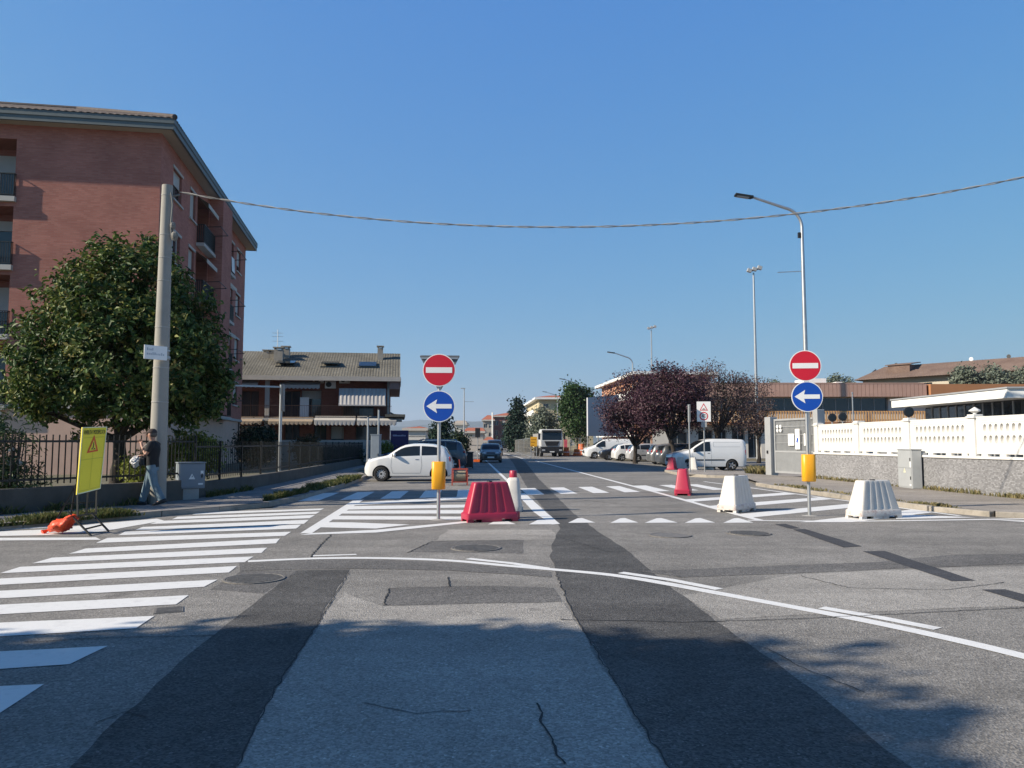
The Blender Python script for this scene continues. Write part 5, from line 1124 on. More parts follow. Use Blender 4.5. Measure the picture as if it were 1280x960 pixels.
# concrete pole with street name plate and overhead cable
pp = G(195.5, 629.5, 0.115)
M_POLE = mat('spun_concrete', (0.31, 0.295, 0.262), 0.9, var=0.12, scale=3, bump=0.08, bscale=40, stain=(0.24, 0.225, 0.2), stain_amt=0.6, sscale=3)
def concrete_pole(label, x, y, H_=None):
    H_ = H_ or P(207, 232, y).z - 0.1
    o = thing('concrete_pole', label, 'utility pole', (x, y, 0.1), 0, 'concrete utility poles')
    m = MB(); m.tube([(0, 0, -0.1), (0, 0, H_)], [0.205, 0.122], 22); m.build('pole', M_POLE, o, smooth=50)
    for z in (2.35, 3.15, 4.1, 5.2, 5.75, 6.3, H_ - 0.25):
        rr_ = 0.205 - 0.083 * (z + 0.1) / (H_ + 0.1) + 0.002
        m = MB(); m.lathe([(rr_, z - 0.012), (rr_ + 0.006, z - 0.01), (rr_ + 0.006, z + 0.01), (rr_, z + 0.012)], 20); m.build('band', M_CONC, o)
    m = MB(); dz_ = H_ - 7.2; n0 = 0; m.tube([(0.13, -0.1, 7.0), (0.19, -0.12, 6.7), (0.17, -0.14, 6.2), (0.2, -0.13, 5.9), (0.26, -0.1, 5.85)], 0.016, 6); m.tube([(0.15, 0, 6.95), (0.3, 0, 6.98)], 0.02, 6); m.ellipsoid((0.25, -0.1, 5.95), (0.09, 0.08, 0.12), 8, 6); m.ellipsoid((0.2, -0.1, 6.2), (0.07, 0.07, 0.1), 8, 6); m.v = [(a, b, c + dz_) for a, b, c in m.v]; m.build('cable_clamp', M_CONCD, o)
    return o
concrete_pole('tall round concrete pole with street plate beside the walking person', pp.x, pp.y)
concrete_pole('second concrete pole holding the far end of the overhead cable', 14.5, 16.2, 8.1)
np_ = thing('street_name_sign', 'small white street name plate clamped to the concrete pole', 'street sign', (pp.x, pp.y, 3.57), 0.92)
m = MB(); m.box(-0.52, 0.02, -0.21, -0.19, -0.16, 0.16); m.build('plate', M_SIGNW, np_, bevel=0.004)
m = MB(); m.box(-0.04, 0.1, -0.19, -0.15, -0.1, -0.07); m.box(-0.04, 0.1, -0.19, -0.15, 0.06, 0.09); m.lathe([(0.175, -0.12), (0.19, -0.12), (0.19, -0.05), (0.175, -0.05)], 20); m.build('bracket', M_GALV, np_)
m = MB(); r = random.Random(9)
for z, x0, x1 in ((0.07, -0.46, -0.3), (-0.03, -0.46, -0.06)):
    x = x0
    while x < x1: w = r.uniform(0.018, 0.035); m.box(x, x + w, -0.213, -0.2105, z - 0.03, z + r.choice([0.01, 0.03])); x += w + 0.014
m.build('lettering', mat('plate_lettering', (0.42, 0.46, 0.5), 0.6), np_)
cw = thing('overhead_cable', 'twisted grey cable sagging across the street from the concrete pole', 'cable', (0, 0, 0))
A, Bp = Vector((pp.x + 0.28, pp.y, P(210, 240, pp.y).z)), Vector((14.4, 16.2, 8.05)); pts = []
for s in range(2):
    pts = []
    for i in range(161):
        t = i / 160; q = A.lerp(Bp, t); sag = 1.33 * 4 * t * (1 - t); w = t * 150 + s * math.pi
        pts.append(q + Vector((0, 0.016 * math.cos(w), -sag + 0.016 * math.sin(w))))
    m = MB(); m.tube(pts, 0.0105 if s else 0.012, 6); m.build('strand', mat('cable_grey', (0.17, 0.16, 0.15), 0.6) if s else mat('cable_pale', (0.34, 0.32, 0.29), 0.6), cw, smooth=60)

# ---- sign posts
M_BIN = mat('yellow_sleeve', (0.78, 0.36, 0.012), 0.4, var=0.06)
M_SIGNB = mat('sign_back_grey', (0.15, 0.155, 0.16), 0.5, 0.3, var=0.1)
def disc(m, r, y0, y1, c, n=48, mi=0): m.lathe([(0.001, y0), (r, y0), (r, y1), (0.001, y1)], n, c, 'y', mi)
def round_sign(kind, z, r, o, dx=0.0, rz=0.0):
    c = (dx, 0, z); m = MB(); disc(m, r, -0.062, -0.05, c); b = m.build('no_entry_disc' if kind == 'no' else 'arrow_disc', M_SIGNW, o, smooth=40)
    m = MB(); disc(m, r * 0.945, -0.0645, -0.0625, c); f = m.build('face', M_RED if kind == 'no' else M_BLUE, b, smooth=40)
    m = MB()
    if kind == 'no': m.box(dx - r * 0.80, dx + r * 0.80, -0.0675, -0.065, z - r * 0.17, z + r * 0.17); m.build('bar', M_SIGNW, b)
    else:
        s = r; pl = [(-0.80, 0), (-0.12, 0.44), (-0.20, 0.14), (0.80, 0.14), (0.80, -0.14), (-0.20, -0.14), (-0.12, -0.44)]
        m.prism([(dx + x * s, -0.0675, z + y * s) for x, y in pl], (0, 0.0025, 0)); m.build('arrow', M_SIGNW, b)
    m = MB()
    for zz in (z - r * 0.35, z + r * 0.35): m.box(dx - r * 0.55, dx + r * 0.55, -0.048, -0.03, zz - 0.015, zz + 0.015); m.box(-0.055, 0.055, -0.04, 0.05, zz - 0.02, zz + 0.02)
    m.build('bracket', M_GALV, b)
def sleeve(o, z0, z1, w=0.135, dpt=0.11):
    m = MB(); n = 28; ring = lambda z, k: [(w * k * math.copysign(abs(math.cos(2 * math.pi * i / n)) ** 0.6, math.cos(2 * math.pi * i / n)), dpt * k * math.copysign(abs(math.sin(2 * math.pi * i / n)) ** 0.6, math.sin(2 * math.pi * i / n)) - 0.03, z) for i in range(n)]
    m.loft([ring(z0, 0.9), ring(z0 + 0.012, 1.0), ring(z1 - 0.012, 1.0), ring(z1, 0.9)]); m.build('yellow_sleeve', M_BIN, o, smooth=50)
def signpost(label, base, top, z_no, z_ar, r1, r2, sl_, yaw, tri=False, dx=(0, 0), rp=0.035):
    o = thing('sign_post', label, 'sign post', (base.x, base.y, 0.0), yaw, 'no-entry and arrow sign posts')
    m = MB(); m.tube([(0, 0, 0), (0, 0, top)], rp, 14); m.build('pole', M_GALV, o, smooth=50)
    m = MB(); m.lathe([(rp + 0.002, top - 0.03), (rp + 0.006, top - 0.03), (rp + 0.006, top + 0.004), (0.001, top + 0.01)], 14); m.build('cap', M_BLACK, o)
    m = MB(); m.lathe([(0.001, 0.022), (0.06, 0.02), (0.11, 0.012), (0.16, 0.004)], 18); m.build('footing', M_CONC, o)
    round_sign('no', z_no, r1, o, dx[0]); round_sign('arrow', z_ar, r2, o, dx[1]); sleeve(o, *sl_)
    if tri:
        w = 0.41; h = 0.745; z = top + 0.03; c = [(-w, z), (w, z), (0, z - h)]; y = 0.055
        def rounded(pts, rr_):
            out = []
            for i in range(3):
                p, q, s_ = Vector(pts[i - 1]), Vector(pts[i]), Vector(pts[(i + 1) % 3]); a = q + (p - q).normalized() * rr_; b = q + (s_ - q).normalized() * rr_
                for k in range(5): t = k / 4; v = a.lerp(q, t).lerp(q.lerp(b, t), t); out.append(v)
            return out
        m = MB(); m.prism([(v.x, y, v.y) for v in rounded(c, 0.04)], (0, 0.014, 0)); b = m.build('give_way_back', M_SIGNB, o, bevel=0.004)
        m = MB(); m.prism([(v.x * 0.96, y + 0.0145, (v.y - z + 0.24) * 0.96 + z - 0.24) for v in rounded(c, 0.04)], (0, 0.002, 0)); m.build('face', M_SIGNW, b)
        m = MB(); m.bar((-w * 0.9, y - 0.012, z - 0.06), (w * 0.9, y - 0.012, z - 0.06), 0.03, 0.03); m.build('bracket', M_GALV, b)
    return o
b = G(548, 650); signpost('left sign post with no-entry and arrow discs before a grey give-way triangle', b, 3.22, P(548, 463, b.y).z, P(548.5, 508, b.y).z, 0.325, 0.312, (0.60, 1.14), 0.03, True, (-0.005, 0.0))
b = G(1012, 645); signpost('sign post with no-entry and arrow discs among the white barriers', b, 3.42, P(1006, 457.5, b.y).z, P(1007, 496, b.y).z, 0.325, 0.318, (0.71, 1.27), -0.1, False, (-0.015, 0.005))
# speed and hump sign, and the narrow edge-on sign by it
b = G(881, 590, 0.11); o = thing('hump_speed_sign', 'white board with hump triangle and 40 limit on a thin pole', 'road sign', (b.x, b.y, 0.1), -0.12)
zt, zb = P(880, 502, b.y).z - 0.1, P(881, 527, b.y).z - 0.1; zm = (zt + zb) / 2; W = 0.33
m = MB(); m.tube([(0, 0, 0), (0, 0, zt)], 0.03, 10); m.build('pole', M_GALV, o, smooth=50)
m = MB(); m.box(-W, W, -0.05, -0.035, zb, zt); bd = m.build('board', M_SIGNW, o)
hh = zt - zb; t0 = zb + hh * 0.55
m = MB(); m.prism([(-0.2, -0.053, t0), (0.2, -0.053, t0), (0, -0.053, t0 + 0.36)], (0, 0.002, 0)); tr = m.build('triangle', M_RED, bd)
m = MB(); m.prism([(-0.14, -0.0555, t0 + 0.035), (0.14, -0.0555, t0 + 0.035), (0, -0.0555, t0 + 0.285)], (0, 0.002, 0)); m.build('triangle_field', M_SIGNW, tr)
m = MB(); m.prism([(-0.09 + 0.18 * i / 12, -0.058, t0 + 0.055 + 0.045 * math.sin(math.pi * i / 12)) for i in range(13)], (0, 0.002, 0)); m.build('hump_mark', M_BLACK, tr)
zc = zb + hh * 0.27; m = MB(); disc(m, 0.205, -0.053, -0.051, (0, 0, zc)); cc = m.build('limit_ring', M_RED, bd); m = MB(); disc(m, 0.155, -0.0555, -0.0535, (0, 0, zc)); m.build('limit_field', M_SIGNW, cc)
text_mesh('40', 0.24, M_BLACK, 'number', cc, Matrix.Translation((0, -0.057, zc)) @ Matrix.Rotation(math.pi / 2, 4, 'X'), 0.001)
m = MB(); m.box(-0.13, 0.13, -0.05, -0.035, zb - 0.27, zb - 0.03); m.build('sub_plate', M_CABL, o)
b = G(862.5, 590, 0.11); o = thing('edge_on_sign', 'narrow sign seen edge-on beside the 40 limit board', 'road sign', (b.x, b.y, 0.1), 1.35)
zt, zb = P(861, 506, b.y).z - 0.1, P(862, 527, b.y).z - 0.1
m = MB(); m.tube([(0, 0, 0), (0, 0, zt)], 0.035, 10); m.build('pole', M_GALV, o, smooth=50); m = MB(); m.box(-0.3, 0.3, -0.06, -0.04, zb, zt); m.build('board', M_SIGNB, o)
m = MB(); m.box(-0.02, 0.02, -0.075, 0.06, zb - 0.02, zt + 0.02); m.build('bracket', M_GALV, o)
b = G(350, 602, 0.115); o = thing('direction_sign_pole', 'thin pole with edge-on panel and long side arm by the second fence', 'sign pole', (b.x, b.y - 0.1, 0.1), 1.80)
yy = b.y - 0.1; zt, zb = P(353, 481, yy).z - 0.1, P(353, 514, yy).z - 0.1
m = MB(); m.tube([(0, 0, -0.02), (0, 0, zt)], 0.055, 12); m.build('pole', M_GALV, o, smooth=50); m = MB(); m.box(-0.55, 0.55, -0.1, -0.06, zb, zt); m.build('panel', M_SIGNB, o)
m = MB(); m.bar((0, 0, zt - 0.08), (-0.52, 2.2, zt - 0.08), 0.05, 0.06); m.build('arm', M_GALV, o)
# yellow board easel
e_ = lambda px, py, Y: P(px, py, Y)
YB = 13.0
yb = thing('roadworks_board', 'bright yellow changed-layout board leaning on a thin dark easel', 'warning board', (0, 0, 0))
TL, TR, BL = P(103, 534, 12.95), P(134, 533.3, 13.45), P(96, 618.5, 12.8)
pn = (TR - TL).cross(BL - TL); rb = ray(125.5, 611); co_ = Vector((0, 0, EYE)); BR = co_ + rb * ((TL - co_).dot(pn) / rb.dot(pn))
nr = (TR - TL).cross(BL - TL).normalized(); nr = nr if nr.y < 0 else -nr
m = MB(); m.prism([TL, TR, BR, BL], -nr * 0.02); b = m.build('board', mat('fluo_yellow', (0.80, 0.66, 0.03), 0.5, var=0.05, scale=2), yb)
def on_board(u, v, d=0.003): return TL.lerp(TR, u).lerp(BL.lerp(BR, u), v) + nr * d
m = MB()
for u0, v0, u1, v1 in ((0, 0, 1, 0.012), (0, 0.985, 1, 1), (0, 0.012, 0.03, 0.985), (0.97, 0.012, 1, 0.985)): m.face([on_board(u0, v1), on_board(u1, v1), on_board(u1, v0), on_board(u0, v0)])
m.build('border', mat('pale_border', (0.75, 0.74, 0.5), 0.6), b)
m = MB()
for u0, v0, u1, v1 in ((0.08, 0.16, 0.94, 0.168), (0.06, 0.49, 0.96, 0.5), (0.06, 0.955, 0.95, 0.963), (0.5, 0.36, 0.515, 0.95), (0.06, 0.17, 0.07, 0.95), (0.93, 0.17, 0.94, 0.95)): m.face([on_board(u0, v1, 0.002), on_board(u1, v1, 0.002), on_board(u1, v0, 0.002), on_board(u0, v0, 0.002)])
m.build('fold_line', mat('fold_ochre', (0.55, 0.49, 0.03), 0.6), b)
tri = [(0.25, 0.40), (0.72, 0.385), (0.50, 0.125)]; cen = (0.49, 0.31)
m = MB(); m.face([on_board(*q, 0.004) for q in tri]); t_ = m.build('warning_triangle', M_ORANGE if False else mat('warning_red', (0.62, 0.09, 0.01), 0.5), b)
m = MB(); m.face([on_board(cen[0] + (q[0] - cen[0]) * 0.60, cen[1] + 0.005 + (q[1] - cen[1]) * 0.60, 0.006) for q in tri]); m.build('triangle_field', MATS['fluo_yellow'], t_)
m = MB()
for poly in ([(0.465, 0.325), (0.49, 0.255), (0.525, 0.265), (0.505, 0.335)], [(0.47, 0.252), (0.50, 0.237), (0.515, 0.25), (0.485, 0.262)], [(0.41, 0.35), (0.455, 0.32), (0.475, 0.335), (0.50, 0.35)], [(0.50, 0.355), (0.55, 0.325), (0.60, 0.352)]): m.face([on_board(*q, 0.0075) for q in poly])
m.build('digger_mark', M_BLACK, t_)
ux = (TR - TL); uy = (TL - BL); O = on_board(0.5, 0.085, 0.0)
X, Y_ = ux.normalized(), uy.normalized(); M4 = Matrix((( X.x, Y_.x, nr.x, 0), (X.y, Y_.y, nr.y, 0), (X.z, Y_.z, nr.z, 0), (0, 0, 0, 1)))
text_mesh("VIABILITA' MODIFICATA", 0.11, M_BLACK, 'lettering', b, Matrix.Translation(O + nr * 0.004) @ M4, 0.0008, fit=ux.length * 0.86)
m = MB(); bars_ = [((104, 590, 13.25), (60, 668.5, 13.1)), ((97, 618, 12.82), (97, 645, 12.75)), ((121, 612, 13.32), (120, 643, 13.25)), ((82, 629.5, 13.1), (121, 627.5, 13.3)), ((85, 640, 12.95), (115, 671, 12.6)), ((114, 641, 13.2), (136, 664, 13.05)), ((106, 661.5, 12.75), (128, 656, 13.1)), ((110, 615, 13.1), (108, 644, 13.1)), ((97, 645, 12.75), (120, 641, 13.25)), ((103, 536, 13.03), (97, 618, 12.86)), ((94, 608, 13.2), (85, 668, 13.4)), ((72, 647, 13.15), (90, 660, 13.0))]
for p0, p1 in bars_: m.bar(P(*p0), P(*p1), 0.024, 0.024)
m.build('easel', M_IRON, yb)
# orange sand bag on its foot
sb = thing('sand_bag', 'slumped orange-red sand bag on the foot of the easel', 'sand bag', G(76, 667))
m = MB(); rings = []
for i in range(13):
    t = i / 12; w = 0.03 + 0.15 * math.sin(math.pi * min(1, 0.08 + t * 0.92)) ** 0.6; cx = -0.16 + 0.42 * t; cz = 0.09 + 0.17 * t ** 1.3 + 0.02 * math.sin(t * 9)
    rings.append([(cx + 0.03 * math.sin(5 * a + i), w * 1.0 * math.cos(a) * (1 + 0.12 * math.sin(3 * a + i * 1.3)), max(0.004, cz + w * 0.62 * math.sin(a) * (1 + 0.1 * math.cos(4 * a + i * 2)))) for a in [2 * math.pi * j / 16 for j in range(16)]])
m.loft(rings); m.build('bag', mat('orange_red_plastic', (0.75, 0.075, 0.02), 0.45, var=0.1, scale=8, bump=0.4, bscale=25), sb, smooth=70)
m = MB(); m.tube([(-0.16, 0.0, 0.09), (-0.24, 0.03, 0.05), (-0.29, -0.03, 0.02)], [0.04, 0.02, 0.05], 8); m.build('neck', MATS['orange_red_plastic'], sb)

# ---- plastic water barriers
M_BRED = mat('barrier_red', (0.38, 0.022, 0.055), 0.42, var=0.08, scale=3, stain=(0.30, 0.03, 0.06), stain_amt=0.4)
M_BWHT = mat('barrier_white', (0.60, 0.575, 0.53), 0.5, var=0.06, scale=3, stain=(0.45, 0.42, 0.37), stain_amt=0.45, sscale=5)
M_BDIRT = mat('barrier_white_dirty', (0.58, 0.55, 0.51), 0.5, var=0.06, scale=3, stain=(0.25, 0.10, 0.08), stain_amt=0.9, sscale=9)
def barrier_mesh(mt, mbase, o, L=1.04, Wd=0.46, Hh=0.75, groove=4):
    z0 = 0.17
    def outline(t):
        lx, wy = (L * 0.47 * (1 - t) + L * 0.325 * t), (Wd * 0.45 * (1 - t) + Wd * 0.28 * t); pts = []; r = 0.05; N = 44
        for side in (-1, 1):
            xs_ = [(-1 + 2 * i / N) * (lx - r) for i in range(N + 1)]
            for x in (xs_ if side < 0 else xs_[::-1]):
                s_ = (x / lx + 0.72) / 1.44 * groove; fr = s_ - math.floor(s_); dep = 0
                if 0 < s_ < groove: dep = 0.018 * max(0, math.sin(math.pi * min(1, fr / 0.55))) * (1 if fr < 0.55 else 0) * (1 - max(0, (t - 0.78) / 0.22)) * (1 if t > 0.03 else 0)
                pts.append((x, side * (wy - dep)))
            e = 1 if side < 0 else -1
            for k in range(1, 5): a = -math.pi / 2 * (1 - k / 5) if side < 0 else math.pi / 2 * (1 - k / 5) ; pts.append((e * (lx - r + r * math.cos(a)), (side * (wy - r)) + side * r * abs(math.sin(a)))) 
            if side < 0:
                for k in range(0, 5): a = k / 5 * math.pi / 2; pts.append((lx - r + r * math.cos(a), wy - r + r * math.sin(a)))
            else:
                for k in range(0, 5): a = k / 5 * math.pi / 2; pts.append((-(lx - r + r * math.cos(a)), -(wy - r + r * math.sin(a))))
        return pts
    m = MB(); rings = [[(x, y, z0 + (Hh - z0) * t) for x, y in outline(t)] for t in (0, 0.02, 0.06, 0.2, 0.4, 0.6, 0.78, 0.84, 0.92, 0.97)]
    top = outline(1.0); rings.append([(x * 0.97, y * 0.94, Hh) for x, y in top])
    m.loft(rings); body = m.build('body', mt, o, smooth=42)
    m = MB()
    def rr_(lx, wy, z, r=0.05, k=5): return [(sx_ * (lx - r) + r * math.cos(a0 + math.pi / 2 * i / k), sy_ * (wy - r) + r * math.sin(a0 + math.pi / 2 * i / k), z) for sx_, sy_, a0 in ((1, 1, 0), (-1, 1, math.pi / 2), (-1, -1, math.pi), (1, -1, 1.5 * math.pi)) for i in range(k + 1)]
    m.loft([rr_(L / 2, Wd / 2, 0.055), rr_(L / 2, Wd / 2, 0.15), rr_(L * 0.48, Wd * 0.465, 0.172)])
    for x0, x1 in ((-L / 2, -L * 0.36), (-L * 0.22, L * 0.2 - 0.02), (L * 0.36, L / 2)):
        for y0, y1 in ((-Wd / 2, -Wd * 0.3), (Wd * 0.3, Wd / 2)): m.box(x0 + 0.015, x1 - 0.01, y0 + 0.008, y1 - 0.008, 0.0, 0.056)
    m.build('base', mbase, o, smooth=42)
    m = MB(); m.lathe([(0.001, Hh + 0.022), (0.05, Hh + 0.022), (0.055, Hh - 0.01)], 14); m.build('filler_cap', M_BLACK, o)
    m = MB(); m.lathe([(0.04, 0.02), (0.045, 0.03), (0.045, 0.17), (0.001, 0.175)], 12, (L / 2 + 0.055, 0, 0)); m.box(L / 2 - 0.02, L / 2 + 0.03, -0.03, 0.03, 0.05, 0.13); m.build('hinge', mbase, o)
def barrier(label, p, rz, mt, mbase=None, Hh=0.75, L=1.04):
    o = thing('plastic_barrier', label, 'traffic barrier', (p.x, p.y, 0.0), rz, 'water filled plastic barriers'); barrier_mesh(mt, mbase or mt, o, Hh=Hh, L=L); return o
q = G(610, 653.5); barrier('red ribbed barrier standing on the hatching beside the left sign post', q + Vector((0.02, 0.33, 0)), 0.34, M_BRED)
q = G(857, 619); barrier('red barrier seen end-on on the right hatching', q + Vector((0, 0.3, 0)), 1.3, M_BRED)
q = G(924, 640.5); barrier('dirty white barrier with rusty stained foot on the hatching', q + Vector((0.05, 0.35, 0)), 0.85, M_BWHT, M_BDIRT, 0.78)
q = G(1101, 649); barrier('white ribbed barrier by the kerb, nearest of the white ones', q + Vector((0, 0.3, 0)), 0.33, M_BWHT, M_BDIRT)
for px, py, rz, mt, lab in ((841, 589.5, 1.2, M_BRED, 'small far red barrier in front of the white van nose'), (855, 588.5, 0.7, M_BWHT, 'shaded white barrier directly behind the red end-on one'), (868, 589.5, 1.3, M_BWHT, 'white barrier at the foot of the edge-on sign'), (889, 588, 1.2, M_BWHT, 'white barrier just right of the 40 limit pole')):
    q = G(px, py); barrier(lab, q + Vector((0, 0.2, 0)), rz, mt)
# tall white barrier with red cap
q = G(641.5, 640); o = thing('capped_barrier', 'tall tapering white barrier with a red cap behind the red one', 'traffic barrier', (q.x, q.y + 0.2, 0))
m = MB(); n = 28
def se(w, d_, z, p_=0.55): return [(w * math.copysign(abs(math.cos(a)) ** p_, math.cos(a)), d_ * math.copysign(abs(math.sin(a)) ** p_, math.sin(a)), z) for a in [2 * math.pi * i / n for i in range(n)]]
m.loft([se(0.19, 0.24, 0), se(0.2, 0.25, 0.03), se(0.2, 0.25, 0.15), se(0.185, 0.23, 0.2), se(0.165, 0.2, 0.45), se(0.14, 0.17, 0.66), se(0.12, 0.14, 0.72), se(0.08, 0.09, 0.745)]); m.build('body', M_BWHT, o, smooth=50)
m = MB(); m.lathe([(0.082, 0.735), (0.088, 0.75), (0.078, 0.885), (0.07, 0.895), (0.001, 0.897)], 20); m.build('cap', M_BRED, o, smooth=40)
m = MB(); m.box(0.10, 0.22, -0.03, 0.03, 0.015, 0.1); m.build('hinge', M_BWHT, o)
# cable drum
q = G(574, 607); o = thing('hose_reel', 'red framed reel of pale hose standing beside the white hatchback', 'reel', (q.x, q.y + 0.25, 0), 0.1)
M_REDF = mat('faded_red_steel', (0.42, 0.075, 0.045), 0.55, var=0.2, scale=6)
m = MB()
for x in (-0.27, 0.27):
    for y in (-0.2, 0.2): m.bar((x, y, 0), (x, y * 0.9, 0.58), 0.035)
    m.bar((x, -0.2, 0.57), (x, 0.2, 0.57), 0.035); m.bar((x, -0.2, 0.16), (x, 0.2, 0.16), 0.03)
for y in (-0.2, 0.2): m.bar((-0.29, y, 0.575), (0.29, y, 0.575), 0.045); m.bar((-0.27, y, 0.12), (0.27, y, 0.12), 0.03)
m.bar((0.0, -0.2, 0.58), (-0.03, -0.2, 0.92), 0.035); m.build('frame', M_REDF, o)
m = MB(); prof = [(0.1, -0.22)]
for i in range(20): x = -0.2 + 0.4 * i / 19; prof += [(0.185, x - 0.006), (0.172, x + 0.008)]
m.lathe(prof + [(0.1, 0.22)], 24, (0, 0, 0.33), 'x'); m.build('hose', mat('pale_hose', (0.42, 0.38, 0.28), 0.8, var=0.15), o, smooth=30)
m = MB()
for x in (-0.235, 0.225): m.lathe([(0.02, x), (0.215, x), (0.215, x + 0.012), (0.02, x + 0.012)], 24, (0, 0, 0.33), 'x')
m.lathe([(0.03, 0.25), (0.03, 0.34)], 10, (0, 0, 0.33), 'x'); m.build('flange', M_REDF, o)

# ---- lamps and masts
def lamp(label, x, y, h, arm=2.5, side=-1, r=(0.1, 0.05), tilt=0.0, z0=0.1, group='street lamps', detail=False, bracket=False):
    o = thing('street_lamp', label, 'street lamp', (x, y, z0), 0, group)
    m = MB(); hb = h - 0.62 * arm; pts = [(0, 0, -0.1), (0, 0, hb * 0.5), (0, 0, hb)]; rs = [r[0], (r[0] + r[1]) / 2 + 0.005, r[1] + 0.004]
    for i in range(1, 9): a = math.pi / 2 * i / 8 * 0.86; pts.append((side * arm * 0.42 * (1 - math.cos(a)) , 0, hb + 0.4 * arm * math.sin(a))); rs.append(r[1])
    ex, _, ezz = pts[-1]; pts.append((side * arm, 0, h)); rs.append(r[1] * 0.8)
    m.tube(pts, rs, 12 if detail else 8); m.build('pole', M_GALV, o, smooth=50)
    m = MB(); sx_ = side * arm; s = 1.0
    m.cbox((sx_ + side * 0.32, 0, h + 0.03), 0.72, 0.3, 0.09, 0, Matrix.Rotation(-side * 0.16, 3, 'Y')); m.cbox((sx_ + side * 0.02, 0, h - 0.01), 0.2, 0.16, 0.12); hd = m.build('lamp_head', M_IRON, o, bevel=0.02)
    m = MB(); m.cbox((sx_ + side * 0.36, 0, h - 0.018), 0.5, 0.24, 0.012, 0, Matrix.Rotation(-side * 0.16, 3, 'Y')); m.build('lens', M_LAMP, hd)
    if bracket:
        m = MB(); m.bar((0, 0, bracket), (-1.05, 0, bracket - 0.05), 0.025, 0.03); m.build('bracket_arm', M_GALV, o)
        m = MB(); m.cbox((-0.12, 0, bracket + 1.5), 0.1, 0.1, 0.22); m.build('sensor', M_BLACK, o)
    return o
Y0 = 31.0; b0 = P(1010.5, 560, Y0); lamp('tall grey street lamp rising behind the right no-entry sign', b0.x, Y0, P(930, 243, Y0).z - 0.1 - 0.1, 2.05, -1, (0.11, 0.06), detail=True, bracket=P(1000, 339, Y0).z - 0.1)
for px, Y, py, arm, lab in ((792, 78, 441, 1.9, 'street lamp beside the dense wide plum tree'), (724.5, 108, 474, 2.1, 'street lamp before the tall bright green tree'), (697, 138, 490, 2.0, 'street lamp above the lorry cab'), (679, 165, 500, 2.0, 'street lamp over the silvery tree'), (663, 205, 507, 2.0, 'far street lamp at the cedar edge'), (646, 240, 514, 2.0, 'farthest street lamp before the dark cedar')):
    lamp(lab, P(px, 555, Y).x, Y, P(px, py, Y).z, arm, -1, (0.1, 0.06), z0=0)
o = thing('lamp_post', 'thin pale lamp post with small side arm above the far houses', 'lamp post', (P(580, 550, 112).x, 112, 0)); h = P(579, 486, 112).z
m = MB(); m.tube([(0, 0, 0), (0, 0, h)], [0.13, 0.07], 8); m.build('pole', M_GALV, o); m = MB(); m.box(-0.5, 0.15, -0.1, 0.1, h, h + 0.12); m.build('lamp_head', M_STEEL, o); m = MB(); m.bar((0, 0, h * 0.8), (1.4, 0, h * 0.8), 0.06); m.build('side_arm', M_GALV, o)
o = thing('lamp_post', 'tall white post standing before the rose brick block', 'lamp post', (P(615.5, 550, 190).x, 190, 0)); h = P(615, 516, 190).z
m = MB(); m.tube([(0, 0, 0), (0, 0, h)], 0.16, 8); m.build('pole', M_WHITE, o); m = MB(); m.lathe([(0.2, h), (0.2, h + 0.1), (0.01, h + 0.15)], 8); m.build('cap', M_WHITE, o)
def flood(label, px, Y, py, n=3):
    o = thing('floodlight_mast', label, 'floodlight mast', (P(px, 550, Y).x, Y, 0), 0, 'floodlight masts'); h = P(px, py, Y).z
    m = MB(); m.tube([(0, 0, 0), (0, 0, h)], [0.17, 0.08], 10); m.build('mast', M_GALV, o)
    m = MB(); m.bar((-0.5, 0, h + 0.05), (0.7, 0, h + 0.4), 0.07); m.build('crossbar', M_GALV, o)
    for i in range(n): x = -0.42 + 0.98 * i / (n - 1); m = MB(); m.cbox((x, -0.1, h + 0.15 + 0.27 * (x + 0.6)), 0.42, 0.3, 0.34, 0, Matrix.Rotation(0.35, 3, 'Y')); m.build('floodlight', M_CABL, o, bevel=0.03)
flood('tall floodlight mast rising above the thin plum trees', 947, 72, 341); flood('floodlight mast rising behind the wide plum tree', 816, 118, 412)
o = thing('flag_pole', 'thin bare pole standing before the school windows', 'pole', (P(1067, 540, 60).x, 60, 0)); m = MB(); m.tube([(0, 0, 0), (0, 0, P(1067, 492, 60).z)], 0.05, 8); m.build('pole', M_GALV, o)
m = MB(); m.ellipsoid((0, 0, P(1067, 492, 60).z + 0.03), (0.08, 0.08, 0.08), 8, 6); m.build('finial', M_GALV, o)
for px, py, lab in ((1040, 522, 'small round black spotlight left on the wall top'), (1053, 521, 'small round black spotlight beside another on the wall top'), (1135.5, 515, 'larger round black spotlight near the pavilion corner')):
    Y = 34.5 if px < 1100 else 30; p = P(px, py, Y); o = thing('spotlight', lab, 'spotlight', (p.x, Y, 0)); m = MB(); r_ = 0.19 if px < 1100 else 0.2; m.tube([(0, 0, 0), (0, 0, p.z - r_ * 0.6)], 0.03, 8); m.build('stem', M_STEEL, o); m = MB(); m.lathe([(0.05, 0.18), (r_ * 0.8, 0.1), (r_, -0.05), (r_ * 0.9, -0.06), (0.001, -0.03)], 16, (0, 0, p.z), 'y'); m.build('lamp_head', M_BLACK, o, smooth=40); m = MB(); m.lathe([(0.001, -0.045), (r_ * 0.7, -0.055)], 16, (0, 0, p.z), 'y'); m.build('lens', M_GLASS, o)

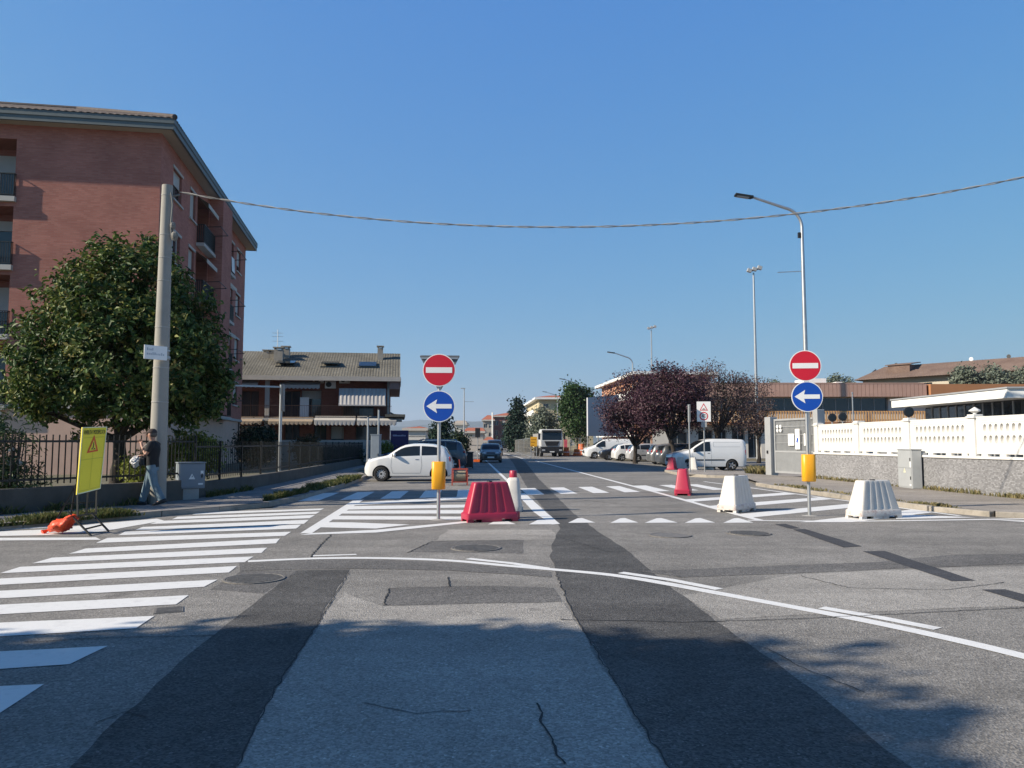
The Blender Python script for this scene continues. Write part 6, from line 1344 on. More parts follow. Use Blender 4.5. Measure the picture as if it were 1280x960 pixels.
# ---- roadworks in the distance
Y = 62; p = P(597, 560, Y); o = thing('traffic_light', 'black backed portable traffic light beside the oncoming grey car', 'traffic light', (p.x, Y, 0)); z0, z1 = P(597, 546.5, Y).z, P(597, 535, Y).z
m = MB(); m.tube([(0, 0, 0), (0, 0, z1 - 0.1)], 0.04, 8); m.build('pole', M_STEEL, o); m = MB(); m.box(-0.2, 0.2, -0.1, 0.1, z0, z1); hd = m.build('signal_head', M_BLACK, o, bevel=0.02); m = MB(); m.box(-0.3, 0.3, -0.3, 0.3, 0, 0.2); m.build('base', M_ORANGE, o, bevel=0.02)
for k in range(3): m = MB(); m.lathe([(0.1, 0.1), (0.1, 0.22), (0.085, 0.22), (0.085, 0.1)], 12, (0, 0, z0 + (z1 - z0) * (0.2 + 0.3 * k)), 'y'); m.build('hood', M_BLACK, hd)
Y = 46.5; p = P(586, 570, Y); o = thing('waste_bin', 'dark upright street bin behind the blue-grey car', 'bin', (p.x, Y, 0)); m = MB(); m.prism([(-0.25, -0.28, 0.06), (0.25, -0.28, 0.06), (0.25, 0.28, 0.06), (-0.25, 0.28, 0.06)], (0, 0, 0.84)); m.build('body', mat('bin_brown', (0.03, 0.024, 0.022), 0.6), o, bevel=0.02); m = MB(); m.box(-0.28, 0.28, -0.31, 0.31, 0.9, 0.98); m.build('lid', M_BLACK, o, bevel=0.02)
for sx_ in (-1, 1): m = MB(); m.lathe([(0.06, -0.03), (0.06, 0.03)], 12, (sx_ * 0.22, 0.25, 0.06), 'x'); m.build('wheel', M_RUBBER, o)
M_MESH = mat('fence_mesh', (0.36, 0.34, 0.30), 0.6, 0.3, var=0.1)
def panel(label, p, q, h=1.9):
    o = thing('site_fence_panel', label, 'fence panel', (p.x, p.y, 0), math.atan2(q.y - p.y, q.x - p.x), 'wire site fence panels'); L = (q - p).length - 0.1
    m = MB(); m.tube([(0, 0, 0.1), (0, 0, h), (L, 0, h), (L, 0, 0.1), (0, 0, 0.12)], 0.025, 6); m.build('frame', M_GALV, o)
    m = MB(); x = 0.14
    while x < L: m.box(x, x + 0.012, -0.006, 0.006, 0.15, h); x += 0.42
    for z in (0.5, 1.0, 1.5): m.box(0, L, -0.012, -0.0065, z, z + 0.02)
    m.build('wire_mesh', M_MESH, o)
    for x in (0, L): m = MB(); m.box(x - 0.12, x + 0.12, -0.32, 0.32, 0, 0.13); m.build('foot', M_CONC, o, bevel=0.02)
ends = [G(664, 572.5), G(655, 569.5), G(648, 567), G(643, 565.3), G(639, 564), G(636, 563), G(634, 562.3)]
names = ['nearest', 'second', 'third', 'fourth', 'fifth', 'farthest']
for i in range(6): panel(f'{names[i]} of the wire panels lining the road left of the lorry', ends[i], ends[i + 1], 2.0)
lft, rgt = P(702, 560, 92), P(738, 560, 90); W3 = [lft.lerp(rgt, k / 3) for k in range(4)]
for i in range(3): panel(['wire panel beside the lorry cab', 'middle wire panel behind the orange barrels', 'wire panel ending at the parked white car'][i], Vector((W3[i].x, W3[i].y, 0)), Vector((W3[i + 1].x, W3[i + 1].y, 0)), 2.1)
def orange_drum(px, py, lab, w=0.55, h=0.95):
    q = G(px, py); o = thing('orange_barrel', lab, 'barrel', (q.x, q.y, 0), 0.3, 'orange site barrels'); m = MB(); m.lathe([(w * 0.62, 0), (w * 0.62, 0.12), (w * 0.5, 0.14), (w * 0.46, h * 0.55), (w * 0.4, h * 0.6), (w * 0.36, h), (0.01, h + 0.03)], 14); m.build('body', M_ORANGE, o, smooth=40); m = MB(); m.lathe([(w * 0.47, h * 0.35), (w * 0.475, h * 0.36), (w * 0.47, h * 0.5)], 14); m.build('reflective_band', M_SIGNW, o)
orange_drum(708, 570, 'orange barrel below the pink site board', 0.8, 1.0); orange_drum(727, 569, 'larger orange barrel near the parked white car', 1.0, 1.4); orange_drum(721, 570, 'low orange barrel left of the larger one', 0.9, 0.8)
q = G(708, 569.5); o = thing('site_board', 'upright pink-red site board beside the lorry', 'site board', (q.x, q.y + 1.2, 0)); m = MB(); m.box(-0.2, 0.2, -0.02, 0.02, 0.6, 1.95); m.build('panel', mat('pink_board', (0.55, 0.09, 0.12), 0.5), o); m = MB(); m.box(-0.17, -0.13, 0.02, 0.06, 0, 1.9); m.box(0.13, 0.17, 0.02, 0.06, 0, 1.9); m.build('leg', M_STEEL, o)
q = G(666.5, 573); o = thing('detour_board', 'yellow site board on legs at the left side of the lorry', 'site board', (q.x, q.y - 2, 0)); m = MB(); z0, z1 = P(668, 558, q.y - 2).z, P(668, 546, q.y - 2).z; m.box(-0.32, 0.32, -0.02, 0.02, z0, z1); b = m.build('panel', mat('site_yellow', (0.75, 0.38, 0.02), 0.5), o); m = MB(); m.box(-0.3, -0.25, 0.02, 0.06, 0, z1); m.box(0.25, 0.3, 0.02, 0.06, 0, z1); m.build('leg', M_STEEL, o)
m = MB()
for k in range(3): m.box(-0.26, 0.2 - 0.1 * k, -0.026, -0.021, z1 - 0.3 - k * 0.28, z1 - 0.2 - k * 0.28)
m.build('text_bar', mat('board_ochre', (0.45, 0.2, 0.01), 0.5), b)
# ------------------------------------------------------------------ vehicles
def paint(name, col, metal=0.0, coat=0.8): return mat(name, col, 0.35, metal, var=0.03, scale=1, coat=coat)
def lerp_tab(tab, x):
    if x <= tab[0][0]: return tab[0][1]
    for (a, va), (b, vb) in zip(tab, tab[1:]):
        if x <= b:
            t = (x - a) / (b - a); return va + (vb - va) * t
    return tab[-1][1]
def smooth_tab(tab, x, k=0.012): return (lerp_tab(tab, x - k) + 2 * lerp_tab(tab, x) + lerp_tab(tab, x + k)) / 4
def vehicle(name, label, cat, loc, rz, spec, mp, detail=True, group=None):
    """lofted body with cut wheel arches; x runs to the rear, front at x = 0 (fractions of the length)"""
    L, W, Hh = spec['L'], spec['W'], spec['H']; top, belt = spec['top'], spec['belt']; wr = spec['wr']; ax = spec['axles']; clr = spec.get('clr', 0.17)
    tum = spec.get('tumble', 0.2); plan = spec.get('plan', [(0, 0.74), (0.02, 0.85), (0.06, 0.94), (0.14, 1.0), (0.88, 1.0), (0.96, 0.95), (0.985, 0.9), (1, 0.82)])
    o = thing(name, label, cat, loc, rz, group)
    T = lambda x: smooth_tab(top, x, 0.008) if x > 0.03 and x < 0.985 else lerp_tab(top, x)
    Bt = lambda x: lerp_tab(belt, x)
    def ring(x):
        zt = T(x); zs = min(Bt(x), zt - 0.03); w = W / 2 * smooth_tab(plan, x, 0.01); zb = clr + (0.12 * max(0, 1 - x / 0.035) if x < 0.035 else 0) + (0.10 * max(0, (x - 0.96) / 0.04))
        c = min(1, max(0, (zt - zs) / 0.42)); wt = w * (0.87 + (0.13 - tum) * c)
        ed = min(0.07, (zt - zs) * 0.6)
        P5 = (w * 0.985, zs); P8 = (wt, zt - ed)
        mix = lambda t: (P5[0] + (P8[0] - P5[0]) * t + 0.018 * c * math.sin(math.pi * t), P5[1] + (P8[1] - P5[1]) * t)
        half = [(w * 0.80, zb), (w * 0.96, zb + 0.03), (w * 0.985, zb + 0.16), (w, (zb + zs) * 0.5), (w * 1.0, zs - 0.12 * (zs - zb)), P5, mix(0.35), mix(0.7), P8, (wt * 0.94, zt - ed * 0.3), (wt * 0.6, zt - 0.004), (0.0, zt + 0.006 * c)]
        return half
    def full(x):
        h = ring(x); X = x * L
        return [(X, y, z) for y, z in h] + [(X, -y, z) for y, z in h[-2::-1]]
    xs = sorted(set([0, 0.008, 0.02, 0.035, 0.055, 0.08] + [i / 44 for i in range(5, 43)] + [0.965, 0.978, 0.988, 0.995, 1.0] + [a for a, _ in top] + [a for a, _ in belt] + [p_[0] + (p_[1] - p_[0]) * i / 10 for p_ in (spec['shield'], spec.get('rear') or spec['shield']) for i in range(11)]))
    m = MB(); m.loft([full(x) for x in xs]); n0 = len(m.v)
    body = m.build('body', [mp, M_BLACK], o, smooth=38)
    # cut the wheel arches
    cut = MB()
    for a in ax:
        for s in (-1, 1): cut.lathe([(0.001, s * (W / 2 + 0.2)), (wr + 0.055, s * (W / 2 + 0.2)), (wr + 0.055, s * (W / 2 - 0.24)), (0.001, s * (W / 2 - 0.24))][:: (1 if s < 0 else -1)], 28, (a * L, 0, wr - 0.005), 'y')
    co = cut.build('tmp_cut', M_BLACK); 
    bm = bmesh.new(); bm.from_mesh(co.data); bmesh.ops.recalc_face_normals(bm, faces=bm.faces); bm.to_mesh(co.data); bm.free()
    bm = bmesh.new(); bm.from_mesh(body.data); bmesh.ops.recalc_face_normals(bm, faces=bm.faces); bm.to_mesh(body.data); bm.free()
    md = body.modifiers.new('arch', 'BOOLEAN'); md.object = co; md.operation = 'DIFFERENCE'; md.solver = 'EXACT'
    o.location = (0, 0, 0); o.rotation_euler = (0, 0, 0); bpy.context.view_layer.update()
    me = bpy.data.meshes.new_from_object(body.evaluated_get(bpy.context.evaluated_depsgraph_get()))
    body.modifiers.clear(); body.data = me; bpy.data.objects.remove(co)
    if len(me.materials) < 2: me.materials.clear(); me.materials.append(mp); me.materials.append(M_BLACK)
    me.materials[0] = mp; me.materials[1] = M_BLACK
    for p in me.polygons:
        c = p.center; p.material_index = 0
        for a in ax:
            if abs(c.y) < W / 2 - 0.012 and math.hypot(c.x - a * L, c.z - wr + 0.005) < wr + 0.0555 and abs(c.y) > W / 2 - 0.3 and (abs(p.normal.y) > 0.9 or abs(math.hypot(c.x - a * L, c.z - wr + 0.005) - wr - 0.055) < 0.008): p.material_index = 1
        if c.z < clr + 0.012 and p.normal.z < -0.5: p.material_index = 1
    me.shade_smooth(); me.set_sharp_from_angle(angle=math.radians(38))
    def side(x, t, off=0.006):      # t 0..1 between belt and roof edge
        h = ring(x); idx = 5 + t * 3; i = min(7, int(idx)); f = idx - i
        return (h[i][0] + (h[i + 1][0] - h[i][0]) * f + off, h[i][1] + (h[i + 1][1] - h[i][1]) * f)
    def yz_side(x, z, off=0.004):   # body side at height z
        h = ring(x)
        for i in range(0, 9):
            if h[i][1] <= z <= h[i + 1][1] + 1e-9: t = (z - h[i][1]) / max(1e-6, h[i + 1][1] - h[i][1]); return h[i][0] + (h[i + 1][0] - h[i][0]) * t + off
        return h[3][0] + off
    # side glass
    for s in (1, -1):
        for xa, xb, zlo, zhi in spec['side']:
            m = MB(); n = 14; rows = []
            for i in range(n + 1):
                x = xa + (xb - xa) * i / n; col = []
                z1 = T(x) - 0.10; z0 = Bt(x) + 0.03
                if zhi is not None: z1 = min(z1, zhi)
                if z1 - z0 < 0.02: z1 = z0 + 0.02
                for k in range(4): z = z0 + (z1 - z0) * k / 3; col.append((x * L, s * yz_side(x, z, 0.006), z))
                rows.append(col)
            m.loft(rows if s < 0 else rows[::-1], caps=False, closed=False); m.build('side_window', M_GLASS, o, smooth=60)
    def topglass(xa, xb, k, nm, off=0.008):
        m = MB(); rows = []; n = 10
        for i in range(n + 1):
            x = xa + (xb - xa) * i / n; h = ring(x); wt = h[8][0]; zt = h[10][1]; row = []
            for j in range(13):
                u = -1 + 2 * j / 12; a = abs(u) * k * wt
                pts = [h[11], h[10], h[9], h[8]]; zz = zt
                for q in range(3):
                    if pts[q][0] <= a <= pts[q + 1][0] + 1e-9: t = (a - pts[q][0]) / max(1e-6, pts[q + 1][0] - pts[q][0]); zz = pts[q][1] + (pts[q + 1][1] - pts[q][1]) * t; break
                row.append((x * L + (off * 0.7 if xa > 0.6 else -off * 0.7), math.copysign(a, u), zz + off))
            rows.append(row)
        m.loft(rows, caps=False, closed=False); m.build(nm, M_GLASS, o, smooth=60)
    topglass(*spec['shield'], 0.93, 'windscreen')
    if spec.get('rear'): topglass(*spec['rear'], 0.85, 'rear_window', 0.014)
    if spec.get('rear_box'):
        z0, z1, w = spec['rear_box']; m = MB(); m.box(L + 0.002, L + 0.012, -w, w, z0, z1); m.build('rear_window', M_GLASS, o)
    # wheels
    for a in ax:
        for s in (-1, 1):
            y = s * (W / 2 - 0.105); m = MB(); hw = spec.get('ww', 0.1)
            m.lathe([(wr * 0.66, -hw), (wr * 0.9, -hw), (wr * 0.985, -hw * 0.7), (wr, -hw * 0.3), (wr, hw * 0.3), (wr * 0.985, hw * 0.7), (wr * 0.9, hw), (wr * 0.66, hw)], 30, (a * L, y, wr), 'y', close=True)
            wh = m.build('wheel', M_RUBBER, o, smooth=50)
            m = MB(); ys = s * hw * 0.55; f = lambda r_, d_: (r_, ys + s * d_)
            m.lathe([f(0.001, 0.02), f(wr * 0.14, 0.02), f(wr * 0.17, 0.0), f(wr * 0.2, -0.03), f(wr * 0.58, -0.045), f(wr * 0.62, 0.015), f(wr * 0.68, 0.03)], 30, (a * L, y, wr), 'y', 1, cap=False)
            nsp = spec.get('spokes', 5)
            for k in range(nsp):
                th = 2 * math.pi * k / nsp; R = Matrix.Rotation(th, 3, 'Y'); c = Vector((a * L, y + ys + s * 0.0, wr)) + R @ Vector((wr * 0.39, 0, 0)); m.cbox(c, wr * 0.5, 0.03, wr * (0.9 / nsp + 0.05), 0, R)
            m.build('rim', [mat('alloy_bright', (0.55, 0.55, 0.56), 0.4, 0.25) if spec.get('chrome') else mat('alloy_grey', (0.4, 0.4, 0.41), 0.4, 0.25), M_BLACK], wh, smooth=40)
    # lamps, mirrors, seams
    hz, hx, hr = spec['lamp']
    for s in (-1, 1):
        m = MB(); yy = yz_side(hx, hz, -0.10 - 0.05); m.ellipsoid((hx * L, s * yy, hz), hr, 12, 8); m.build('headlight', M_LAMP, o, smooth=60)
        tz, tx, tr_ = spec['tail']; m = MB(); yy = yz_side(tx, tz, -0.045); m.ellipsoid((tx * L, s * yy, tz), tr_, 12, 8); m.build('tail_light', M_TAIL, o, smooth=60)
        mx_, mz = spec['mirror']; m = MB(); yy = yz_side(mx_, mz, 0.0); m.ellipsoid((mx_ * L, s * (yy + 0.10), mz + 0.04), (0.06, 0.10, 0.075), 12, 8); mi = m.build('mirror', mp if spec.get('mirror_paint', True) else M_BLACK, o, smooth=60); m = MB(); m.bar((mx_ * L + 0.01, s * yy, mz - 0.05), (mx_ * L, s * (yy + 0.08), mz + 0.0), 0.035, 0.03); m.build('mirror_stalk', M_BLACK, mi)
    def seam(pts, w=0.008):
        for s in (-1, 1):
            m = MB()
            for (x0, z0), (x1, z1) in zip(pts, pts[1:]):
                n = 6
                for i in range(n):
                    ta, tb = i / n, (i + 1) / n; xa, za, xb, zb = x0 + (x1 - x0) * ta, z0 + (z1 - z0) * ta, x0 + (x1 - x0) * tb, z0 + (z1 - z0) * tb
                    if abs(xb - xa) * L > abs(zb - za): q = [(xa, za - w / 2), (xb, zb - w / 2), (xb, zb + w / 2), (xa, za + w / 2)]
                    else: q = [(xa - w / 2 / L, za), (xa + w / 2 / L, za), (xb + w / 2 / L, zb), (xb - w / 2 / L, zb)]
                    m.face([(x * L, s * yz_side(x, z, 0.0035), z) for x, z in q])
            m.build('door_seam', M_BLACK, o)
    if detail:
        for sm in spec.get('seams', []): seam(sm)
        for hx_, hz_ in spec.get('handles', []):
            for s in (-1, 1): m = MB(); y = yz_side(hx_, hz_, 0.0); m.box(hx_ * L - 0.07, hx_ * L + 0.07, s * y - 0.012, s * y + 0.02 if s > 0 else s * y + 0.012, hz_ - 0.012, hz_ + 0.014); m.build('door_handle', M_CHROME if spec.get('chrome') else M_BLACK, o, bevel=0.006)
    if spec.get('strip'):
        z0, z1, xa, xb = spec['strip']
        for s in (-1, 1):
            m = MB(); rows = [[(x * L, s * yz_side(x, z, 0.012), z) for z in (z0, z1)] for x in [xa + (xb - xa) * i / 10 for i in range(11)]]; m.loft(rows if s < 0 else rows[::-1], caps=False, closed=False); m.build('side_strip', M_BLACK, o)
    # nose: grille, bumper intake, plate
    if spec.get('grille'):
        z0, z1, w = spec['grille']; m = MB(); m.box(-0.014, 0.03, -w, w, z0, z1); m.build('grille', M_BLACK, o, bevel=0.01)
    zp = spec.get('plate', 0.42); m = MB(); m.box(-0.03, -0.012, -0.26, 0.26, zp - 0.055, zp + 0.055); m.build('number_plate', M_SIGNW, o); m = MB(); m.box(L + 0.004, L + 0.02, -0.26, 0.26, spec.get('rplate', 0.75) - 0.055, spec.get('rplate', 0.75) + 0.055); m.build('number_plate', M_SIGNW, o)
    if spec.get('bumper'):
        z0, z1 = spec['bumper']; m = MB(); rows = []
        for i in range(9): y = -0.42 * W + 0.84 * W * i / 8; rows.append([(L + 0.02 - 0.09 * (abs(y) / (0.42 * W)) ** 3, y, z) for z in (z0, z1)])
        m.loft(rows, caps=False, closed=False); m.build('rear_bumper', M_BLACK, o)
    if spec.get('rails'):
        for s in (-1, 1): m = MB(); m.tube([(spec['rails'][0] * L, s * W * 0.33, Hh - 0.06), (spec['rails'][0] * L + 0.1, s * W * 0.33, Hh + 0.03), (spec['rails'][1] * L - 0.1, s * W * 0.33, Hh + 0.01), (spec['rails'][1] * L, s * W * 0.33, Hh - 0.1)], 0.02, 6); m.build('roof_rail', M_CHROME, o)
    o.location = loc; o.rotation_euler = (0, 0, rz)
    return o
S_MINI = dict(L=3.46, W=1.63, H=1.49, wr=0.295, axles=(0.195, 0.845), clr=0.19, tumble=0.17, spokes=12, chrome=True,
    top=[(0, 0.60), (0.006, 0.70), (0.02, 0.78), (0.06, 0.87), (0.13, 0.94), (0.22, 1.0), (0.265, 1.04), (0.33, 1.20), (0.40, 1.355), (0.46, 1.44), (0.55, 1.485), (0.65, 1.49), (0.78, 1.465), (0.87, 1.40), (0.915, 1.32), (0.95, 1.14), (0.975, 0.98), (0.992, 0.84), (1, 0.70)],
    belt=[(0, 0.55), (0.04, 0.74), (0.15, 0.86), (0.27, 0.94), (0.6, 0.985), (0.9, 1.01), (0.97, 0.9), (1, 0.65)], plan=[(0, 0.70), (0.02, 0.80), (0.06, 0.90), (0.15, 0.985), (0.25, 1.0), (0.85, 1.0), (0.94, 0.96), (0.98, 0.89), (1, 0.78)],
    side=[(0.315, 0.63, 0, None), (0.65, 0.865, 0, None)], shield=(0.275, 0.45), rear=(0.905, 0.965), lamp=(0.80, 0.055, (0.10, 0.10, 0.10)), tail=(0.85, 0.968, (0.05, 0.06, 0.13)), mirror=(0.345, 1.0),
    seams=[[(0.645, 1.0), (0.655, 0.62), (0.64, 0.34)], [(0.315, 0.95), (0.305, 0.6), (0.325, 0.33)], [(0.325, 0.325), (0.64, 0.325)]], handles=[(0.60, 0.86)], plate=0.42, rplate=0.62)
S_HATCH = dict(L=3.9, W=1.68, H=1.48, wr=0.30, axles=(0.2, 0.83), clr=0.18, tumble=0.19,
    top=[(0, 0.60), (0.01, 0.72), (0.04, 0.82), (0.12, 0.92), (0.22, 1.0), (0.25, 1.03), (0.34, 1.27), (0.41, 1.41), (0.5, 1.475), (0.62, 1.48), (0.78, 1.44), (0.89, 1.36), (0.92, 1.28), (0.955, 1.05), (0.985, 0.93), (1, 0.78)],
    belt=[(0, 0.55), (0.05, 0.76), (0.2, 0.88), (0.5, 0.94), (0.9, 1.0), (1, 0.72)], side=[(0.29, 0.54, 0, None), (0.56, 0.76, 0, None), (0.775, 0.86, 0, None)], shield=(0.255, 0.42), rear=(0.90, 0.958),
    lamp=(0.72, 0.04, (0.13, 0.12, 0.07)), tail=(0.9, 0.972, (0.06, 0.07, 0.14)), mirror=(0.31, 0.97), seams=[[(0.55, 0.95), (0.55, 0.35)], [(0.29, 0.9), (0.30, 0.35)], [(0.77, 0.98), (0.75, 0.65)]], handles=[(0.51, 0.86), (0.72, 0.88)], grille=(0.5, 0.62, 0.4), plate=0.42, rplate=0.8)
S_SUV = dict(S_HATCH, L=4.45, W=1.83, H=1.68, wr=0.345, clr=0.23, tumble=0.16, rails=(0.4, 0.88), chrome=True,
    top=[(0, 0.72), (0.01, 0.86), (0.04, 0.98), (0.14, 1.07), (0.24, 1.13), (0.27, 1.17), (0.35, 1.45), (0.41, 1.6), (0.5, 1.67), (0.65, 1.68), (0.82, 1.645), (0.91, 1.58), (0.94, 1.45), (0.965, 1.18), (0.985, 1.05), (1, 0.85)],
    belt=[(0, 0.65), (0.05, 0.9), (0.2, 1.0), (0.5, 1.06), (0.9, 1.1), (1, 0.8)], side=[(0.3, 0.52, 0, None), (0.54, 0.73, 0, None), (0.75, 0.88, 0, None)], shield=(0.275, 0.42), rear=(0.925, 0.968), lamp=(0.85, 0.04, (0.14, 0.14, 0.08)), tail=(1.02, 0.972, (0.06, 0.13, 0.09)), mirror=(0.32, 1.1), handles=[(0.5, 0.98), (0.71, 1.0)], grille=(0.6, 0.78, 0.45), plate=0.5, rplate=0.85, bumper=(0.35, 0.6))
S_VANS = dict(L=4.16, W=1.77, H=1.75, wr=0.30, axles=(0.21, 0.80), clr=0.2, tumble=0.15, mirror_paint=False,
    top=[(0, 0.66), (0.01, 0.80), (0.03, 0.90), (0.1, 1.0), (0.2, 1.09), (0.235, 1.12), (0.34, 1.42), (0.42, 1.62), (0.49, 1.72), (0.56, 1.75), (0.8, 1.745), (0.955, 1.72), (0.985, 1.66), (1, 1.58)],
    belt=[(0, 0.58), (0.06, 0.82), (0.2, 0.95), (0.4, 1.02), (1, 1.05)], plan=[(0, 0.74), (0.02, 0.85), (0.06, 0.94), (0.14, 1.0), (0.95, 1.0), (0.99, 0.97), (1, 0.93)], side=[(0.29, 0.515, 0, 1.58)], shield=(0.245, 0.44), rear_box=(1.05, 1.5, 0.6), lamp=(0.82, 0.05, (0.17, 0.12, 0.08)), tail=(0.95, 0.985, (0.04, 0.05, 0.22)), mirror=(0.30, 1.08),
    seams=[[(0.525, 1.6), (0.525, 0.35)], [(0.27, 0.95), (0.29, 0.35)], [(0.56, 1.30), (0.985, 1.30)], [(0.56, 1.30), (0.56, 1.55), (0.96, 1.55), (0.985, 1.3)]], handles=[(0.49, 0.95)], strip=(0.56, 0.62, 0.30, 0.70), grille=(0.5, 0.72, 0.42), plate=0.42, bumper=(0.3, 0.72))
S_VANB = dict(S_VANS, L=4.95, W=1.9, H=1.93, wr=0.33, axles=(0.19, 0.82), top=[(0, 0.75), (0.01, 0.92), (0.03, 1.03), (0.08, 1.13), (0.15, 1.22), (0.18, 1.27), (0.27, 1.6), (0.34, 1.8), (0.42, 1.91), (0.5, 1.93), (0.96, 1.9), (0.985, 1.85), (1, 1.78)],
    belt=[(0, 0.68), (0.06, 0.95), (0.2, 1.1), (1, 1.15)], side=[(0.22, 0.40, 0, 1.72)], shield=(0.19, 0.36), lamp=(0.93, 0.045, (0.16, 0.13, 0.1)), mirror=(0.24, 1.2), seams=[[(0.41, 1.7), (0.41, 0.4)], [(0.22, 1.0), (0.24, 0.4)], [(0.66, 1.75), (0.66, 0.4)]], handles=[(0.38, 1.05)], strip=(0.55, 0.65, 0.28, 0.72), grille=(0.55, 0.8, 0.5), plate=0.45)
S_SEDAN = dict(S_HATCH, L=4.2, H=1.45)
P_WHITE = paint('car_white', (0.72, 0.72, 0.71)); P_SILV = paint('car_silver', (0.24, 0.245, 0.25), 0.55); P_GREY = paint('car_grey', (0.10, 0.105, 0.11), 0.5); P_DKG = paint('car_dark_grey', (0.06, 0.06, 0.062), 0.4); P_BLUEG = paint('car_blue_grey', (0.045, 0.065, 0.09), 0.5); P_BLUE = paint('car_navy', (0.015, 0.03, 0.09), 0.3); P_BLK = paint('car_black', (0.012, 0.012, 0.014), 0.2)
RA = math.atan(0.0575)
def side_car(name, label, cat, px_front, py_base, spec, mp, yaw=0.0, rev=False, group=None):
    """car standing across the street: its near side's foot on pixel row py_base, its left end at px_front"""
    near = G(px_front, py_base); c, s = math.cos(yaw), math.sin(yaw)
    # near side is local -y (front left) or, when reversed, local +y
    if not rev: loc = near + Vector((-s, c, 0)) * spec['W'] / 2; rz = yaw
    else: loc = near + Vector((-s, c, 0)) * spec['W'] / 2 + Vector((c, s, 0)) * spec['L']; rz = yaw + math.pi
    return vehicle(name, label, cat, (loc.x, loc.y, 0), rz, spec, mp, group=group)
side_car('small_hatchback', 'small rounded white hatchback parked across the left lane edge', 'car', 454.5, 602, S_MINI, P_WHITE, 0.04)
q = G(581, 587); side_car('estate_car', 'blue-grey high estate car parked behind the white hatchback', 'car', 482, 588, S_SUV, P_BLUEG, 0.03)
b = P(474, 560, 49); vehicle('parked_car', 'dark navy car mostly hidden behind the white hatchback', 'car', (b.x, 50, 0), 0.03, S_SEDAN, P_BLUE)
q = G(613.5, 578.5); vehicle('oncoming_car', 'dark grey hatchback driving towards the crossing on the street', 'car', (q.x, q.y, 0), math.pi / 2 + RA - 0.02, dict(S_HATCH, W=1.72, lamp=(0.72, 0.03, (0.12, 0.2, 0.1)), grille=(0.36, 0.6, 0.5)), P_DKG)
b = P(619, 560, 92); vehicle('following_van', 'dark van following behind the oncoming grey car', 'van', (b.x, 92, 0), math.pi / 2 + RA, S_VANB, P_DKG)
cp = 'cars parked in the bay on the right'
side_car('parked_van', 'white small panel van parked nose to the street behind the sign poles', 'van', 840.5, 588.5, S_VANS, P_WHITE, 0.06, group=cp)
side_car('parked_car', 'grey hatchback with red tail lamp parked left of the small white van', 'car', 826, 583, S_HATCH, P_GREY, 0.05, True, cp)
side_car('parked_car', 'silver-grey hatchback squeezed left of the grey one with red tail lamp', 'car', 814, 580.8, S_HATCH, P_SILV, 0.05, True, cp)
side_car('parked_car', 'pale silver hatchback with black side strip in the middle of the row', 'car', 786.5, 577.6, dict(S_HATCH, H=1.55, strip=(0.5, 0.58, 0.28, 0.75)), paint('car_pale_silver', (0.42, 0.42, 0.43), 0.3), 0.05, True, cp)
side_car('parked_car', 'white small hatchback showing its tail left of the pale silver one', 'car', 768, 576.5, S_HATCH, P_WHITE, 0.05, True, cp)
side_car('parked_car', 'low black car between the white hatchback and the big white van', 'car', 750.5, 575.4, S_SEDAN, P_BLK, 0.05, False, cp)
side_car('parked_van', 'big white panel van parked nose to the street below the plum tree', 'van', 731.5, 573.6, S_VANB, P_WHITE, 0.05, False, cp)
side_car('parked_car', 'white car at the far end of the row beyond the big van', 'car', 729.5, 571.2, S_HATCH, P_WHITE, 0.05, False, cp)

# lorry seen head on
q = G(690, 571); lo = thing('tipper_lorry', 'white tipper lorry with black grille facing the crossing', 'lorry', (q.x, q.y, 0), RA * 0.6 + 0.06)
m = MB(); m.loft([[(-1.22, 0, 1.0), (1.22, 0, 1.0), (1.22, 2.1, 1.0), (-1.22, 2.1, 1.0)], [(-1.24, -0.03, 1.75), (1.24, -0.03, 1.75), (1.24, 2.1, 1.75), (-1.24, 2.1, 1.75)], [(-1.2, 0.12, 2.75), (1.2, 0.12, 2.75), (1.2, 2.1, 2.75), (-1.2, 2.1, 2.75)], [(-1.12, 0.35, 3.05), (1.12, 0.35, 3.05), (1.12, 2.05, 3.05), (-1.12, 2.05, 3.05)]]); m.build('cab', mat('lorry_white', (0.5, 0.5, 0.49), 0.4, var=0.06), lo, bevel=0.05)
m = MB(); m.loft([[(-1.08, -0.03, 1.86), (1.08, -0.03, 1.86), (1.08, 0.05, 1.86), (-1.08, 0.05, 1.86)], [(-1.05, 0.085, 2.7), (1.05, 0.085, 2.7), (1.05, 0.16, 2.7), (-1.05, 0.16, 2.7)]]); m.build('windscreen', M_GLASS, lo)
m = MB(); m.box(-1.1, 1.1, -0.12, 0.2, 2.72, 2.95); m.build('sun_visor', M_BLACK, lo, bevel=0.02)
m = MB(); m.prism([(-0.85, -0.05, 1.72), (0.85, -0.05, 1.72), (0.62, -0.05, 1.2), (-0.62, -0.05, 1.2)], (0, 0.04, 0)); m.build('grille', M_BLACK, lo)
m = MB(); m.box(-1.24, 1.24, -0.1, 0.5, 0.42, 1.12); bp = m.build('bumper', M_BLACK, lo, bevel=0.05)
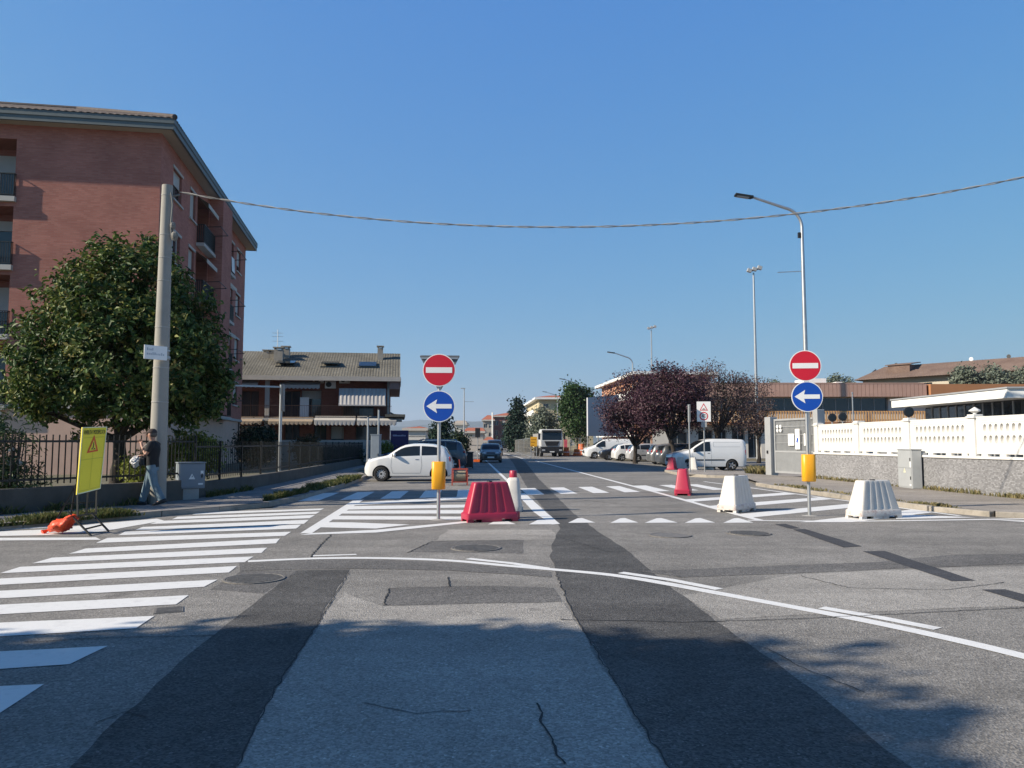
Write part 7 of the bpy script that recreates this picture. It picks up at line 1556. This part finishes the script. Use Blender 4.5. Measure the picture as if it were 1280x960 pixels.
for s in (-1, 1):
    m = MB(); m.box(s * 0.95 - 0.17, s * 0.95 + 0.17, -0.13, -0.09, 0.66, 0.82); m.build('headlight', M_LAMP, bp)
    m = MB(); m.box(s * 1.42 - 0.1, s * 1.42 + 0.1, 0.05, 0.2, 1.9, 2.6); mm = m.build('mirror', M_BLACK, lo, bevel=0.03); m = MB(); m.bar((s * 1.2, 0.15, 2.5), (s * 1.4, 0.12, 2.55), 0.04); m.build('mirror_arm', M_BLACK, mm)
    m = MB(); m.box(s * 1.225 - 0.01, s * 1.225 + 0.01, 0.5, 1.5, 1.9, 2.6); m.build('side_window', M_GLASS, lo)
    for y in (1.0, 4.6, 6.0):
        m = MB(); m.lathe([(0.28, -0.15), (0.5, -0.15), (0.52, -0.1), (0.52, 0.1), (0.5, 0.15), (0.28, 0.15)], 22, (s * 1.05, y, 0.52), 'x', close=True); wh = m.build('wheel', M_RUBBER, lo, smooth=50); m = MB(); m.lathe([(0.001, s * 0.12), (0.12, s * 0.13), (0.14, s * 0.02), (0.28, s * 0.1)], 18, (s * 1.05, y, 0.52), 'x', cap=False); m.build('rim', M_STEEL, wh)
m = MB(); m.box(-0.26, 0.26, -0.125, -0.105, 0.5, 0.61); m.build('number_plate', M_SIGNW, bp)
m = MB(); m.box(-0.5, 0.5, 0.3, 7.2, 0.62, 0.98); m.build('chassis', M_BLACK, lo)
m = MB(); m.loft([[(-1.15, 2.35, 1.15), (1.15, 2.35, 1.15), (1.15, 7.2, 1.15), (-1.15, 7.2, 1.15)], [(-1.25, 2.3, 2.6), (1.25, 2.3, 2.6), (1.25, 7.3, 2.6), (-1.25, 7.3, 2.6)], [(-1.2, 2.35, 2.6), (1.2, 2.35, 2.6), (1.2, 7.25, 2.6), (-1.2, 7.25, 2.6)], [(-1.1, 2.4, 1.2), (1.1, 2.4, 1.2), (1.1, 7.15, 1.2), (-1.1, 7.15, 1.2)]]); m.build('tipper_body', mat('tipper_grey', (0.3, 0.29, 0.27), 0.6, 0.2, var=0.15), lo)
# ------------------------------------------------------------------ the person by the pole
M_SKIN = mat('skin', (0.42, 0.23, 0.16), 0.55, var=0.05, scale=12)
M_TEE = mat('black_cotton', (0.012, 0.012, 0.014), 0.9, var=0.25, scale=9, bump=0.4, bscale=18)
M_JEANS = mat('washed_denim', (0.13, 0.19, 0.23), 0.9, var=0.25, scale=7, bump=0.4, bscale=20)
M_SHOE = mat('dark_shoe', (0.03, 0.03, 0.035), 0.7, var=0.2)
def skin_obj(name, verts, edges, radii, mtl, parent, sub=2, root=0):
    me = bpy.data.meshes.new(name); me.from_pydata(verts, edges, []); o = bpy.data.objects.new(name, me); C.objects.link(o)
    o.parent = parent
    md = o.modifiers.new('skin', 'SKIN'); md.use_smooth_shade = True; md.branch_smoothing = 0.4
    if not me.skin_vertices: me.attributes.new  # the layer is made below
    try: sv = me.skin_vertices[0].data
    except Exception:
        bm = bmesh.new(); bm.from_mesh(me); bm.verts.layers.skin.verify(); bm.to_mesh(me); bm.free(); sv = me.skin_vertices[0].data
    for i, r in enumerate(radii): sv[i].radius = (r, r) if not isinstance(r, tuple) else r; sv[i].use_root = (i == root)
    s = o.modifiers.new('sub', 'SUBSURF'); s.levels = sub; s.render_levels = sub
    bpy.context.view_layer.update()
    nm = bpy.data.meshes.new_from_object(o.evaluated_get(bpy.context.evaluated_depsgraph_get())); nm.name = name; o.modifiers.clear(); o.data = nm
    nm.materials.clear(); nm.materials.append(mtl); nm.shade_smooth(); return o
q = G(192, 631.5, 0.115)
pe = thing('person', 'person in black t-shirt, cap and washed jeans walking with one hand at the mouth', 'person', (q.x - 0.05, q.y - 0.02, 0.115), 0)
# faces -x (to the left); right arm is the near one (local -y)
J = dict(pel=(0.0, 0, 0.90), sp=(0.01, 0, 1.08), ch=(0.02, 0, 1.27), nk=(-0.01, 0, 1.43), hd0=(-0.03, 0, 1.50), hd=(-0.045, 0, 1.585), hd2=(-0.035, 0, 1.66),
    shr=(0.02, -0.165, 1.36), elr=(-0.05, -0.21, 1.12), wrr=(-0.20, -0.12, 1.33), har=(-0.235, -0.08, 1.41), shl=(0.01, 0.165, 1.36), ell=(-0.10, 0.22, 1.12), wrl=(-0.34, 0.21, 1.10), hal=(-0.41, 0.20, 1.09),
    hpr=(0.01, -0.09, 0.86), knr=(0.10, -0.10, 0.49), anr=(0.29, -0.10, 0.12), tor=(0.17, -0.11, 0.05), hpl=(-0.02, 0.09, 0.86), knl=(-0.14, 0.09, 0.48), anl=(-0.24, 0.09, 0.08), tol=(-0.42, 0.10, 0.05))
K = list(J); ix = {k: i for i, k in enumerate(K)}
E = [('pel', 'sp'), ('sp', 'ch'), ('ch', 'nk'), ('nk', 'hd0'), ('hd0', 'hd'), ('hd', 'hd2'), ('ch', 'shr'), ('shr', 'elr'), ('elr', 'wrr'), ('wrr', 'har'), ('ch', 'shl'), ('shl', 'ell'), ('ell', 'wrl'), ('wrl', 'hal'), ('pel', 'hpr'), ('hpr', 'knr'), ('knr', 'anr'), ('anr', 'tor'), ('pel', 'hpl'), ('hpl', 'knl'), ('knl', 'anl'), ('anl', 'tol')]
R_ = dict(pel=0.10, sp=0.10, ch=0.105, nk=0.05, hd0=0.07, hd=0.095, hd2=0.075, shr=0.05, elr=0.043, wrr=0.03, har=0.034, shl=0.05, ell=0.043, wrl=0.03, hal=0.034, hpr=0.075, knr=0.055, anr=0.04, tor=0.035, hpl=0.075, knl=0.055, anl=0.04, tol=0.035)
skin_obj('body', [J[k] for k in K], [(ix[a], ix[b]) for a, b in E], [R_[k] for k in K], M_SKIN, pe)
def loft_rings(m, rows, n=22): m.loft([[(cx + rx * math.cos(2 * math.pi * j / n), ry * math.sin(2 * math.pi * j / n) * (1 + 0.03 * math.sin(7 * j + z * 40)), z + 0.006 * math.sin(3 * j)) for j in range(n)] for cx, z, rx, ry in rows])
m = MB(); loft_rings(m, [(0.0, 0.83, 0.128, 0.178), (0.0, 0.92, 0.126, 0.18), (0.0, 1.03, 0.122, 0.176), (0.01, 1.14, 0.128, 0.182), (0.018, 1.25, 0.132, 0.19), (0.018, 1.33, 0.118, 0.188), (0.01, 1.385, 0.088, 0.145), (0.0, 1.42, 0.066, 0.08), (-0.004, 1.435, 0.06, 0.066)])
for sh, el in (('shr', 'elr'), ('shl', 'ell')):
    s0, e0 = Vector(J[sh]), Vector(J[el]); i0 = Vector((s0.x, s0.y * 0.6, s0.z + 0.012))
    m.tube([i0, s0, s0.lerp(e0, 0.35), s0.lerp(e0, 0.68)], [0.07, 0.08, 0.078, 0.074], 14)
m.build('t_shirt', M_TEE, pe, smooth=60)
m = MB(); loft_rings(m, [(0.0, 0.94, 0.115, 0.158), (0.0, 0.88, 0.124, 0.168), (0.01, 0.82, 0.122, 0.172), (0.02, 0.77, 0.10, 0.15)])
for hp, kn, an in (('hpr', 'knr', 'anr'), ('hpl', 'knl', 'anl')):
    h, k_, a_ = Vector(J[hp]), Vector(J[kn]), Vector(J[an]); a_ = a_ + (k_ - a_) * 0.02
    m.tube([h + Vector((0, 0, 0.03)), h.lerp(k_, 0.35), h.lerp(k_, 0.75), k_, k_.lerp(a_, 0.3), k_.lerp(a_, 0.7), a_], [0.10, 0.105, 0.09, 0.082, 0.08, 0.077, 0.08], 16)
m.build('jeans', M_JEANS, pe, smooth=60)
for ank, toe in (('anr', 'tor'), ('anl', 'tol')):
    a, t = Vector(J[ank]), Vector(J[toe]); d = (t - a); d.z = 0; d.normalize(); tilt = -0.5 if ank == 'anr' else 0.0
    m = MB(); rings = []
    for k, (s_, w, h) in enumerate([(-0.10, 0.03, 0.07), (-0.07, 0.042, 0.10), (0.0, 0.045, 0.11), (0.08, 0.05, 0.075), (0.16, 0.048, 0.055), (0.21, 0.025, 0.03)]):
        c = a + d * s_; base = 0.0 if ank == 'anl' else max(0.0, 0.07 - 0.3 * (s_ + 0.1) * 1.0)
        rings.append([(c.x, c.y + w * math.cos(2 * math.pi * j / 12), base + 0.004 + h / 2 + h / 2 * math.sin(2 * math.pi * j / 12)) for j in range(12)])
    m.loft(rings); m.build('shoe', M_SHOE, pe, smooth=60)
# face, hair, cap
hd = Vector(J['hd'])
m = MB(); m.lathe([(0.001, 0.125), (0.05, 0.12), (0.085, 0.095), (0.105, 0.05), (0.108, 0.03), (0.1, 0.028)], 18, (hd.x + 0.012, 0, hd.z + 0.005)); m.prism([(hd.x - 0.05, -0.075, hd.z + 0.032), (hd.x - 0.12, -0.07, hd.z + 0.03), (hd.x - 0.175, -0.04, hd.z + 0.022), (hd.x - 0.185, 0, hd.z + 0.02), (hd.x - 0.175, 0.04, hd.z + 0.022), (hd.x - 0.12, 0.07, hd.z + 0.03), (hd.x - 0.05, 0.075, hd.z + 0.032)], (0, 0, 0.012)); m.build('cap', mat('cap_brown', (0.05, 0.035, 0.03), 0.9, var=0.2), pe, smooth=50)
m = MB(); m.ellipsoid((hd.x + 0.035, 0, hd.z - 0.005), (0.085, 0.099, 0.075), 14, 9); m.build('hair', mat('grey_hair', (0.10, 0.085, 0.075), 0.9, var=0.3, scale=30), pe, smooth=60)
m = MB(); m.prism([(hd.x - 0.09, 0, hd.z + 0.012), (hd.x - 0.125, 0, hd.z - 0.03), (hd.x - 0.088, 0.018, hd.z - 0.038), (hd.x - 0.088, -0.018, hd.z - 0.038)][:3], (0, -0.012, 0)); m.ellipsoid((hd.x - 0.105, 0, hd.z - 0.02), (0.022, 0.014, 0.026), 10, 7); m.build('nose', M_SKIN, pe, smooth=60)
for s in (-1, 1):
    m = MB(); m.ellipsoid((hd.x - 0.085, s * 0.034, hd.z + 0.008), (0.014, 0.015, 0.010), 8, 6); m.build('eye', M_BLACK, pe, smooth=60)
    m = MB(); m.ellipsoid((hd.x + 0.012, s * 0.098, hd.z - 0.012), (0.024, 0.012, 0.034), 10, 7); m.build('ear', M_SKIN, pe, smooth=60)
m = MB(); m.ellipsoid((hd.x - 0.092, 0, hd.z - 0.055), (0.012, 0.026, 0.006), 8, 6); m.build('mouth', mat('lips', (0.25, 0.08, 0.07), 0.5), pe, smooth=60)
# fingers: four curled and a thumb on each hand
for wk, hk, curl in (('wrr', 'har', 0.9), ('wrl', 'hal', 1.3)):
    w, h = Vector(J[wk]), Vector(J[hk]); d = (h - w).normalized(); sdv = d.cross(Vector((0, 1, 0))).normalized() if wk == 'wrr' else Vector((0, 1, 0)); dn = d.cross(sdv)
    V, Ed, Rr = [tuple(w.lerp(h, 0.7))], [], [0.026]
    for k in range(4):
        b0 = h + sdv * (0.03 - 0.02 * k); L_ = (0.032, 0.036, 0.034, 0.026)[k]; n0 = len(V)
        p1 = b0 + d * L_; p2 = p1 + (d * math.cos(curl) + dn * math.sin(curl)) * L_ * 0.8; p3 = p2 + (d * math.cos(curl * 1.9) + dn * math.sin(curl * 1.9)) * L_ * 0.6
        V += [tuple(b0), tuple(p1), tuple(p2), tuple(p3)]; Ed += [(0, n0), (n0, n0 + 1), (n0 + 1, n0 + 2), (n0 + 2, n0 + 3)]; Rr += [0.012, 0.0095, 0.009, 0.007]
    n0 = len(V); t0 = w.lerp(h, 0.8) + sdv * 0.035; t1 = t0 + sdv * 0.02 + d * 0.03 + dn * 0.012; V += [tuple(t0), tuple(t1), tuple(t1 + d * 0.026 + dn * 0.014)]; Ed += [(0, n0), (n0, n0 + 1), (n0 + 1, n0 + 2)]; Rr += [0.014, 0.011, 0.008]
    skin_obj('fingers', V, Ed, Rr, M_SKIN, pe, 2)
# what the person holds and carries
pb = Vector(pe.location); 
bg_ = thing('plastic_bag', 'crumpled white bag held out in front of the walking person', 'bag', tuple(pb + Vector((-0.44, 0.2, 1.06))))
m = MB(); rings = []; r = random.Random(4)
for i in range(11):
    t = i / 10; w = 0.015 + 0.11 * math.sin(math.pi * min(1, 0.05 + t)) ** 0.8
    rings.append([(-0.05 * t + w * math.cos(a) * (1 + 0.25 * math.sin(3 * a + i)), w * 0.9 * math.sin(a) * (1 + 0.25 * math.cos(4 * a + i * 2)), 0.03 - 0.25 * t + 0.02 * math.sin(5 * a)) for a in [2 * math.pi * j / 20 for j in range(20)]])
m.loft(rings); m.build('bag', mat('white_bag', (0.75, 0.75, 0.74), 0.5, var=0.08, scale=20, bump=0.5, bscale=40), bg_, smooth=50)
m = MB(); m.tube([(0, 0, 0.02), (-0.01, 0.0, 0.05), (0.03, 0, 0.055), (0.02, 0, 0.02)], 0.01, 6); m.build('handle', MATS['white_bag'], bg_)
wb = thing('shoulder_bag', 'small black shoulder bag hanging at the walking person', 'bag', tuple(pb + Vector((-0.17, -0.06, 0.98))))
m = MB(); m.box(-0.07, 0.07, -0.11, 0.11, -0.09, 0.1); m.build('pouch', M_BLACK, wb, bevel=0.03); m = MB(); m.tube([(0.0, -0.1, 0.08), (0.04, -0.14, 0.3), (0.17, -0.12, 0.44)], 0.012, 6); m.build('strap', M_BLACK, wb)
# ------------------------------------------------------------------ the air: far things fade to pale blue
hz_ = MB(); hz_.box(-9400, 9400, -350, 11200, -1.6, 420)
hm = bpy.data.materials.new('haze_air'); hm.use_nodes = True; hn = hm.node_tree; hn.nodes.remove(hn.nodes['Principled BSDF'])
pv_ = hn.nodes.new('ShaderNodeVolumePrincipled'); pv_.inputs['Color'].default_value = (0.76, 0.87, 1.0, 1); pv_.inputs['Density'].default_value = 0.00014; pv_.inputs['Anisotropy'].default_value = 0.2
hn.links.new(pv_.outputs[0], hn.nodes['Material Output'].inputs['Volume'])
hz_.build('haze', hm, kind='stuff')
